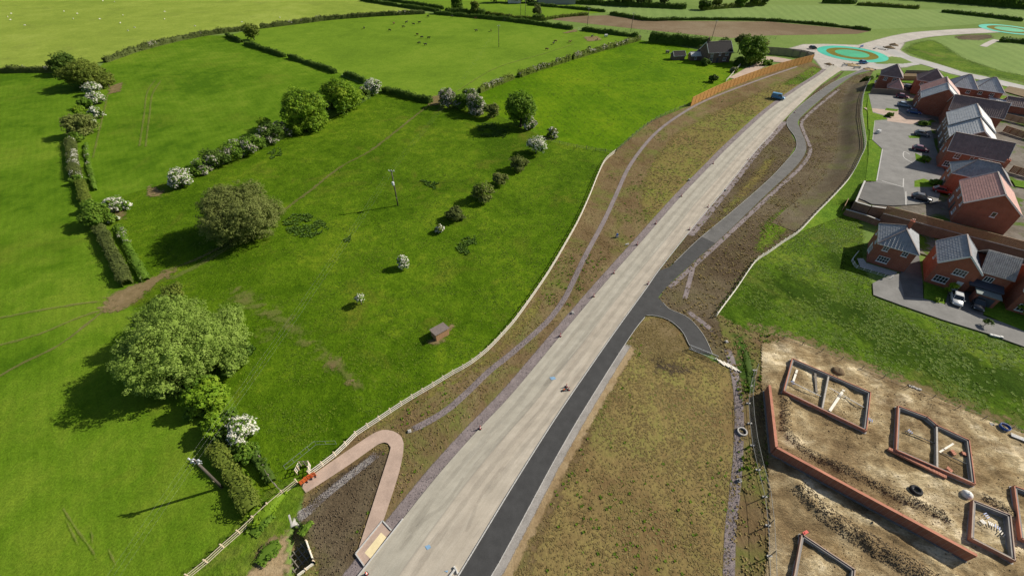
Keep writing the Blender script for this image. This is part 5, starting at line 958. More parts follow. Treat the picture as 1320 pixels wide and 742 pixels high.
# ------------------------------------------------------------------ houses
RZ = math.radians(-33.5)
def clip_poly(poly, a, b):
    """keep the part of a 2D polygon left of the line a->b"""
    out = []; f = lambda p: (b[0]-a[0])*(p[1]-a[1])-(b[1]-a[1])*(p[0]-a[0])
    for i in range(len(poly)):
        p, q = poly[i], poly[(i+1) % len(poly)]; fp, fq = f(p), f(q)
        if fp >= 0: out.append(p)
        if fp*fq < 0: t = fp/(fp-fq); out.append((p[0]+(q[0]-p[0])*t, p[1]+(q[1]-p[1])*t))
    return out
def tile_slope(roof, pts, mat, tw, th, roll=True):
    """courses of tiles on a sloping polygon whose first two points are its eave"""
    pts = [Vector(p) for p in pts]; o = pts[0]; ex = (pts[1]-o).normalized(); nrm = ex.cross(pts[2]-o).normalized()
    if nrm.z < 0: nrm = -nrm
    ey = nrm.cross(ex)
    if ey.z < 0: ey = -ey
    p2 = [((p-o).dot(ex), (p-o).dot(ey)) for p in pts]
    if sum(p2[i][0]*p2[(i+1) % len(p2)][1]-p2[(i+1) % len(p2)][0]*p2[i][1] for i in range(len(p2))) < 0: p2.reverse()
    x0 = min(p[0] for p in p2); x1 = max(p[0] for p in p2); y1 = max(p[1] for p in p2); mb = MB(); lift = 0.035; r_ = 0.0
    for j in range(int(math.ceil(y1/th))):
        for i in range(int(math.ceil((x1-x0)/tw))):
            xa = x0+i*tw; h0 = random.uniform(-0.004, 0.006)
            hm = min(0.045, tw*0.1) if roll else 0.0; hx = lambda x: hm*max(0.0, 1-abs((x-xa)/tw-0.74)/0.26)
            for (a, b) in (((xa, xa+tw*0.48), (xa+tw*0.48, xa+tw*0.74), (xa+tw*0.74, xa+tw)) if roll else ((xa, xa+tw-0.012),)):
                pl = [(a, j*th), (b, j*th), (b, (j+1)*th), (a, (j+1)*th)]
                for k in range(len(p2)):
                    if pl: pl = clip_poly(pl, p2[k], p2[(k+1) % len(p2)])
                if len(pl) < 3: continue
                W = lambda q: o+ex*q[0]+ey*q[1]+nrm*(0.03+hx(q[0])+h0+lift*(1-(q[1]-j*th)/th))
                mb.poly([W(q) for q in pl])
                lo = sorted(pl, key=lambda q: q[1])[:2]
                if abs(lo[0][1]-lo[1][1]) < 1e-5:
                    a_, b_ = (lo[0], lo[1]) if lo[0][0] < lo[1][0] else (lo[1], lo[0]); A, B = W(a_), W(b_); mb.poly([A-nrm*lift, B-nrm*lift, B, A])
    t = mb.build('tiles', mat, roof); t['kind'] = 'stuff'; return t
def window_part(parent, face, W, D, s, z, w_, h_, nv=2, nh=1, name='window', arch=False):
    """frame with glazing bars, a sill and a recessed pane; face: f(ront) b(ack) l(eft) r(ight)"""
    if face == 'f': M = Matrix.Translation((s, 0, z))
    elif face == 'b': M = Matrix.Translation((W-s, D, z)) @ Matrix.Rotation(math.pi, 4, 'Z')
    elif face == 'l': M = Matrix.Translation((0, D-s, z)) @ Matrix.Rotation(-math.pi/2, 4, 'Z')
    else: M = Matrix.Translation((W, s, z)) @ Matrix.Rotation(math.pi/2, 4, 'Z')
    mb = MB(); t_ = 0.075; y = -0.03; d = 0.1
    mb.box((0, y, 0.5*t_), (w_, d, t_), M).box((0, y, h_-t_/2), (w_, d, t_), M)
    for i in range(nv+1): x = -w_/2+t_/2+(w_-t_)*i/nv; mb.box((x, y, h_/2), (t_*(1 if i in (0, nv) else 0.8), d*0.96, h_-2*t_), M)
    for i in range(1, nh+1): mb.box((0, y+0.005, h_*i/(nh+1)), (w_-2*t_, d*0.8, t_*0.6), M)
    mb.box((0, -0.07, -0.05), (w_+0.16, 0.2, 0.09), M)
    f = mb.build(name, 'upvc', parent); MB().box((0, -0.012, h_/2), (w_-0.1, 0.03, h_-0.1), M).build('pane', 'glass', f); return f
def house(FL, W, D, eave, ridge, rtype, roofmat, wallmat, label, wins=(), chimney=None, doors=(), tw=0.6, th=0.4, name='house', ov=0.28, group='houses of the brick estate', back=None, rz=RZ, cat='house', roll=True, chim_mat='brick_bright'):
    root = empty(name, FL, rz, label, cat, group); mb = MB(); E, R = eave, ridge
    mb.prism([(0, 0), (W, 0), (W, D), (0, D)], 0, E)
    if rtype == 'gv':
        for y in (0, D): mb.poly([(0, y, E), (W, y, E), (W/2, y, R)])
    if rtype == 'gu':
        for x in (0, W): mb.poly([(x, 0, E), (x, D, E), (x, D/2, R)])
    mb.build('wall', wallmat, root)
    sl = []
    if rtype in ('gv', 'hv'):
        k = (R-E)/(W/2); e = E-k*ov; hip = min(W/2, D/2-0.4) if rtype == 'hv' else -ov; y0, y1 = (hip, D-hip)
        kk = (R-E)/hip if rtype == 'hv' else 0
        if rtype == 'gv': a, b_, c, d = -ov, D+ov, -ov, D+ov
        else: a, b_, c, d = -ov, D+ov, y0, y1
        sl = [[(-ov, b_, e), (-ov, a, e), (W/2, c, R), (W/2, d, R)], [(W+ov, a, e), (W+ov, b_, e), (W/2, d, R), (W/2, c, R)]]
        if rtype == 'hv': sl += [[(-ov, a, e), (W+ov, a, e), (W/2, c, R)], [(W+ov, b_, e), (-ov, b_, e), (W/2, d, R)]]
        rl_ = ((W/2, c, R), (W/2, d, R))
    else:
        k = (R-E)/(D/2); e = E-k*ov; hip = min(D/2, W/2-0.4) if rtype == 'hu' else -ov
        c, d = (hip, W-hip) if rtype == 'hu' else (-ov, W+ov)
        sl = [[(-ov, -ov, e), (W+ov, -ov, e), (d, D/2, R), (c, D/2, R)], [(W+ov, D+ov, e), (-ov, D+ov, e), (c, D/2, R), (d, D/2, R)]]
        if rtype == 'hu': sl += [[(-ov, D+ov, e), (-ov, -ov, e), (c, D/2, R)], [(W+ov, -ov, e), (W+ov, D+ov, e), (d, D/2, R)]]
        rl_ = ((c, D/2, R), (d, D/2, R))
    for i, s_ in enumerate(sl):
        rm = MB(); n_ = len(s_); top = [Vector(p)+Vector((0, 0, 0.03)) for p in s_]; bot = [Vector(p)-Vector((0, 0, 0.10)) for p in s_]
        rm.poly(top); rm.poly(bot[::-1])
        for q in range(n_): rm.poly([bot[q], bot[(q+1) % n_], top[(q+1) % n_], top[q]])
        m_ = back if (back and i == 1) else roofmat
        r = rm.build('roof_slope', m_, root); tile_slope(r, [p for p in s_], m_, tw, th, roll)
    mb = MB(); mb.bar((rl_[0][0], rl_[0][1], R+0.09), (rl_[1][0], rl_[1][1], R+0.09), 0.26, 0.14)
    if rtype in ('hv', 'hu'):
        for cnr, rp in (((-ov, -ov), 0), ((W+ov, -ov), 0 if rtype == 'hv' else 1), ((W+ov, D+ov), 1), ((-ov, D+ov), 1 if rtype == 'hv' else 0)):
            mb.bar((cnr[0], cnr[1], e+0.09), (rl_[rp][0], rl_[rp][1], R+0.09), 0.24, 0.12)
    mb.build('ridge_tiles', 'ridge_tile', root)
    g = MB()
    if rtype in ('gv', 'hv'):
        for x in (-ov, W+ov): g.bar((x, -ov, e-0.03), (x, D+ov, e-0.03), 0.1, 0.14)
    if rtype in ('gu', 'hu', 'hv'):
        for y in (-ov, D+ov): g.bar((-ov, y-0.003, e-0.03), (W+ov, y-0.003, e-0.03), 0.1, 0.14)
    if rtype == 'hu':
        for x in (-ov, W+ov): g.bar((x, -ov, e-0.034), (x, D+ov, e-0.034), 0.1, 0.14)
    g.build('gutter', 'upvc', root)
    if rtype in ('gv', 'gu'):
        for q in (-ov, (D if rtype == 'gv' else W)+ov):
            for sgn in (0, 1):
                bb = MB(); hw = W if rtype == 'gv' else D; p0 = (-ov if not sgn else hw+ov); dd = -0.02 if q < 0 else 0.02
                a3 = (p0, q+dd, e+0.02) if rtype == 'gv' else (q+dd, p0, e+0.02); b3 = (hw/2, q+dd, R+0.02) if rtype == 'gv' else (q+dd, hw/2, R+0.02)
                bb.bar(a3, b3, 0.05, 0.26); bb.build('barge_board', 'upvc', root)
    for (f, s, z, w_, h_, nv, nh) in wins: window_part(root, f, W, D, s, z, w_, h_, nv, nh)
    for (f, s, w_, h_, mt) in doors:
        M = Matrix.Translation((s, 0, 0)) if f == 'f' else Matrix.Translation((0, D-s, 0)) @ Matrix.Rotation(-math.pi/2, 4, 'Z')
        dr = MB().box((0, -0.04, h_/2+0.1), (w_, 0.08, h_), M).box((0, -0.09, h_*0.7+0.1), (w_*0.6, 0.03, 0.3), M).build('door', mt, root); MB().box((w_*0.38, -0.12, 1.1), (0.05, 0.08, 0.18), M).build('handle', 'steel_dark', dr)
    if chimney:
        x, y, h = chimney; c = MB().box((x, y, h-0.9), (0.62, 0.62, 1.8)).box((x, y, h+0.04), (0.74, 0.74, 0.14)).build('chimney', chim_mat, root)
        p = MB(); 
        for dx in (-0.15, 0.15): p.lathe([(0.11, 0), (0.09, 0.35), (0.12, 0.42)], 8, (x+dx, y, h+0.11))
        p.build('chimney_pot', 'tile_red', c)
    return root
def at(px, py, z, dz=0): p = P(px, py, z); return Vector((p.x, p.y, dz))
FW = [('f', 1.7, 3.0, 1.0, 1.15, 2, 1), ('f', 4.6, 3.0, 1.0, 1.15, 2, 1), ('f', 2.0, 0.75, 1.9, 1.4, 4, 1)]
fl = at(1132, 312.5, 5.0)
house(fl+U_*0.28+V_*0.28, 6.4, 8.2, 5.0, 7.5, 'hv', 'tile_slate', 'brick_red', 'hip roofed brick house with red chimney nearest the green slope', [('f', 1.5, 3.55, 0.95, 1.1, 2, 1), ('f', 4.7, 3.55, 0.95, 1.1, 2, 1), ('f', 2.2, 0.95, 1.9, 1.35, 4, 1), ('l', 2.0, 3.4, 0.9, 1.1, 2, 1), ('l', 5.6, 0.95, 1.2, 1.3, 2, 1), ('l', 5.6, 3.4, 1.2, 1.1, 2, 1)], (3.6, 4.9, 8.7), [('l', 3.8, 0.95, 2.1, 'upvc')])
fl2 = at(1210.3, 337.3, 5.0)+U_*0.25+V_*0.25
h2 = house(fl2, 6.2, 8.0, 5.0, 7.7, 'gv', 'tile_slate', 'brick_bright', 'gable fronted brick house with slate roof and two parked cars', [('f', 1.9, 0.85, 2.1, 1.4, 4, 1), ('f', 3.6, 3.3, 1.9, 1.3, 4, 1), ('l', 4.0, 3.3, 0.8, 1.1, 2, 1)], None, [('f', 4.7, 0.95, 2.1, 'upvc')], tw=0.6)
# side wing, canopy and garage of the same house
def sub_roof(root, x0, x1, y0, y1, e, r, mat, tmat, wall, nm):
    mb = MB().prism([(x0, y0), (x1, y0), (x1, y1), (x0, y1)], 0, e); ym = (y0+y1)/2; mb.poly([(x1, y0, e), (x1, y1, e), (x1, ym, r)]); mb.build(nm, wall, root)
    for s_ in ([(x0, y0-0.25, e-0.15), (x1+0.2, y0-0.25, e-0.15), (x1+0.2, ym, r), (x0, ym, r)], [(x1+0.2, y1+0.25, e-0.15), (x0, y1+0.25, e-0.15), (x0, ym, r), (x1+0.2, ym, r)]):
        rm = MB(); top = [Vector(p)+Vector((0, 0, 0.03)) for p in s_]; bot = [Vector(p)-Vector((0, 0, 0.08)) for p in s_]; rm.poly(top); rm.poly(bot[::-1])
        for q in range(4): rm.poly([bot[q], bot[(q+1) % 4], top[(q+1) % 4], top[q]])
        sp_ = rm.build('roof_slope', mat, root); tile_slope(sp_, s_, tmat, 0.30, 0.30)
sub_roof(h2, 6.203, 11.0, 1.2, 8.4, 4.9, 7.6, 'tile_buff', 'tile_buff', 'brick_red', 'wing_wall')
M_ = [('w', 8.4)]
mb = MB(); wp = Matrix.Translation((8.1, 1.2, 3.1)); t_ = 0.075
mb.box((0, -0.03, 0.04), (1.3, 0.1, 0.08), wp).box((0, -0.03, 1.06), (1.3, 0.1, 0.08), wp)
for i in range(4): mb.box((-0.61+i*0.407, -0.03, 0.55), (0.08, 0.096, 0.94), wp)
wf = mb.build('window', 'upvc', h2); MB().box((0, -0.012, 0.55), (1.2, 0.03, 0.98), wp).build('pane', 'glass', wf)
MB().prism([(5.7, -0.9), (10.6, -0.9), (10.6, 1.19), (5.7, 1.19)], 2.55, 2.75).poly([(5.6, -1.0, 2.77), (10.7, -1.0, 2.77), (10.7, 1.19, 3.1), (5.6, 1.19, 3.1)]).build('canopy', 'canopy_dark', h2)
MB().prism([(6.9, -2.6), (10.2, -2.6), (10.2, -0.95), (6.9, -0.95)], 0.0, 2.35).build('garage_wall', 'brick_red', h2)
MB().prism([(6.7, -2.8), (10.4, -2.8), (10.4, -0.93), (6.7, -0.93)], 2.36, 2.52).build('garage_roof', 'canopy_green', h2)
MB().box((8.5, -2.64, 1.05), (2.4, 0.06, 2.0)).box((8.5, -2.68, 1.4), (2.4, 0.03, 0.05)).box((8.5, -2.68, 0.8), (2.4, 0.03, 0.05)).build('garage_door', 'canopy_dark', h2)
house(fl2+U_*12.3+V_*-1.4, 8.5, 8.5, 5.0, 8.0, 'gu', 'tile_red', 'brick_red', 'brick house with pink roof and wide bay window cut by the right edge', [('f', 2.2, 0.8, 2.6, 1.5, 5, 1), ('f', 2.4, 3.2, 1.5, 1.2, 3, 1), ('f', 5.8, 3.2, 1.2, 1.2, 2, 1)], None, [('f', 5.6, 0.95, 2.1, 'door_dark')])
B_ = [('l', 2.0, 3.3, 1.0, 1.15, 2, 1), ('l', 6.0, 3.3, 1.0, 1.15, 2, 1), ('l', 10.0, 3.3, 1.0, 1.15, 2, 1), ('l', 2.4, 0.8, 1.4, 1.3, 3, 1), ('l', 9.0, 0.8, 1.4, 1.3, 3, 1)]
f4 = at(1243.7, 260.6, T+5.0, T)+U_*0.25+V_*0.25
house(f4, 9.2, 11.8, 5.0, 8.4, 'gv', 'tile_red', 'brick_red', 'large gabled brick house with salmon red roof above the long wall', [('f', 5.4, 3.2, 0.8, 1.1, 1, 0)]+B_, None, [('l', 6.0, 0.95, 2.1, 'door_dark')], tw=0.55)
f5 = at(1228, 221.8, T+5.0, T)+U_*0.25+V_*0.25
house(f5, 10.6, 6.6, 5.0, 7.8, 'hu', 'tile_slate', 'brick_bright', 'hip roofed slate house behind the salmon roofed one', [('l', 1.8, 3.3, 0.9, 1.1, 2, 1), ('l', 4.8, 3.3, 0.9, 1.1, 2, 1), ('l', 3.2, 0.8, 1.3, 1.3, 3, 1)], (8.6, 4.4, 8.6), [('l', 5.2, 0.95, 2.1, 'door_dark')], tw=0.6, th=0.4)
f6 = at(1221.9, 192.8, T+5.0, T)+U_*0.25+V_*0.25
house(f6, 11.6, 7.0, 5.0, 8.4, 'gu', 'tile_brown', 'brick_red', 'long brick house with brown roof and front windows under the eaves', [('f', 2.4, 3.2, 1.2, 1.2, 2, 1), ('f', 5.4, 3.4, 0.7, 0.9, 1, 0), ('f', 8.8, 3.2, 1.2, 1.2, 2, 1), ('f', 1.6, 0.8, 1.6, 1.3, 3, 1), ('l', 3.5, 3.2, 1.0, 1.1, 2, 1)], None, [], tw=0.8, th=0.5)
f7 = at(1225.5, 179.4, T+5.0, T)+U_*0.25+V_*0.25
LW = [('l', 2.0, 3.2, 1.0, 1.2, 2, 1), ('l', 5.0, 3.2, 1.0, 1.2, 2, 1), ('l', 8.5, 3.2, 1.0, 1.2, 2, 1), ('l', 2.2, 0.8, 1.4, 1.3, 3, 1), ('l', 8.2, 0.8, 1.4, 1.3, 3, 1)]
house(f7, 10.2, 11.4, 5.0, 8.5, 'gv', 'tile_grey', 'brick_brown', 'grey roofed end house nearest in the stepped pair', LW, None, [('l', 5.0, 0.95, 2.1, 'door_dark')], tw=0.8, th=0.5)
house(f7+V_*11.45, 10.2, 11.4, 5.5, 9.0, 'gv', 'tile_grey', 'brick_brown', 'grey roofed house farther in the stepped pair', LW, None, [('l', 5.0, 0.95, 2.1, 'door_dark')], tw=0.8, th=0.5)
house(at(1216, 146, T+5.0, T)+V_*6+U_*2, 13.0, 8.0, 5.0, 8.2, 'gu', 'tile_brown', 'brick_red', 'brown roofed house partly hidden behind the stepped grey pair', [], None, [], tw=0.5, th=0.5)
f9 = at(1188, 125.4, T+5.0, T)+U_*0.25+V_*0.25
house(f9, 10.4, 7.2, 5.0, 8.6, 'gv', 'tile_grey', 'brick_red', 'gabled brick house with grey roof, front half of the far pair', [('l', 2.0, 3.2, 1.0, 1.2, 2, 1), ('l', 5.0, 3.2, 1.0, 1.2, 2, 1), ('l', 2.2, 0.8, 1.4, 1.3, 3, 1)], None, [('l', 5.0, 0.95, 2.1, 'door_dark')], tw=0.5, th=0.5)
house(f9+V_*7.25, 10.4, 7.2, 5.2, 8.8, 'gv', 'tile_red', 'brick_red', 'gabled brick house with pink roof, rear half of the far pair', [('l', 2.0, 3.2, 1.0, 1.2, 2, 1), ('l', 5.0, 3.2, 1.0, 1.2, 2, 1)], None, [('l', 4.0, 0.95, 2.1, 'door_dark')], tw=0.5, th=0.5)
house(at(1135.5, 95.5, T+5.0, T)+U_*0.3, 6.6, 6.8, 5.0, 8.2, 'hv', 'tile_brown', 'brick_red', 'pyramid roofed brown house closest to the roundabout', [('f', 4.6, 3.2, 1.1, 1.1, 2, 1), ('f', 1.8, 3.2, 1.1, 1.1, 2, 1)], None, [], tw=0.5, th=0.5)
house(at(1145.5, 111.5, T+2.4, T), 4.4, 5.4, 2.4, 4.6, 'hv', 'tile_red', 'brick_red', 'small hip roofed garage behind the dark garden fence', [], None, [], tw=0.5, th=0.5, name='garage', cat='garage', group='estate garages')
house(at(1182.7, 102, T+5.0, T)+U_*0.3, 8.0, 8.0, 5.0, 8.2, 'hv', 'tile_brown', 'brick_red', 'hip roofed house behind the far pink roofed pair', [('f', 1.6, 3.2, 1.0, 1.1, 2, 1)], None, [], tw=0.5, th=0.5)
W3 = [('f', 1.8, 3.3, 1.1, 0.9, 2, 0), ('f', 5.0, 3.3, 1.1, 0.9, 2, 0), ('f', 2.6, 0.3, 2.6, 2.0, 5, 0)]
house(at(1227, 110, T+5.0, T)+U_*0.3, 7.0, 8.5, 5.0, 8.2, 'hu', 'tile_grey', 'brick_red', 'grey hip roofed house, left of the two by the far road', W3, None, [], tw=0.5, th=0.5)
house(at(1257, 113.6, T+5.0, T)+U_*0.3, 7.6, 8.5, 5.0, 8.2, 'hu', 'tile_grey', 'brick_red', 'grey hip roofed house, right of the two by the far road', W3, None, [], tw=0.5, th=0.5)
house(at(1276, 131, T+2.4, T), 5.4, 3.6, 2.3, 3.2, 'gu', 'tile_grey', 'brick_red', 'low pale topped garage below the right grey hip roof', [], None, [], tw=0.5, th=0.5, name='garage', cat='garage', group='estate garages')
house(at(1297, 134, T+2.4, T), 8.0, 5.0, 2.4, 4.2, 'gu', 'tile_brown', 'brick_red', 'brown roofed double garage at the right edge', [], None, [], tw=0.5, th=0.5, name='garage', cat='garage', group='estate garages')

# cottage and its sheds, beyond the meadow
cf = P(910, 82); cv = P(943, 80)-cf; ca_ = math.atan2(cv.y, cv.x)
house(cf, 12.0, 7.0, 4.6, 8.0, 'gu', 'slate', 'brick_cottage', 'old dark brick cottage with slate roof beside the round tree', [('f', 2.0, 3.0, 1.2, 1.1, 2, 1), ('f', 6.0, 3.0, 1.0, 1.1, 2, 1), ('f', 9.6, 3.0, 1.6, 1.2, 3, 1), ('f', 2.0, 0.7, 1.5, 1.8, 2, 1), ('f', 9.0, 0.8, 1.6, 1.3, 3, 1)], (0.6, 3.5, 9.6), [('f', 5.4, 1.0, 2.0, 'door_dark')], tw=0.5, th=0.5, name='cottage', group=None, rz=ca_, cat='house', roll=False, chim_mat='brick_cottage')
house(P(868, 78), 5.5, 3.4, 2.0, 3.4, 'gu', 'slate', 'brick_cottage', 'leftmost low dark roofed shed west of the cottage', [], None, [], tw=0.6, th=0.6, name='shed', group=None, rz=0.2, cat='shed', roll=False)
house(P(890, 78.5), 4.6, 3.0, 2.2, 3.4, 'gu', 'tile_grey', 'brick_cottage', 'small grey shed between the dark shed and the cottage', [('f', 2.2, 0.6, 1.0, 1.0, 2, 0)], None, [], tw=0.6, th=0.6, name='shed', group=None, rz=0.15, cat='shed', roll=False)
house(P(900, 76), 3.4, 3.0, 2.4, 3.6, 'gv', 'slate', 'timber_weathered', 'narrow shed touching the cottage', [], None, [], tw=0.6, th=0.6, name='shed', group=None, rz=0.15, cat='shed', roll=False)
house(P(694, 6), 26.0, 14.0, 4.0, 7.0, 'gu', 'grey_metal', 'grey_metal', 'long grey farm barn at the top of the picture', [], None, [], tw=1.2, th=1.6, name='barn', group=None, rz=0.06, cat='barn', roll=False)
house(P(655, 4.5), 9.0, 6.0, 3.5, 5.5, 'gu', 'tile_buff', 'mortar_white', 'pale farm building left of the grey barn', [], None, [], tw=1.0, th=1.0, name='farm_building', group=None, rz=0.1, cat='building', roll=False)
# field shelter in the paddock
sc = P(551, 436); sd = P(565, 438)-sc
root = empty('field_shelter', P(563, 440), math.radians(40), 'small wooden field shelter standing in the paddock', 'shed'); w_, d_ = 2.5, 1.7
for nm, a, b, hh in (('side_wall', (0, 0), (0, d_), 1.5), ('side_wall', (w_, 0), (w_, d_), 1.5), ('back_wall', (0, d_), (w_, d_), 1.35), ('front_wall', (0, 0), (w_, 0), 1.6)):
    mb = MB(); n_ = 8
    for i in range(n_):
        p = Vector(a+(0,)).lerp(Vector(b+(0,)), (i+0.5)/n_); dv = (Vector(b+(0,))-Vector(a+(0,)))/n_
        mb.bar(p-dv*0.47+Vector((0, 0, hh/2)), p+dv*0.47+Vector((0, 0, hh/2)), 0.04, hh)
    mb.build(nm, 'timber_shelter', root)
for i in range(5):
    y0 = -0.2+i*(d_+0.4)/5; y1 = y0+(d_+0.4)/5+0.03; z0 = 1.72-0.06*i
    MB().poly([(-0.15, y0, z0), (w_+0.15, y0, z0), (w_+0.15, y1, z0-0.05), (-0.15, y1, z0-0.05)]).poly([(-0.15, y0, z0-0.03), (w_+0.15, y0, z0-0.03), (w_+0.15, y0, z0), (-0.15, y0, z0)]).build('roof_board', 'roof_felt', root)
# ------------------------------------------------------------------ walls and fences
def wall_run(name, line, h, t, mat, label, cop=None, z0=0.0, cat='wall', top_mat='kerb'):
    root = empty(name, (line[0].x, line[0].y, z0), 0, label, cat); o0 = Vector((line[0].x, line[0].y, 0))
    for a, b in zip(line, line[1:]):
        a_ = Vector((a.x, a.y, 0))-o0; b_ = Vector((b.x, b.y, 0))-o0
        MB().bar(a_+Vector((0, 0, h/2)), b_+Vector((0, 0, h/2)), t, h).build('wall', mat, root)
        if cop: MB().bar(a_+Vector((0, 0, h+cop/2)), b_+Vector((0, 0, h+cop/2)), t+0.08, cop).build('coping', top_mat, root)
    return root
def post_rail(name, line, label, spacing=1.8, h=1.25, rails=3, mat='timber_new', pmat=None, post=0.11, every=2, group=None, rail_h=0.09, z0=0.0, keepz=False):
    L = line_len(line); n_ = max(2, int(round(L/spacing))); q = resample(line, n_+1); root = empty(name, (q[0].x, q[0].y, z0), 0, label, 'fence', group); o0 = Vector((q[0].x, q[0].y, 0)); q = [Vector((p.x, p.y, p.z if keepz else 0))-o0 for p in q]
    pm = MB().box((0, 0, (h+0.1)/2), (post, post, h+0.1)).mesh('post', pmat or mat)
    for p in q: link('post', pm, root, p+Vector((0, 0, random.uniform(-0.05, 0.0))))
    for i in range(0, n_, every):
        a, b = q[i], q[min(i+every, n_)]; nv = Vector((b.y-a.y, a.x-b.x, 0)).normalized()*(post/2+0.022)
        for r in range(rails):
            z = h*(r+1)/rails-0.12; mb = MB()
            ks = list(range(i, min(i+every, n_)+1))
            for k in ks[:-1]: mb.bar(q[k]+nv+Vector((0, 0, z+random.uniform(-0.012, 0.012))), q[k+1]+nv+Vector((0, 0, z)), 0.04, rail_h)
            mb.build('rail', mat, root)
    return root
post_rail('timber_fence', smooth_line(PP(FENCE_PX, 0.6), 1.5), 'pale post and rail fence running off the bottom edge, lower left', 1.8, 1.2, 3, 'timber_tan', 'timber_post', every=1, rail_h=0.10, post=0.13)
post_rail('timber_fence', smooth_line(PP(FENCE_PX2, 0.6), 1.5), 'long pale post and rail fence curving along the paddock edge', 1.8, 1.2, 3, 'timber_new', 'timber_post', every=2, rail_h=0.13, post=0.13)
post_rail('timber_fence', smooth_line(fence_r, 1.5), 'pale post and rail fence between the brown verge and the green slope', 1.8, 1.2, 3, 'timber_new', 'timber_new', every=2, keepz=True, rail_h=0.13, post=0.13)
post_rail('wire_fence', smooth_line(PP([(795, 193), (840, 156), (888, 134)], 0.5), 2), 'thin weathered post and wire fence along the meadow edge', 3.0, 1.1, 3, 'timber_weathered', 'timber_weathered', rail_h=0.02, every=2)
post_rail('wire_fence', smooth_line(PP([(700, 178), (730, 186), (752, 190), (793, 196)], 0.5), 2), 'thin wire fence between the meadow and the paddock', 3.0, 1.0, 2, 'timber_weathered', 'timber_weathered', rail_h=0.02, every=2)
post_rail('garden_fence', smooth_line(PP([(936, 104), (946, 93), (954, 84)], 0.5), 2), 'pale rail fence beside the cottage gate', 1.8, 1.1, 3, 'timber_new', 'timber_new', every=2)
post_rail('wire_fence', smooth_line(PP([(762, 35), (835, 42), (941, 52), (1000, 49)], 0.5), 2), 'post and wire fence along the lower edge of the ploughed field', 4.0, 1.1, 2, 'timber_weathered', 'timber_weathered', rail_h=0.02, every=2)
post_rail('stock_fence', smooth_line(PP([(331, 578), (340, 600), (352, 622), (366, 634)], 0.5), 2), 'old wire fence beside the dark scrub at lower left', 1.6, 1.1, 2, 'timber_weathered', 'timber_weathered', rail_h=0.02, every=2)
def closeboard(name, line, label, h, mat, bay=3.0, board=0.15, z0=0.0, cat='fence', pmat=None, cap=True):
    L = line_len(line); n_ = max(1, int(round(L/bay))); q = resample(line, n_+1); root = empty(name, (q[0].x, q[0].y, z0), 0, label, cat); o0 = Vector((q[0].x, q[0].y, 0)); q = [Vector((p.x, p.y, 0))-o0 for p in q]
    pm = MB().box((0, 0, (h+0.08)/2), (0.13, 0.13, h+0.08)).mesh('post', pmat or mat)
    for p in q: link('post', pm, root, p)
    for a, b in zip(q, q[1:]):
        k = max(1, int((b-a).length/board)); mb = MB()
        for i in range(k):
            s = a.lerp(b, (i+0.06)/k); e = a.lerp(b, (i+0.94)/k); off = Vector((0, 0, h/2+random.uniform(-0.012, 0.012))); nv = Vector((b.y-a.y, a.x-b.x, 0)).normalized()*(0.018 if i % 2 else -0.004); mb.bar(s+off+nv, e+off+nv, 0.03, h)
        if cap: mb.bar(a+Vector((0, 0, h+0.04)), b+Vector((0, 0, h+0.04)), 0.12, 0.06)
        mb.build('panel', mat, root)
    return root
closeboard('acoustic_fence', smooth_line(PP([(890, 137), (925, 120), (962, 105), (1000, 92), (1030, 84), (1046, 80)]), 3), 'tall orange timber fence between the cottage track and the new road', 3.1, 'timber_orange', 3.0, 0.3)
closeboard('acoustic_fence', smooth_line(PP([(984, 69.5), (1010, 71.5), (1032, 74), (1046, 77.5)]), 3), 'tall fence showing its dark side above the gravel track', 3.1, 'timber_weathered', 3.0, 0.3)  # dark timber colour stands in for shade on this side of the fence
# long brick retaining wall with a timber fence on it, and the parking court walls
W0 = wall_a-U_*1.0
wall_run('retaining_wall', [W0, wall_a+U_*45], T+0.02, 0.35, 'brick_brown', 'long brown retaining wall behind the two front houses', 0.06)
closeboard('garden_fence', [W0+V_*0.02, wall_a+U_*45], 'brown board fence on top of the long retaining wall', 1.75, 'timber_brown', 3.0, 0.15, T+0.09)
cw = [P(1115, 233, T+0.6), P(1103.5, 260, T+0.6), P(1123, 265.5, T+0.6), P(1150, 269.5, T+0.6)]; cw = [Vector((p.x, p.y, 0)) for p in cw]
wall_run('court_wall', [cw[0], cw[1]], T+0.55, 0.3, 'brick_brown', 'left brick wall of the grey parking court', 0.08)
wall_run('court_wall', [cw[1]+(cw[2]-cw[1]).normalized()*0.2, cw[2]], T+0.55, 0.3, 'brick_brown', 'angled brick wall at the front corner of the parking court', 0.08)
wall_run('court_wall', [cw[2]+(cw[3]-cw[2]).normalized()*0.2, cw[3]], T+0.55, 0.3, 'brick_brown', 'front brick wall of the parking court next to the long wall', 0.08)
closeboard('garden_fence', [p-U_*1.6-V_*0.4 for p in (cw[0]-V_*1.5, cw[1])], 'lower outer board fence left of the parking court', 1.7, 'timber_brown', 1.8, 0.15)
wall_run('lower_wall', [cw[1]-V_*1.6-U_*1.2, cw[2]-V_*1.6, W0-V_*1.5], 1.5, 0.3, 'brick_brown', 'lower brown garden wall in front of the parking court', 0.06)
post_rail('garden_fence', PP([(1106, 325), (1101, 331), (1098, 336), (1105, 344)], 0.4), 'low white railing beside the hip roofed front house', 1.2, 0.8, 3, 'white_paint', 'white_paint', post=0.06, rail_h=0.04)
post_rail('garden_fence', PP([(1105, 344), (1125, 350), (1150, 358)], 0.4), 'thin pale railing in front of the hip roofed house', 1.2, 0.7, 2, 'white_paint', 'white_paint', post=0.05, rail_h=0.03)
closeboard('garden_fence', [P(x, y, T) for x, y in ((1121, 121), (1140, 122), (1163, 124))], 'dark board fence behind the upper parking bay', 1.8, 'timber_weathered', 1.8, 0.3, T+0.1)
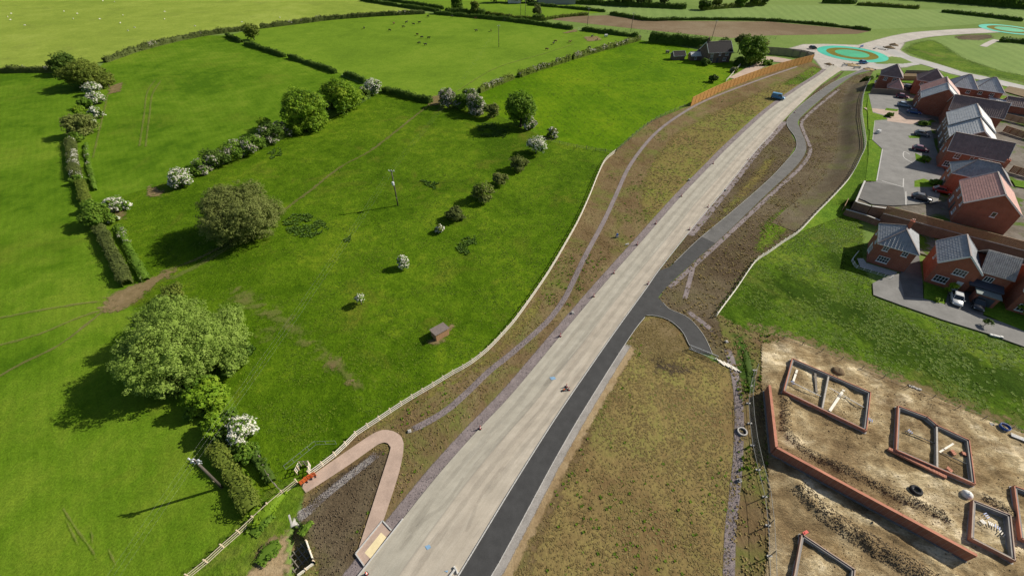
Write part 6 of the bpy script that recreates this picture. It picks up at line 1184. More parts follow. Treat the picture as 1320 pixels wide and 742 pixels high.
closeboard('garden_fence', [P(x, y, T) for x, y in ((1274, 150), (1300, 156), (1340, 166))], 'board fence across the back gardens right of the grey pair', 1.8, 'timber_brown', 1.8, 0.3, T+0.1)
closeboard('garden_fence', [P(x, y, T) for x, y in ((1292, 170), (1316, 178), (1345, 186))], 'board fence beside the brown roofed long house at the right edge', 1.8, 'timber_brown', 1.8, 0.3, T+0.1)
closeboard('garden_fence', [P(x, y, T) for x, y in ((1300, 222), (1330, 231))], 'short board fence right of the slate hip roof', 1.8, 'timber_brown', 1.8, 0.3, T+0.1)
closeboard('garden_fence', [P(x, y, T) for x, y in ((1159, 104), (1185, 104.5))], 'board fence of the far brown garden', 1.6, 'timber_brown', 1.8, 0.3, T+0.1)
tsheet('bare_garden', [(1160, 103), (1168, 93.5), (1194, 94), (1186, 103.5)], 'ploughed_earth')
tsheet('bare_garden', [(1292, 118), (1300, 112), (1340, 120), (1340, 132)], 'ploughed_earth')
closeboard('garden_fence', [P(x, y, T) for x, y in ((1166, 95), (1193, 95.5))], 'pale paling fence along the far road behind the bare garden', 1.2, 'timber_weathered', 1.8, 0.3, T+0.1)
# ------------------------------------------------------------------ vehicles
def make_car(paint, van=False):
    root = empty('car'); L, Wd = (4.9, 1.95) if van else (4.25, 1.76); hb = 1.0 if van else 0.86; ht = 1.95 if van else 1.44
    # lower body: rounded sections along the length
    st = [(-L/2, 0.62, 0.42, hb-0.14), (-L/2+0.12, 0.86, 0.30, hb-0.02), (-L/2+0.7, 0.98, 0.22, hb+0.03), (0, 1.0, 0.20, hb+0.02), (L/2-1.2, 0.99, 0.22, hb-0.02), (L/2-0.45, 0.94, 0.24, hb-0.12), (L/2-0.08, 0.80, 0.30, hb-0.24), (L/2, 0.60, 0.40, hb-0.32)]
    rings = []
    for x, k, z0, z1 in st:
        y = Wd/2*k; rings.append([(x, -y*0.9, z0), (x, y*0.9, z0), (x, y, z0+0.12), (x, y, (z0+z1)/2+0.05), (x, y*0.94, z1-0.05), (x, y*0.84, z1), (x, -y*0.84, z1), (x, -y*0.94, z1-0.05), (x, -y, (z0+z1)/2+0.05), (x, -y, z0+0.12)])
    body = MB().loft(rings).build('body', paint, root, smooth=True)
    xr0, xr1, xf0, xf1 = (-L/2+0.1, -L/2+0.2, L/2-1.0, L/2-1.6) if van else (-L/2+0.25, -L/2+0.85, L/2-1.15, L/2-1.95)
    g = MB(); b0 = Wd*0.45; b1 = Wd*0.36
    low = [(xr0, -b0, hb-0.04), (xf0, -b0, hb-0.06), (xf0, b0, hb-0.06), (xr0, b0, hb-0.04)]; top = [(xr1, -b1, ht-0.05), (xf1, -b1, ht-0.05), (xf1, b1, ht-0.05), (xr1, b1, ht-0.05)]
    g.loft([low, top]); g.build('windows', 'glass', root)
    MB().loft([[(xr1-0.06, -b1-0.02, ht-0.055), (xf1+0.05, -b1-0.02, ht-0.055), (xf1+0.05, b1+0.02, ht-0.055), (xr1-0.06, b1+0.02, ht-0.055)], [(xr1+0.08, -b1+0.1, ht), (xf1-0.1, -b1+0.1, ht), (xf1-0.1, b1-0.1, ht), (xr1+0.08, b1-0.1, ht)]]).build('roof', paint, root)
    pl = MB()
    for i in range(4): pl.bar(Vector(low[i])*1.005, Vector(top[i])*1.004, 0.07, 0.07)
    for sgn in (-1, 1):
        pl.bar((0.0, sgn*(b0+0.005), hb-0.03), (0.0, sgn*(b1+0.01), ht-0.05), 0.05, 0.09)
        if van: pl.box((-L/4, sgn*(b0+b1)/2, (hb+ht)/2), (L/2-0.3, 0.16, ht-hb-0.1))
    pl.build('pillar', paint, root)
    for sx in (-L/2+0.78, L/2-0.82):
        for sgn in (-1, 1):
            tm = MB(); y = sgn*(Wd/2-0.1); tm.tube([(sx, y-0.1, 0.31), (sx, y+0.1, 0.31)], 0.31, 14); w_ = tm.build('wheel', 'rubber', root); MB().tube([(sx, y+sgn*0.09, 0.31), (sx, y+sgn*0.115, 0.31)], 0.19, 10).build('rim', 'galvanised', w_)
    for sgn in (-1, 1):
        MB().box((L/2-0.13, sgn*Wd*0.33, hb-0.32), (0.16, 0.34, 0.13)).build('headlight', 'lamp_clear', root); MB().box((-L/2+0.07, sgn*Wd*0.36, hb-0.18), (0.12, 0.24, 0.14)).build('tail_light', 'lamp_red', root)
        MB().box((0.75, sgn*(Wd/2+0.06), hb+0.02), (0.14, 0.18, 0.12)).build('mirror', paint, root)
    return root
UA = RZ; VA = RZ+math.pi/2
for paint, x, y, z, a, lb, van in [('paint_silver', 1230, 388, 0, VA+math.pi, 'silver car on the left of the driveway by the gabled front house', 0), ('paint_black', 1257, 394, 0, VA+math.pi, 'dark car with shining windscreen on the right of the same driveway', 0),
        ('paint_black', 1186, 258, T, UA, 'black car parked below the little lawn beside the parking court', 0), ('paint_red', 1213, 249, T, UA, 'red car in the shade between the salmon and slate roofed houses', 0), ('paint_maroon', 1185, 195, T, UA, 'dark red car parked before the stepped grey pair', 0), ('paint_grey', 1187, 175.5, T, UA, 'dark grey car nearest the pink paving by the stepped pair', 0),
        ('paint_blue', 1177, 147, T, UA, 'blue car beside the gable wall of the far pair', 0), ('paint_lightblue', 1164, 138, T, UA, 'pale blue car between the maroon and the blue cars', 0), ('paint_maroon', 1162, 127, T, UA, 'maroon car by the dark garden fence', 0), ('paint_black', 1170, 115, T, UA, 'black car behind the dark garden fence', 0), ('paint_white', 1134, 109, T, UA+0.3, 'white car under the pyramid roofed house', 0),
        ('paint_bright', 1112, 82.5, 0, 0.1, 'bright blue car at the near edge of the teal roundabout', 0), ('paint_black', 1047.5, 63.5, 0, 0.0, 'black car left of the teal roundabout', 0), ('paint_midblue', 1002, 128, 0, UA, 'blue van standing on the grassy verge beside the pale road', 1)]:
    c = make_car(paint, bool(van)); c.name = 'van' if van else 'car'; p = P(x, y, z); c.location = (p.x, p.y, z+(0.21 if z else 0.2)); c.rotation_euler = (0, 0, a); tag(c, lb, 'van' if van else 'car', 'cars and vans parked around the estate and roundabout')
# ------------------------------------------------------------------ power line
def pole(px, py, h, label, trafo=False, big=False, rz=0.0, r=0.15):
    p = P(px, py); root = empty('electricity_pole', p, rz, label, 'pole', 'poles of the overhead line')
    MB().tube([(0, 0, -0.3), (0, 0, h*0.5), (0, 0, h)], [r*1.1, r, r*0.8], 10).build('post', 'pole_wood', root, smooth=True)
    arm = MB().box((0, 0.0, h-0.18), (1.7 if big else 1.3, 0.12, 0.12))
    if big: arm.bar((-0.7, 0.03, h-0.2), (0, 0.03, h-0.9), 0.06, 0.06).bar((0.7, 0.03, h-0.2), (0, 0.03, h-0.9), 0.06, 0.06).box((0, 0.0, h-0.75), (1.3, 0.1, 0.1))
    ca = arm.build('crossarm', 'galvanised', root)
    for x in (-0.6, 0.0, 0.6): MB().lathe([(0.04, 0), (0.09, 0.05), (0.05, 0.1), (0.09, 0.16), (0.05, 0.24), (0.08, 0.28)], 8, (x, 0.0, h-0.11)).build('insulator', 'insulator', ca)
    if big:
        for x in (-0.5, -0.1, 0.35): MB().lathe([(0.05, 0), (0.11, 0.06), (0.06, 0.14), (0.11, 0.22), (0.06, 0.34)], 8, (x, -0.12, h-0.7)).build('fuse', 'insulator', ca)
    if trafo: MB().lathe([(0.24, 0), (0.30, 0.05), (0.30, 0.75), (0.22, 0.85)], 12, (0.0, -0.42, h*0.62)).box((0, -0.16, h*0.62+0.4), (0.3, 0.16, 0.3)).build('transformer', 'insulator', root)
    MB().box((0, -r-0.02, 2.2), (0.2, 0.02, 0.28)).build('warning_plate', 'yellow_slab', root)
    return root
d12 = P(513, 265)-P(286, 628); az = math.atan2(d12.y, d12.x)-math.pi/2
pole(286, 628, 7.4, 'dark leaning looking pole with white insulators by the lower left hedge', False, True, az, 0.17)
pole(513, 265, 9.2, 'pole with a grey transformer standing in the middle of the paddock', True, False, az)
for x, y, h, lb in ((643, 61, 9.4, 'pole standing alone in the cattle pasture'), (671, 20, 8.5, 'left pole of the two by the far lane'), (677, 20.5, 8.5, 'right pole of the two by the far lane'), (757, 33, 8.5, 'pole at the corner of the ploughed field near the gate'), (813, 41, 9.0, 'pole in front of the ploughed field above the tall hedge'), (917, 52, 9.0, 'pole in front of the ploughed field behind the cottage')):
    pole(x, y, h, lb, False, False, 0.2, 0.13)
def wires(a, ha, b, hb, za, zb, label):
    for k, x in enumerate((-0.6, 0.0, 0.6)):
        A = a+Vector((math.cos(za)*x, math.sin(za)*x, ha+0.17)); B = b+Vector((math.cos(zb)*x, math.sin(zb)*x, hb+0.17)); n_ = 14; sag = (B-A).length*0.012
        pts = [A.lerp(B, i/n_)-Vector((0, 0, 4*sag*(i/n_)*(1-i/n_))) for i in range(n_+1)]
        o = MB().tube(pts, 0.004, 4).build('overhead_wire', 'steel_dark'); tag(o, ('left', 'middle', 'right')[k]+' '+label, 'wire', 'overhead wires')
wires(P(286, 628), 7.4, P(513, 265), 9.2, az, az, 'thin wire between the lower left pole and the paddock pole')
wires(P(513, 265), 9.2, P(643, 61), 9.4, az, 0.2, 'thin wire between the paddock pole and the cattle pasture pole')
wires(P(643, 61), 9.4, P(671, 20), 8.5, 0.2, 0.2, 'thin wire between the cattle pasture pole and the far lane')
pe = P(286, 628)-d12; pe.z = 0; wires(pe, 8.0, P(286, 628), 7.4, az, az, 'thin wire running from the lower left pole off the bottom edge')
# ------------------------------------------------------------------ animals
def skin_animal(name, verts, edges, mat):
    me = bpy.data.meshes.new(name); me.from_pydata([v[0] for v in verts], edges, []); me.materials.append(MATS[mat])
    o = bpy.data.objects.new(name, me); m_ = o.modifiers.new('Skin', 'SKIN'); m_.use_smooth_shade = True; s_ = o.modifiers.new('Sub', 'SUBSURF'); s_.levels = 1; s_.render_levels = 1
    if not me.skin_vertices: me.skin_vertices.new() if hasattr(me.skin_vertices, 'new') else None
    for i, v in enumerate(verts): me.skin_vertices[0].data[i].radius = v[1] if isinstance(v[1], tuple) else (v[1], v[1])
    me.skin_vertices[0].data[0].use_root = True
    return o
def beast(mat, head_down, k=1.0):
    h = 0.62 if head_down else 1.38
    verts = [((0, 0, 0.95), (0.30, 0.36)), ((0.55, 0, 0.98), (0.28, 0.34)), ((-0.55, 0, 1.0), (0.28, 0.32)), ((-0.85, 0, 1.05), 0.17), ((0.85, 0, 1.12 if not head_down else 0.95), 0.2), ((1.15, 0, h), 0.14), ((1.42, 0, h-0.14), 0.09)]
    edges = [(0, 1), (0, 2), (2, 3), (1, 4), (4, 5), (5, 6)]
    for bx, root in ((0.52, 1), (-0.6, 2)):
        for sy in (-0.19, 0.19):
            i = len(verts); verts += [((bx, sy, 0.68), 0.13), ((bx+(0.03 if bx > 0 else -0.07), sy, 0.38), 0.07), ((bx, sy, 0.02), 0.055)]; edges += [(root, i), (i, i+1), (i+1, i+2)]
    i = len(verts); verts += [((-1.0, 0, 0.95), 0.03), ((-1.04, 0, 0.5), 0.025), ((1.12, 0.17, h+0.08), 0.03), ((1.12, -0.17, h+0.08), 0.03)]; edges += [(3, i), (i, i+1), (5, i+2), (5, i+3)]
    verts = [(tuple(c*k for c in v[0]), tuple(r*k for r in v[1]) if isinstance(v[1], tuple) else v[1]*k) for v in verts]
    return skin_animal('animal', verts, edges, mat)
protos = {(m_, d): beast(m_, d, 0.86) for m_ in ('cow_black', 'cow_brown', 'cow_tan') for d in (0, 1)}
lamb = beast('wool', 1, 0.5)
COWS = [(469.7, 37.5, 'k'), (502.5, 40.3, 'k'), (508, 31.5, 'b'), (520, 36, 'k'), (524, 30.2, 'k'), (533.4, 32.6, 'k'), (540.6, 30.5, 'k'), (537.9, 46, 'b'), (544, 49.6, 'k'), (552.7, 50.4, 'k'), (540.4, 57, 'k'), (548.7, 59, 'k'), (552, 22.6, 'k'), (582.5, 22.6, 'k'), (614, 41, 'k'), (612.6, 25.2, 'b'), (633, 41, 'b'), (704.6, 65, 'b'), (713.4, 57.4, 'k'), (716, 54.6, 'b'), (734.5, 55.5, 't'), (759.5, 63, 'k'), (763, 48.4, 'k'), (770, 52, 'b')]
WORD = ['first', 'second', 'third', 'fourth', 'fifth', 'sixth', 'seventh', 'eighth', 'ninth', 'tenth', 'eleventh', 'twelfth', 'thirteenth', 'fourteenth', 'fifteenth', 'sixteenth', 'seventeenth', 'eighteenth', 'nineteenth', 'twentieth']
seen = {}
for i, (x, y, c) in enumerate(sorted(COWS)):
    nm = {'k': 'cow_black', 'b': 'cow_brown', 't': 'cow_tan'}[c]; o = protos[(nm, i % 2 if i % 5 else 0)].copy(); COL.objects.link(o); o.name = 'cow'; o.location = P(x, y); o.rotation_euler = (0, 0, random.choice([0.2, 2.9, 3.4, -0.4, 1.0, 4.6])+random.uniform(-0.3, 0.3))
    cw_ = nm[4:]; k = seen.get(cw_, 0); seen[cw_] = k+1
    tag(o, 'tan cow, the only pale one in the cattle pasture' if c == 't' else '%s cow, %s %s one from the left in the cattle pasture' % (cw_, WORD[k], cw_), 'cow', 'cattle grazing the pasture')
for i, (x, y) in enumerate(sorted([(129, 25.5), (155.5, 30.5), (100, 18.5), (15, 18.5), (10.5, 22.5), (14, 26.5), (95, 25), (133, 2), (148, 3.2), (165.5, 40.5), (174, 36.5), (212.6, 16), (212.6, 25.5), (312, 29.5), (251.5, 34.5), (83, 15.5), (159, 20.5), (32.6, 33.5), (420, 22.5), (361, 23.5)])):
    o = lamb.copy(); COL.objects.link(o); o.name = 'sheep'; o.location = P(x, y); o.rotation_euler = (0, 0, random.uniform(0, 6.28)); tag(o, '%s white sheep from the left in the pale pasture at the top left' % WORD[i], 'sheep', 'sheep in the pale pasture')
# ------------------------------------------------------------------ small things by the road
def cone(x, y, label, k=1.0, lying=False):
    p = P(x, y); root = empty('traffic_cone', (p.x, p.y, zk+0.005), random.uniform(0, 3), label, 'cone', 'cones along the pale road'); s = k
    MB().prism([(-0.2*s, -0.2*s), (0.2*s, -0.2*s), (0.2*s, 0.2*s), (-0.2*s, 0.2*s)], 0, 0.05*s).build('base', 'rubber', root)
    b = MB().lathe([(0.15*s, 0.05*s), (0.03*s, 0.76*s), (0.029*s, 0.77*s)], 12).build('body', 'plastic_red', root); MB().lathe([(0.126*s, 0.25*s), (0.091*s, 0.45*s)], 12).build('sleeve', 'white_paint', b)
LC = [(473, 740), (619, 553), (722, 434), (765, 383), (791, 353), (821, 316), (845, 289), (878, 254), (919, 212)]
for i, (x, y) in enumerate(LC): cone(x, y, '%s red cone from the near end along the left side of the pale road' % WORD[i])
RC = [(833, 367), (886, 297), (910, 268), (962, 207), (1022, 146), (1054, 117.5)]
for i, (x, y) in enumerate(RC): cone(x+2, y, '%s red cone along the right side of the pale road beyond the path junction' % WORD[i])
cone(733, 503, 'red cone standing by the kerb of the dark path', 0.95); cone(730, 499, 'red cone nearest the barrier foot by the dark path kerb', 1.0)
root = empty('barrier_block', P(727, 503)+Vector((0, 0, zk)), 0.6, 'dark rubber barrier foot beside two cones on the pale road', 'barrier'); MB().prism([(-0.5, -0.14), (0.5, -0.14), (0.5, 0.14), (-0.5, 0.14)], 0, 0.09).build('block', 'rubber', root); MB().box((0, 0, 0.12), (0.3, 0.12, 0.05)).build('socket', 'plastic_orange', root)
# kerb blocks left on the road
for x, y, a, lb in ((583, 739, 0.9, 'white concrete kerb block left at the bottom edge of the road'), (588, 735, 2.2, 'second white kerb block beside the dark path at the bottom'), (808, 316, 0.4, 'pale sack lying on the stone margin of the road')):
    root = empty('kerb_block', P(x, y)+Vector((0, 0, zk)), a, lb, 'block'); MB().prism([(-0.42, -0.09), (0.42, -0.09), (0.42, 0.09), (-0.42, 0.09)], 0, 0.2).build('block', 'mortar_white', root); MB().prism([(-0.3, -0.07), (0.3, -0.07), (0.3, 0.07), (-0.3, 0.07)], 0.2, 0.24).build('top', 'kerb', root)
# steel posts and covers on the verges
for x, y, h, mt, lb in ((795, 306, 0.9, 'plastic_blue', 'blue marker post on the brown verge left of the road'), (738, 404, 0.35, 'concrete', 'small concrete chamber on the stone margin'), (888, 233, 0.5, 'galvanised', 'grey gully post on the left margin of the road'), (935, 246, 0.4, 'concrete', 'small pale cover on the right margin of the road'), (528, 556, 0.25, 'concrete', 'pale chamber at the near end of the stone drain'), (936, 441, 0.3, 'concrete', 'pale chamber on the bare soil by the railing'), (952, 620, 0.5, 'steel_dark', 'dark marker post on the stone drain at the site edge')):
    root = empty('marker', P(x, y)+Vector((0, 0, 0.08)), 0.3, lb, 'marker'); MB().prism([(-0.25, -0.25), (0.25, -0.25), (0.25, 0.25), (-0.25, 0.25)], 0, h*0.5).build('base', 'concrete', root); MB().prism([(-0.16, -0.16), (0.16, -0.16), (0.16, 0.16), (-0.16, 0.16)], h*0.5, h).build('cap', mt, root)
# manhole ring at the top of the site drain
root = empty('manhole_ring', P(956, 557)+Vector((0, 0, 0.1)), 0, 'white concrete manhole ring with a dark opening at the site edge', 'manhole')
mb = MB(); n_ = 24
for i in range(n_):
    a, b = 2*math.pi*i/n_, 2*math.pi*(i+1)/n_
    for r0, r1, z0, z1 in ((0.68, 0.68, 0, 0.3), (0.68, 0.5, 0.3, 0.3), (0.5, 0.5, 0.3, 0.05)): mb.poly([(r0*math.cos(a), r0*math.sin(a), z0), (r0*math.cos(b), r0*math.sin(b), z0), (r1*math.cos(b), r1*math.sin(b), z1), (r1*math.cos(a), r1*math.sin(a), z1)])
mb.build('ring', 'concrete', root); MB().prism([(0.49*math.cos(k*0.5236), 0.49*math.sin(k*0.5236)) for k in range(12)], 0.02, 0.05).build('opening', 'rubber', root)
# galvanised railing closing the branch path
a = P(888, 450); b = P(923, 464); root = empty('railing', a, 0, 'galvanised railing closing the end of the dark branch path', 'railing'); v = b-a
for z in (0.15, 1.05): MB().bar(Vector((0, 0, z)), v+Vector((0, 0, z)), 0.06, 0.06).build('rail', 'galvanised', root)
pm = MB().box((0, 0, 0.55), (0.08, 0.08, 1.1)).mesh('post', 'galvanised'); bm_ = MB().box((0, 0, 0.6), (0.03, 0.03, 0.88)).mesh('bar', 'galvanised')
for i in range(4): link('post', pm, root, v*(i/3))
for i in range(31): link('bar', bm_, root, v*((i+0.5)/31))
for i in range(5):
    root = empty('plank', P(928+i*5, 467+i*2.2)+Vector((0, 0, 0.15)), -0.9+random.uniform(-0.2, 0.2), '%s plank from the railing in the loose row on the soil' % WORD[i], 'plank', 'planks by the railing'); MB().prism([(-0.9, -0.1), (0.9, -0.1), (0.9, 0.1), (-0.9, 0.1)], 0, 0.06).build('board', 'timber_new', root); MB().prism([(-0.1, -0.4), (0.1, -0.4), (0.1, 0.4), (-0.1, 0.4)], -0.06, -0.002).build('batten', 'timber_weathered', root)
# orange barriers, timber pen and gate at the path end
for i, (x, y, a) in enumerate(((393, 623, 0.75), (399, 618.5, 0.55), (404, 615.5, 0.5))):
    root = empty('barrier', P(x, y)+Vector((0, 0, zk)), a, '%s orange plastic barrier from the left across the paved path end' % WORD[i], 'barrier', 'orange barriers at the path end')
    mb = MB()
    for z in (0.28, 0.58, 0.9): mb.box((0, 0, z), (0.84, 0.06, 0.16))
    for x_ in (-0.4, 0, 0.4): mb.box((x_, 0, 0.52), (0.08, 0.07, 0.94))
    mb.build('panel', 'plastic_orange', root)
    for x_ in (-0.32, 0.32): MB().box((x_, 0, 0.05), (0.12, 0.5, 0.1)).build('foot', 'rubber', root)
post_rail('timber_pen', PP([(398, 610), (398.6, 598)], 0.5), 'short pale fence return on the right of the footpath opening', 0.9, 1.2, 3, 'timber_new', 'timber_post', every=1)
post_rail('timber_pen', PP([(398.6, 597), (387, 598)], 0.5), 'short weathered fence at the back of the footpath opening', 0.9, 1.2, 3, 'timber_weathered', 'timber_weathered', every=1)
post_rail('timber_pen', PP([(387, 598), (382, 609)], 0.5), 'short pale fence return on the left of the footpath opening', 0.9, 1.2, 3, 'timber_new', 'timber_post', every=1)
def tube_gate(a, b, label, h=1.1, n_=4, mat='galvanised', name='field_gate', legs=True):
    root = empty(name, a, 0, label, 'gate'); v = b-a
    for i in range(n_): MB().tube([Vector((0, 0, 0.2+(h-0.2)*i/(n_-1))), v+Vector((0, 0, 0.2+(h-0.2)*i/(n_-1)))], 0.014, 6).build('bar', mat, root)
    for t_ in (0, 0.5, 1): MB().tube([v*t_+Vector((0, 0, 0.1)), v*t_+Vector((0, 0, h+0.05))], 0.022, 6).build('upright', mat, root)
    return root
tube_gate(P(369, 605), P(390, 588), 'left grey tubular hurdle standing in the paddock corner', 1.1, 2); tube_gate(P(390, 588), P(408, 573.5), 'middle grey tubular hurdle standing in the paddock corner', 1.1, 2); tube_gate(P(408, 573.5), P(434, 572.5), 'right grey tubular hurdle leading to the paddock fence', 1.0, 2)
tube_gate(P(745, 39), P(750, 39.5), 'pale field gate at the top of the cattle pasture', 1.3, 5, 'mortar_white')
for x, y, lb in ((781, 48, 'white water tank with legs by the cattle pasture hedge'), (860, 69, 'dark feeder on the lawn left of the cottage')):
    root = empty('trough', P(x, y), 0.2, lb, 'trough'); MB().box((0, 0, 0.85), (1.6, 0.9, 0.9)).build('tank', 'mortar_white' if x < 800 else 'timber_weathered', root)
    for sx in (-0.6, 0.6): MB().box((sx, 0, 0.2), (0.15, 0.8, 0.4)).build('leg', 'steel_dark', root)
# culvert mouth and timber revetment of the ditch
pc = P(377.5, 679); root = empty('culvert_headwall', (pc.x, pc.y, -1.1), math.radians(35), 'pale concrete culvert mouth at the head of the ditch', 'culvert')
mb = MB(); n_ = 12; R0, R1 = 0.45, 0.62
for i in range(n_):
    a, b = math.pi*i/n_, math.pi*(i+1)/n_
    for y0, y1 in ((0, 1.6),):
        for (ra, rb, ya, yb) in ((R0, R1, y0, y0), (R1, R1, y0, y1), (R0, R0, y1, y0)): mb.poly([(ra*math.cos(a), ya, 0.7+ra*math.sin(a)), (rb*math.cos(a), yb, 0.7+rb*math.sin(a)), (rb*math.cos(b), yb, 0.7+rb*math.sin(b)), (ra*math.cos(b), ya, 0.7+ra*math.sin(b))])
for s in (-1, 1): mb.box((s*0.535, 0.8, 0.35), (0.17, 1.6, 0.7))
mb.build('arch', 'concrete', root); MB().box((0, 1.58, 0.6), (0.9, 0.04, 1.1)).build('opening', 'rubber', root)
def revet(px, label, n_=4, h=1.75):
    ln = [P(*q) for q in px]; root = empty('timber_revetment', (ln[0].x, ln[0].y, -1.2), 0, label, 'retaining wall'); o0 = Vector((ln[0].x, ln[0].y, 0))
    for a, b in zip(ln, ln[1:]):
        for r in range(7): MB().bar(a-o0+Vector((0, 0, 0.12+r*h/7)), b-o0+Vector((0, 0, 0.12+r*h/7)), 0.09, h/7-0.02).build('board', 'timber_new', root)
        k = max(2, int((b-a).length/0.9))
        for i in range(k+1): q = (a-o0).lerp(b-o0, i/k); MB().box((q.x, q.y, h/2), (0.14, 0.14, h+0.2)).build('post', 'timber_post', root)
    return root
revet([(396, 698), (404.5, 722), (406, 726), (384, 743), (372, 756)], 'pale timber wall holding the soil on the right of the ditch')
root = empty('debris_screen', P(382, 716)+Vector((0, 0, -1.15)), 0.9, 'dark timber grille lying across the ditch', 'grille')
for i in range(5): MB().box((-1.0+0.5*i, 0, 0.5), (0.1, 2.2, 0.1)).build('bar', 'timber_weathered', root)
for y in (-0.8, 0, 0.8): MB().box((0, y, 0.4), (2.4, 0.12, 0.12)).build('beam', 'timber_weathered', root)
# ------------------------------------------------------------------ building site
SITE_PX = [(984, 446), (1015, 437), (1125, 482), (1176, 502), (1278, 547), (1320, 562), (1420, 610), (1420, 800), (985, 800), (996, 680), (992, 580), (984, 500)]
site = PP(SITE_PX); zs = 0.004+0.002*LAYER[0]+0.06
sx = np.arange(min(p.x for p in site), max(p.x for p in site)+0.4, 0.25); sy = np.arange(min(p.y for p in site), max(p.y for p in site)+0.4, 0.25)
SX, SY = np.meshgrid(sx, sy); q = np.array([(p.x, p.y) for p in site])
ridgeA = PP([(1026, 628), (1050, 655), (1090, 684), (1150, 720), (1200, 752), (1240, 780)]); ridgeB = PP([(1012, 515), (1012, 560), (1040, 585), (1100, 612), (1160, 644), (1216, 668)]); ridgeC = PP([(1068, 640), (1110, 668), (1160, 700), (1215, 735), (1260, 770)]); ridgeD = PP([(1262, 640), (1290, 655), (1303, 668)])
def site_z(X, Y):
    z = zs+0.34*(vnoise(X, Y, 0.3, 3)-0.5)+0.22*(vnoise(X, Y, 0.8, 4)-0.5)+0.10*(vnoise(X, Y, 2.2, 6)-0.5)+0.03*(vnoise(X, Y, 5.0, 6)-0.5)
    for ln, h_, w_ in ((ridgeA, 0.55, 1.1), (ridgeB, 0.45, 0.8), (ridgeC, 0.22, 0.4), (ridgeD, 0.3, 0.8)): d = dist_poly(X, Y, ln, False); z = z+h_*np.exp(-(d/w_)**2)*(0.7+0.6*vnoise(X, Y, 0.9, 8))
    for k in (0.9, 2.4): z = z-0.07*np.exp(-((dist_poly(X, Y, ridgeC, False)-k-0.5)/0.22)**2)
    return z
ins = inside(site, SX.ravel(), SY.ravel()).reshape(SX.shape); de = dist_poly(SX, SY, site); SZ = site_z(SX, SY); SZ = np.where(ins, SZ*np.clip(de/0.6, 0, 1)+(zs-0.05)*(1-np.clip(de/0.6, 0, 1)), zs-0.05-np.clip(de, 0, 1)*0.2)
keep = (ins | (de < 0.5)); nx_ = len(sx); ii, jj = np.meshgrid(np.arange(nx_-1), np.arange(len(sy)-1)); kq = (keep[:-1, :-1] & keep[1:, :-1] & keep[:-1, 1:] & keep[1:, 1:]).ravel(); k0 = (jj*nx_+ii).ravel()[kq]
me = np_mesh('site_ground', np.stack([SX.ravel(), SY.ravel(), SZ.ravel()], 1), np.stack([k0, k0+1, k0+nx_+1, k0+nx_], 1), 'site_soil'); me.polygons.foreach_set('use_smooth', [True]*len(me.polygons)); link('site_ground', me)['kind'] = 'structure'
for ln, w_, n_ in ((ridgeA, 1.4, 7000), (ridgeB, 0.8, 4000), (ridgeD, 0.7, 700)):
    X, Y = along(ln, n_, w_); clods('spoil_clods', X, Y, 'clod_dark', (0.02, 0.12), 0, None, site_z(X, Y)-0.01)
X, Y = scatter_pts(site, 12.0, (0.3, 0.4, 0.85), (), 30); clods('site_clods', X, Y, 'clod_tan', (0.02, 0.10), 0, None, site_z(X, Y)+0.01)
X, Y = scatter_pts(site, 2.0, (0.25, 0.5, 0.9), (), 31); clods('site_clods', X, Y, 'clod_dark', (0.03, 0.14), 0, None, site_z(X, Y)+0.01)
def foundation(px, label, cross=(), h=0.62, open_=False):
    ln = PP(px, zs+0.5); root = empty('foundation', (ln[0].x, ln[0].y, zs), 0, label, 'foundation', 'house foundations on the site'); o0 = Vector((ln[0].x, ln[0].y, 0)); ln = [Vector((p.x, p.y, 0))-o0 for p in ln]
    c = sum(ln, Vector())/len(ln); segs = list(zip(ln, ln[1:]+([] if open_ else [ln[0]])))
    for a, b in segs:
        d = (b-a).normalized(); nv = Vector((-d.y, d.x, 0)); nv = nv if nv.dot(c-a) > 0 else -nv
        o = Vector((0, 0, h/2)); w = MB().bar(a-d*0.05+o, b+d*0.05+o, 0.105, h).build('brick_leaf', 'brick_found', root); o2 = Vector((0, 0, h/2-0.05)); MB().bar(a+nv*0.16+d*0.12+o2, b+nv*0.16-d*0.12+o2, 0.2, h-0.1).build('block_leaf', 'block_grey', root)
        MB().bar(a+nv*0.1-d*0.2+Vector((0, 0, 0.03)), b+nv*0.1+d*0.2+Vector((0, 0, 0.03)), 0.42, 0.1).build('footing', 'concrete', root)
    for (a, b) in cross:
        A = P(*a, zs+0.5)-o0; B = P(*b, zs+0.5)-o0; A.z = B.z = h/2-0.03; MB().bar(A, B, 0.2, h-0.06).build('cross_wall', 'block_pale', root)
    return root
foundation([(1021.3, 462), (1122, 505.5), (1116.6, 555), (1010, 504)], 'top left rectangular brick footing divided by one cross wall', [((1068, 485), (1060, 526))])
foundation([(1157.7, 523), (1195, 537), (1208, 548), (1249, 567), (1256.5, 624), (1155, 580)], 'stepped brick footing with a cross wall, right of the first', [((1207.5, 550), (1208, 602))])
foundation([(1253.3, 645), (1301, 664), (1307, 722.8), (1250.8, 694)], 'small brick footing at lower right, full of blue offcuts', [], 0.75)
foundation([(1307, 626), (1345, 640), (1352, 712), (1316, 694)], 'brick footing cut off by the right edge')
foundation([(1033.7, 688), (1101.8, 733.5), (1096, 800), (1015, 790)], 'brick footing with a red cap cut off by the bottom edge', [], 0.6)
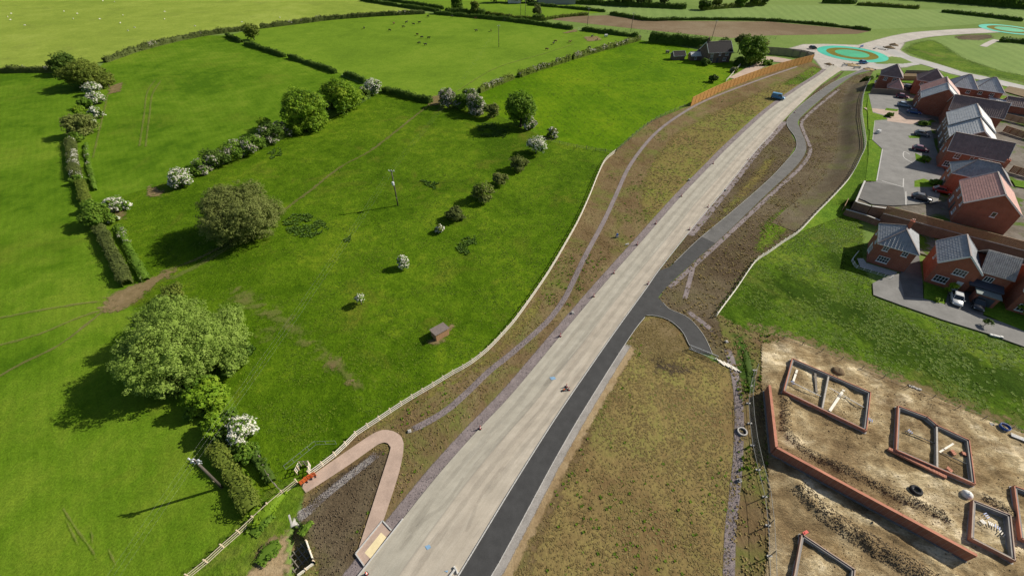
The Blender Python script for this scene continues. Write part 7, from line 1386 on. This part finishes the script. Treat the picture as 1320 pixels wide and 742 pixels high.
def site_bar(name, a, b, w_, h_, mat, label, cat, z=0.12, end=None):
    A = P(*a, zs); B = P(*b, zs); root = empty(name, (A.x, A.y, zs+z), 0, label, cat); v = B-A; v.z = 0
    if name == 'drain_pipe':
        MB().tube([Vector((0, 0, 0)), v], w_, 8).build('pipe', mat, root); MB().tube([v*0.48, v*0.52], w_*1.35, 8).build('coupling', end or mat, root)
    else:
        MB().bar(Vector((0, 0, h_/2)), v+Vector((0, 0, h_/2)), w_, h_).build('board', mat, root); MB().bar(v*0.3+Vector((0, 0, h_+0.01)), v*0.36+Vector((0, 0, h_+0.01)), w_*1.05, 0.02).build('batten', end or 'timber_weathered', root)
    return root
site_bar('drain_pipe', (1018, 493), (1057, 512), 0.055, 0, 'plastic_white', 'white drain pipe in the left room of the first footing', 'pipe', 0.3); site_bar('drain_pipe', (1068, 501), (1112, 526), 0.055, 0, 'plastic_white', 'white drain pipe in the right room of the first footing', 'pipe', 0.3)
site_bar('drain_pipe', (1165, 556), (1205, 573), 0.06, 0, 'steel_dark', 'dark drain pipe in the left room of the stepped footing', 'pipe', 0.25); site_bar('drain_pipe', (1212, 584), (1245, 599), 0.06, 0, 'steel_dark', 'dark drain pipe in the right room of the stepped footing', 'pipe', 0.25)
site_bar('plank', (1027, 477), (1022, 492), 0.3, 0.06, 'timber_new', 'pale board in the top corner of the first footing', 'plank'); site_bar('plank', (1087, 503), (1069, 530), 0.35, 0.06, 'timber_new', 'pale board slanting in the right room of the first footing', 'plank'); site_bar('plank', (1210, 583), (1228, 572), 0.22, 0.06, 'timber_new', 'pale board slanting in the stepped footing', 'plank')
site_bar('plank', (1050, 478), (1052, 506), 0.3, 0.08, 'timber_weathered', 'dark board against the soil in the first footing', 'plank')
# long red brick wall with a return
wl = PP([(991.5, 497), (1000.5, 577), (1258, 716)], zs+1.5); root = empty('site_wall', (wl[0].x, wl[0].y, zs-0.05), 0, 'long red brick wall with a bend crossing the building site', 'wall'); o0 = Vector((wl[0].x, wl[0].y, 0)); hW = 1.7
for a, b in zip(wl, wl[1:]):
    a_ = Vector((a.x, a.y, 0))-o0; b_ = Vector((b.x, b.y, 0))-o0; d = (b_-a_).normalized(); L = (b_-a_).length; k = max(1, int(L/5.4)); nv = Vector((-d.y, d.x, 0))
    for i in range(k):
        s = a_+d*(L*i/k)+d*0.01; e = a_+d*(L*(i+1)/k)-d*0.01; MB().bar(s+Vector((0, 0, hW/2)), e+Vector((0, 0, hW/2)), 0.33, hW).build('wall_panel', 'brick_wall', root)
        MB().bar(s+Vector((0, 0, hW+0.035)), e+Vector((0, 0, hW+0.035)), 0.36, 0.07).build('coping', 'brick_found', root)
    MB().bar(a_+nv*0.0+Vector((0, 0, 0.06)), b_+Vector((0, 0, 0.06)), 0.7, 0.14).build('footing', 'concrete_dark', root)
# rows of bricks, tyre, sacks, coil
ra = P(1144, 579, zs); rb = P(1218, 616, zs); ra = ra+Vector((0, 0, 0.04)); root = empty('brick_row', ra, 0, 'row of loose bricks along the near side of the stepped footing', 'bricks'); v = rb-ra; v.z = 0; nb_ = 60
bmesh_ = MB().box((0, 0, 0.16), (0.1, 0.44, 0.32)).mesh('brick', 'brick_found'); av = math.atan2(v.y, v.x)
for i in range(nb_): link('brick', bmesh_, root, v*((i+0.5)/nb_)+Vector((0, 0, random.uniform(-0.02, 0.02))), av+random.uniform(-0.06, 0.06))
def torus(R, r, n1=24, n2=8, z=0.0):
    mb = MB(); V = []
    for i in range(n1):
        a = 2*math.pi*i/n1
        for j in range(n2): b = 2*math.pi*j/n2; mb.v.append(((R+r*math.cos(b))*math.cos(a), (R+r*math.cos(b))*math.sin(a), z+r*1.3*math.sin(b)))
    for i in range(n1):
        for j in range(n2): mb.f.append((i*n2+j, ((i+1) % n1)*n2+j, ((i+1) % n1)*n2+(j+1) % n2, i*n2+(j+1) % n2)); mb.mi.append(0)
    return mb
root = empty('tyre', P(1179, 633, zs), 0, 'large black tyre lying on the site soil', 'tyre'); torus(0.52, 0.2, 24, 8, 0.3).build('tread', 'rubber', root, smooth=True); torus(0.33, 0.05, 20, 6, 0.32).build('bead', 'steel_dark', root, smooth=True)
root = empty('pipe_coil', P(1294, 551, zs), 0, 'blue coil of water pipe at the edge of the site', 'pipe coil')
for i in range(4): torus(0.55+0.03*(i % 2), 0.055, 24, 6, 0.07+0.1*i).build('loop', 'plastic_blue', root, smooth=True)
root = empty('pipe_bundle', P(1303, 562, zs), -0.55, 'white and orange pipes stacked right of the blue coil', 'pipes')
for i in range(5): MB().tube([(0, 0.14*i, 0.1), (4.0, 0.14*i, 0.1)], 0.065, 8).build('pipe', 'plastic_white' if i < 3 else 'timber_new', root)
def lump(name, px, py, r, h, mat, label, cat, z=None):
    p = P(px, py, zs); root = empty(name, p, random.uniform(0, 3), label, cat); rings = []
    for k in range(5):
        t_ = k/4; rr = r*math.cos(t_*1.45)**0.7; rings.append([((rr*(1+0.22*mnoise.noise(Vector((math.cos(a)*1.7, math.sin(a)*1.7, t_*2+px))))*math.cos(a)), rr*(1+0.22*mnoise.noise(Vector((math.sin(a)*1.7, math.cos(a)*1.7, t_*2+py))))*math.sin(a), h*math.sin(t_*1.45)) for a in [2*math.pi*q_/12 for q_ in range(12)]])
    MB().loft(rings).build('sack', mat, root, smooth=True); MB().box((0, 0, h*0.98), (r*0.5, 0.12, 0.1)).build('fold', mat, root); return root
lump('bulk_bag', 1245, 638, 0.62, 0.7, 'mortar_white', 'crumpled white bulk bag between two footings', 'bag'); 
pb = P(1131, 172.5, T); root = empty('bulk_bag', (pb.x, pb.y, T+0.2), 0.4, 'white bulk bag standing by the upper estate kerb', 'bag'); MB().loft([[(-0.5, -0.5, 0), (0.5, -0.5, 0), (0.5, 0.5, 0), (-0.5, 0.5, 0)], [(-0.56, -0.56, 0.5), (0.56, -0.56, 0.5), (0.56, 0.56, 0.5), (-0.56, 0.56, 0.5)], [(-0.46, -0.46, 1.0), (0.46, -0.46, 1.0), (0.46, 0.46, 1.0), (-0.46, 0.46, 1.0)]]).build('sack', 'mortar_white', root); MB().bar((-0.4, 0, 1.02), (0.4, 0, 1.1), 0.08, 0.05).build('strap', 'plastic_blue', root)
lump('soil_lump', 1081, 478, 0.9, 0.35, 'ploughed_earth', 'small dark soil heap above the first footing', 'soil heap')
for i, (x, y, a, mt) in enumerate(((1270, 665, 0.3, 'plastic_blue'), (1276, 676, 1.2, 'plastic_white'), (1266, 673, 2.0, 'plastic_white'), (1284, 680, 0.8, 'plastic_blue'), (1290, 688, 0.5, 'timber_new'), (1021, 494, 0.2, 'plastic_blue'), (1121, 542, 1.0, 'plastic_blue'), (1172, 557, 0.5, 'plastic_blue'), (1227, 584, 0.3, 'brick_found'), (1242, 586, 1.3, 'brick_found'), (1222, 606, 0.6, 'brick_found'))):
    lb = ['blue offcut nearest the wall in the small lower right footing', 'white scrap in the middle of the small lower right footing', 'white scrap at the left of the small lower right footing', 'second blue offcut in the small lower right footing', 'timber scrap at the right of the small lower right footing', 'blue fitting at the left end of the first footing', 'blue fitting at the right corner of the first footing', 'blue fitting on the dark pipe in the stepped footing', 'brick stack at the back of the stepped footing', 'pink brick stack on the right of the stepped footing', 'brick stack at the near side of the stepped footing'][i]
    root = empty('offcut', P(x, y, zs)+Vector((0, 0, 0.05)), a, lb, 'offcut'); br = mt == 'brick_found'
    for k in range(3): MB().box((0.02*k, 0.22*(k-1), 0.12+0.04*k), (0.5 if br else 0.5, 0.2 if br else 0.09, 0.24 if br else 0.06)).build('piece', mt, root)
pr = P(1034, 689, zs); root = empty('profile_cap', (pr.x, pr.y, zs+0.62), 0.4, 'red plastic cap on the corner of the bottom footing', 'cap'); MB().box((0.1, 0, 0.06), (0.7, 0.3, 0.12)).build('cap', 'plastic_red', root); MB().box((0.1, 0, 0.16), (0.3, 0.12, 0.08)).build('grip', 'plastic_red', root)
# temporary mesh fence along the site's left and top edges
def mesh_fence(px, label, h=1.9, bay=3.4):
    ln = smooth_line(PP(px), 2); n_ = max(1, int(round(line_len(ln)/bay))); q = resample(ln, n_+1); root = empty('site_fence', (q[0].x, q[0].y, 0.15), 0, label, 'fence'); o0 = Vector((q[0].x, q[0].y, 0)); q = [p-o0 for p in q]
    for p in q: MB().box((p.x, p.y, 0.06), (0.6, 0.22, 0.13)).build('foot', 'concrete', root)
    for a, b in zip(q, q[1:]):
        a = a.lerp(b, 0.02); mb = MB(); Z = lambda z: Vector((0, 0, z))
        for z in (0.2, h): mb.bar(a+Z(z), b+Z(z), 0.04, 0.04)
        for s in (a, b): mb.bar(s+Z(0.1), s+Z(h+0.02), 0.042, 0.042)
        for z in np.arange(0.4, h, 0.3): mb.bar(a+Z(z), b+Z(z), 0.005, 0.005)
        for t_ in np.arange(0.05, 1, 0.12): p = a.lerp(b, t_); mb.bar(p+Z(0.2), p+Z(h), 0.005, 0.005)
        mb.build('panel', 'mesh_steel', root)
mesh_fence([(972, 478), (964, 512), (966, 548), (972, 590), (985, 640), (990, 690), (992, 760)], 'thin grey mesh fence down the left side of the site')
post_rail('site_rail', smooth_line(PP([(1010, 436), (1060, 452), (1110, 473), (1168, 498)], 0.4), 2), 'thin wire fence along the green slope, left part of the site edge', 3.0, 1.0, 2, 'timber_weathered', 'timber_weathered', post=0.07, rail_h=0.015)
post_rail('site_rail', smooth_line(PP([(1172, 499), (1220, 519), (1262, 536), (1340, 566)], 0.4), 2), 'thin wire fence along the green slope, right part of the site edge', 3.0, 1.0, 2, 'timber_weathered', 'timber_weathered', post=0.07, rail_h=0.015)
for x, y, a, w_, mt, lb in ((1178, 501, -0.4, 1.6, 'concrete', 'pale rubble strip left on the wire fence line'), (1276, 548, 0.4, 0.6, 'concrete', 'pale block beside the blue coil'), (1283, 434, -0.4, 1.9, 'mortar_white', 'pale kerb stones stacked at the drive edge')):
    root = empty('rubble', P(x, y)+Vector((0, 0, 0.15)), a, lb, 'rubble')
    for k in range(4): MB().box((w_*(k-1.5)/4, random.uniform(-0.1, 0.1), 0.12), (w_/4.4, 0.35, 0.22+0.06*(k % 2))).build('piece', mt, root)
# heaps and barriers round the roundabout works
def heap(px, py, r, h, mat, label, cat='heap'):
    p = P(px, py); root = empty('spoil_heap', p, 0, label, cat); n1, n2 = 7, 18; rings = []
    for k in range(n1):
        t_ = k/(n1-1); rings.append([(r*(1-t_)*(1+0.25*mnoise.noise(Vector((math.cos(a)*1.3, math.sin(a)*1.3, px))))*math.cos(a)+0.001, r*(1-t_)*(1+0.25*mnoise.noise(Vector((math.sin(a), math.cos(a), py))))*math.sin(a), 0.1+h*(t_**0.8)*(1+0.2*mnoise.noise(Vector((math.cos(a)*2, math.sin(a)*2, t_*3))))) for a in [2*math.pi*q_/n2 for q_ in range(n2)]])
    MB().loft(rings).build('mound', mat, root, smooth=True); X = rng.normal(p.x, r*0.5, 60); Y = rng.normal(p.y, r*0.5, 60); c = clods('clods', X-p.x, Y-p.y, 'clod_brown', (0.1, 0.35), 0.25, root)
heap(1146, 62, 2.6, 1.0, 'ploughed_earth', 'reddish soil heap left of the far road by the roundabout'); heap(1152, 58.5, 2.2, 0.9, 'ploughed_earth', 'second reddish soil heap behind the first by the roundabout'); heap(1138, 64, 2.0, 0.6, 'concrete', 'pale rubble heap beside the teal ring'); heap(1098, 84.5, 3.2, 0.6, 'site_soil', 'low tan heap below the teal roundabout'); heap(1120, 90, 2.4, 0.5, 'site_soil', 'low tan heap by the dark path end'); heap(1068, 83.5, 1.6, 0.7, 'ploughed_earth', 'small brown heap where the orange fence ends')
for i, (x, y) in enumerate([(1104, 89), (1088, 86), (1110, 61.5), (1128, 63)]):
    root = empty('site_barrier', P(x, y)+Vector((0, 0, zk)), 0.3*i, ['grey barrier left of the tan heap', 'grey barrier nearest the pale road end', 'blue topped barrier behind the roundabout', 'grey barrier on the right of the roundabout'][i], 'barrier'); MB().box((0, 0, 0.55), (3.2, 0.12, 0.7)).build('panel', 'plastic_blue' if i == 2 else 'galvanised', root)
    for sx_ in (-1.3, 1.3): MB().box((sx_, 0, 0.1), (0.2, 0.7, 0.2)).build('foot', 'concrete', root)
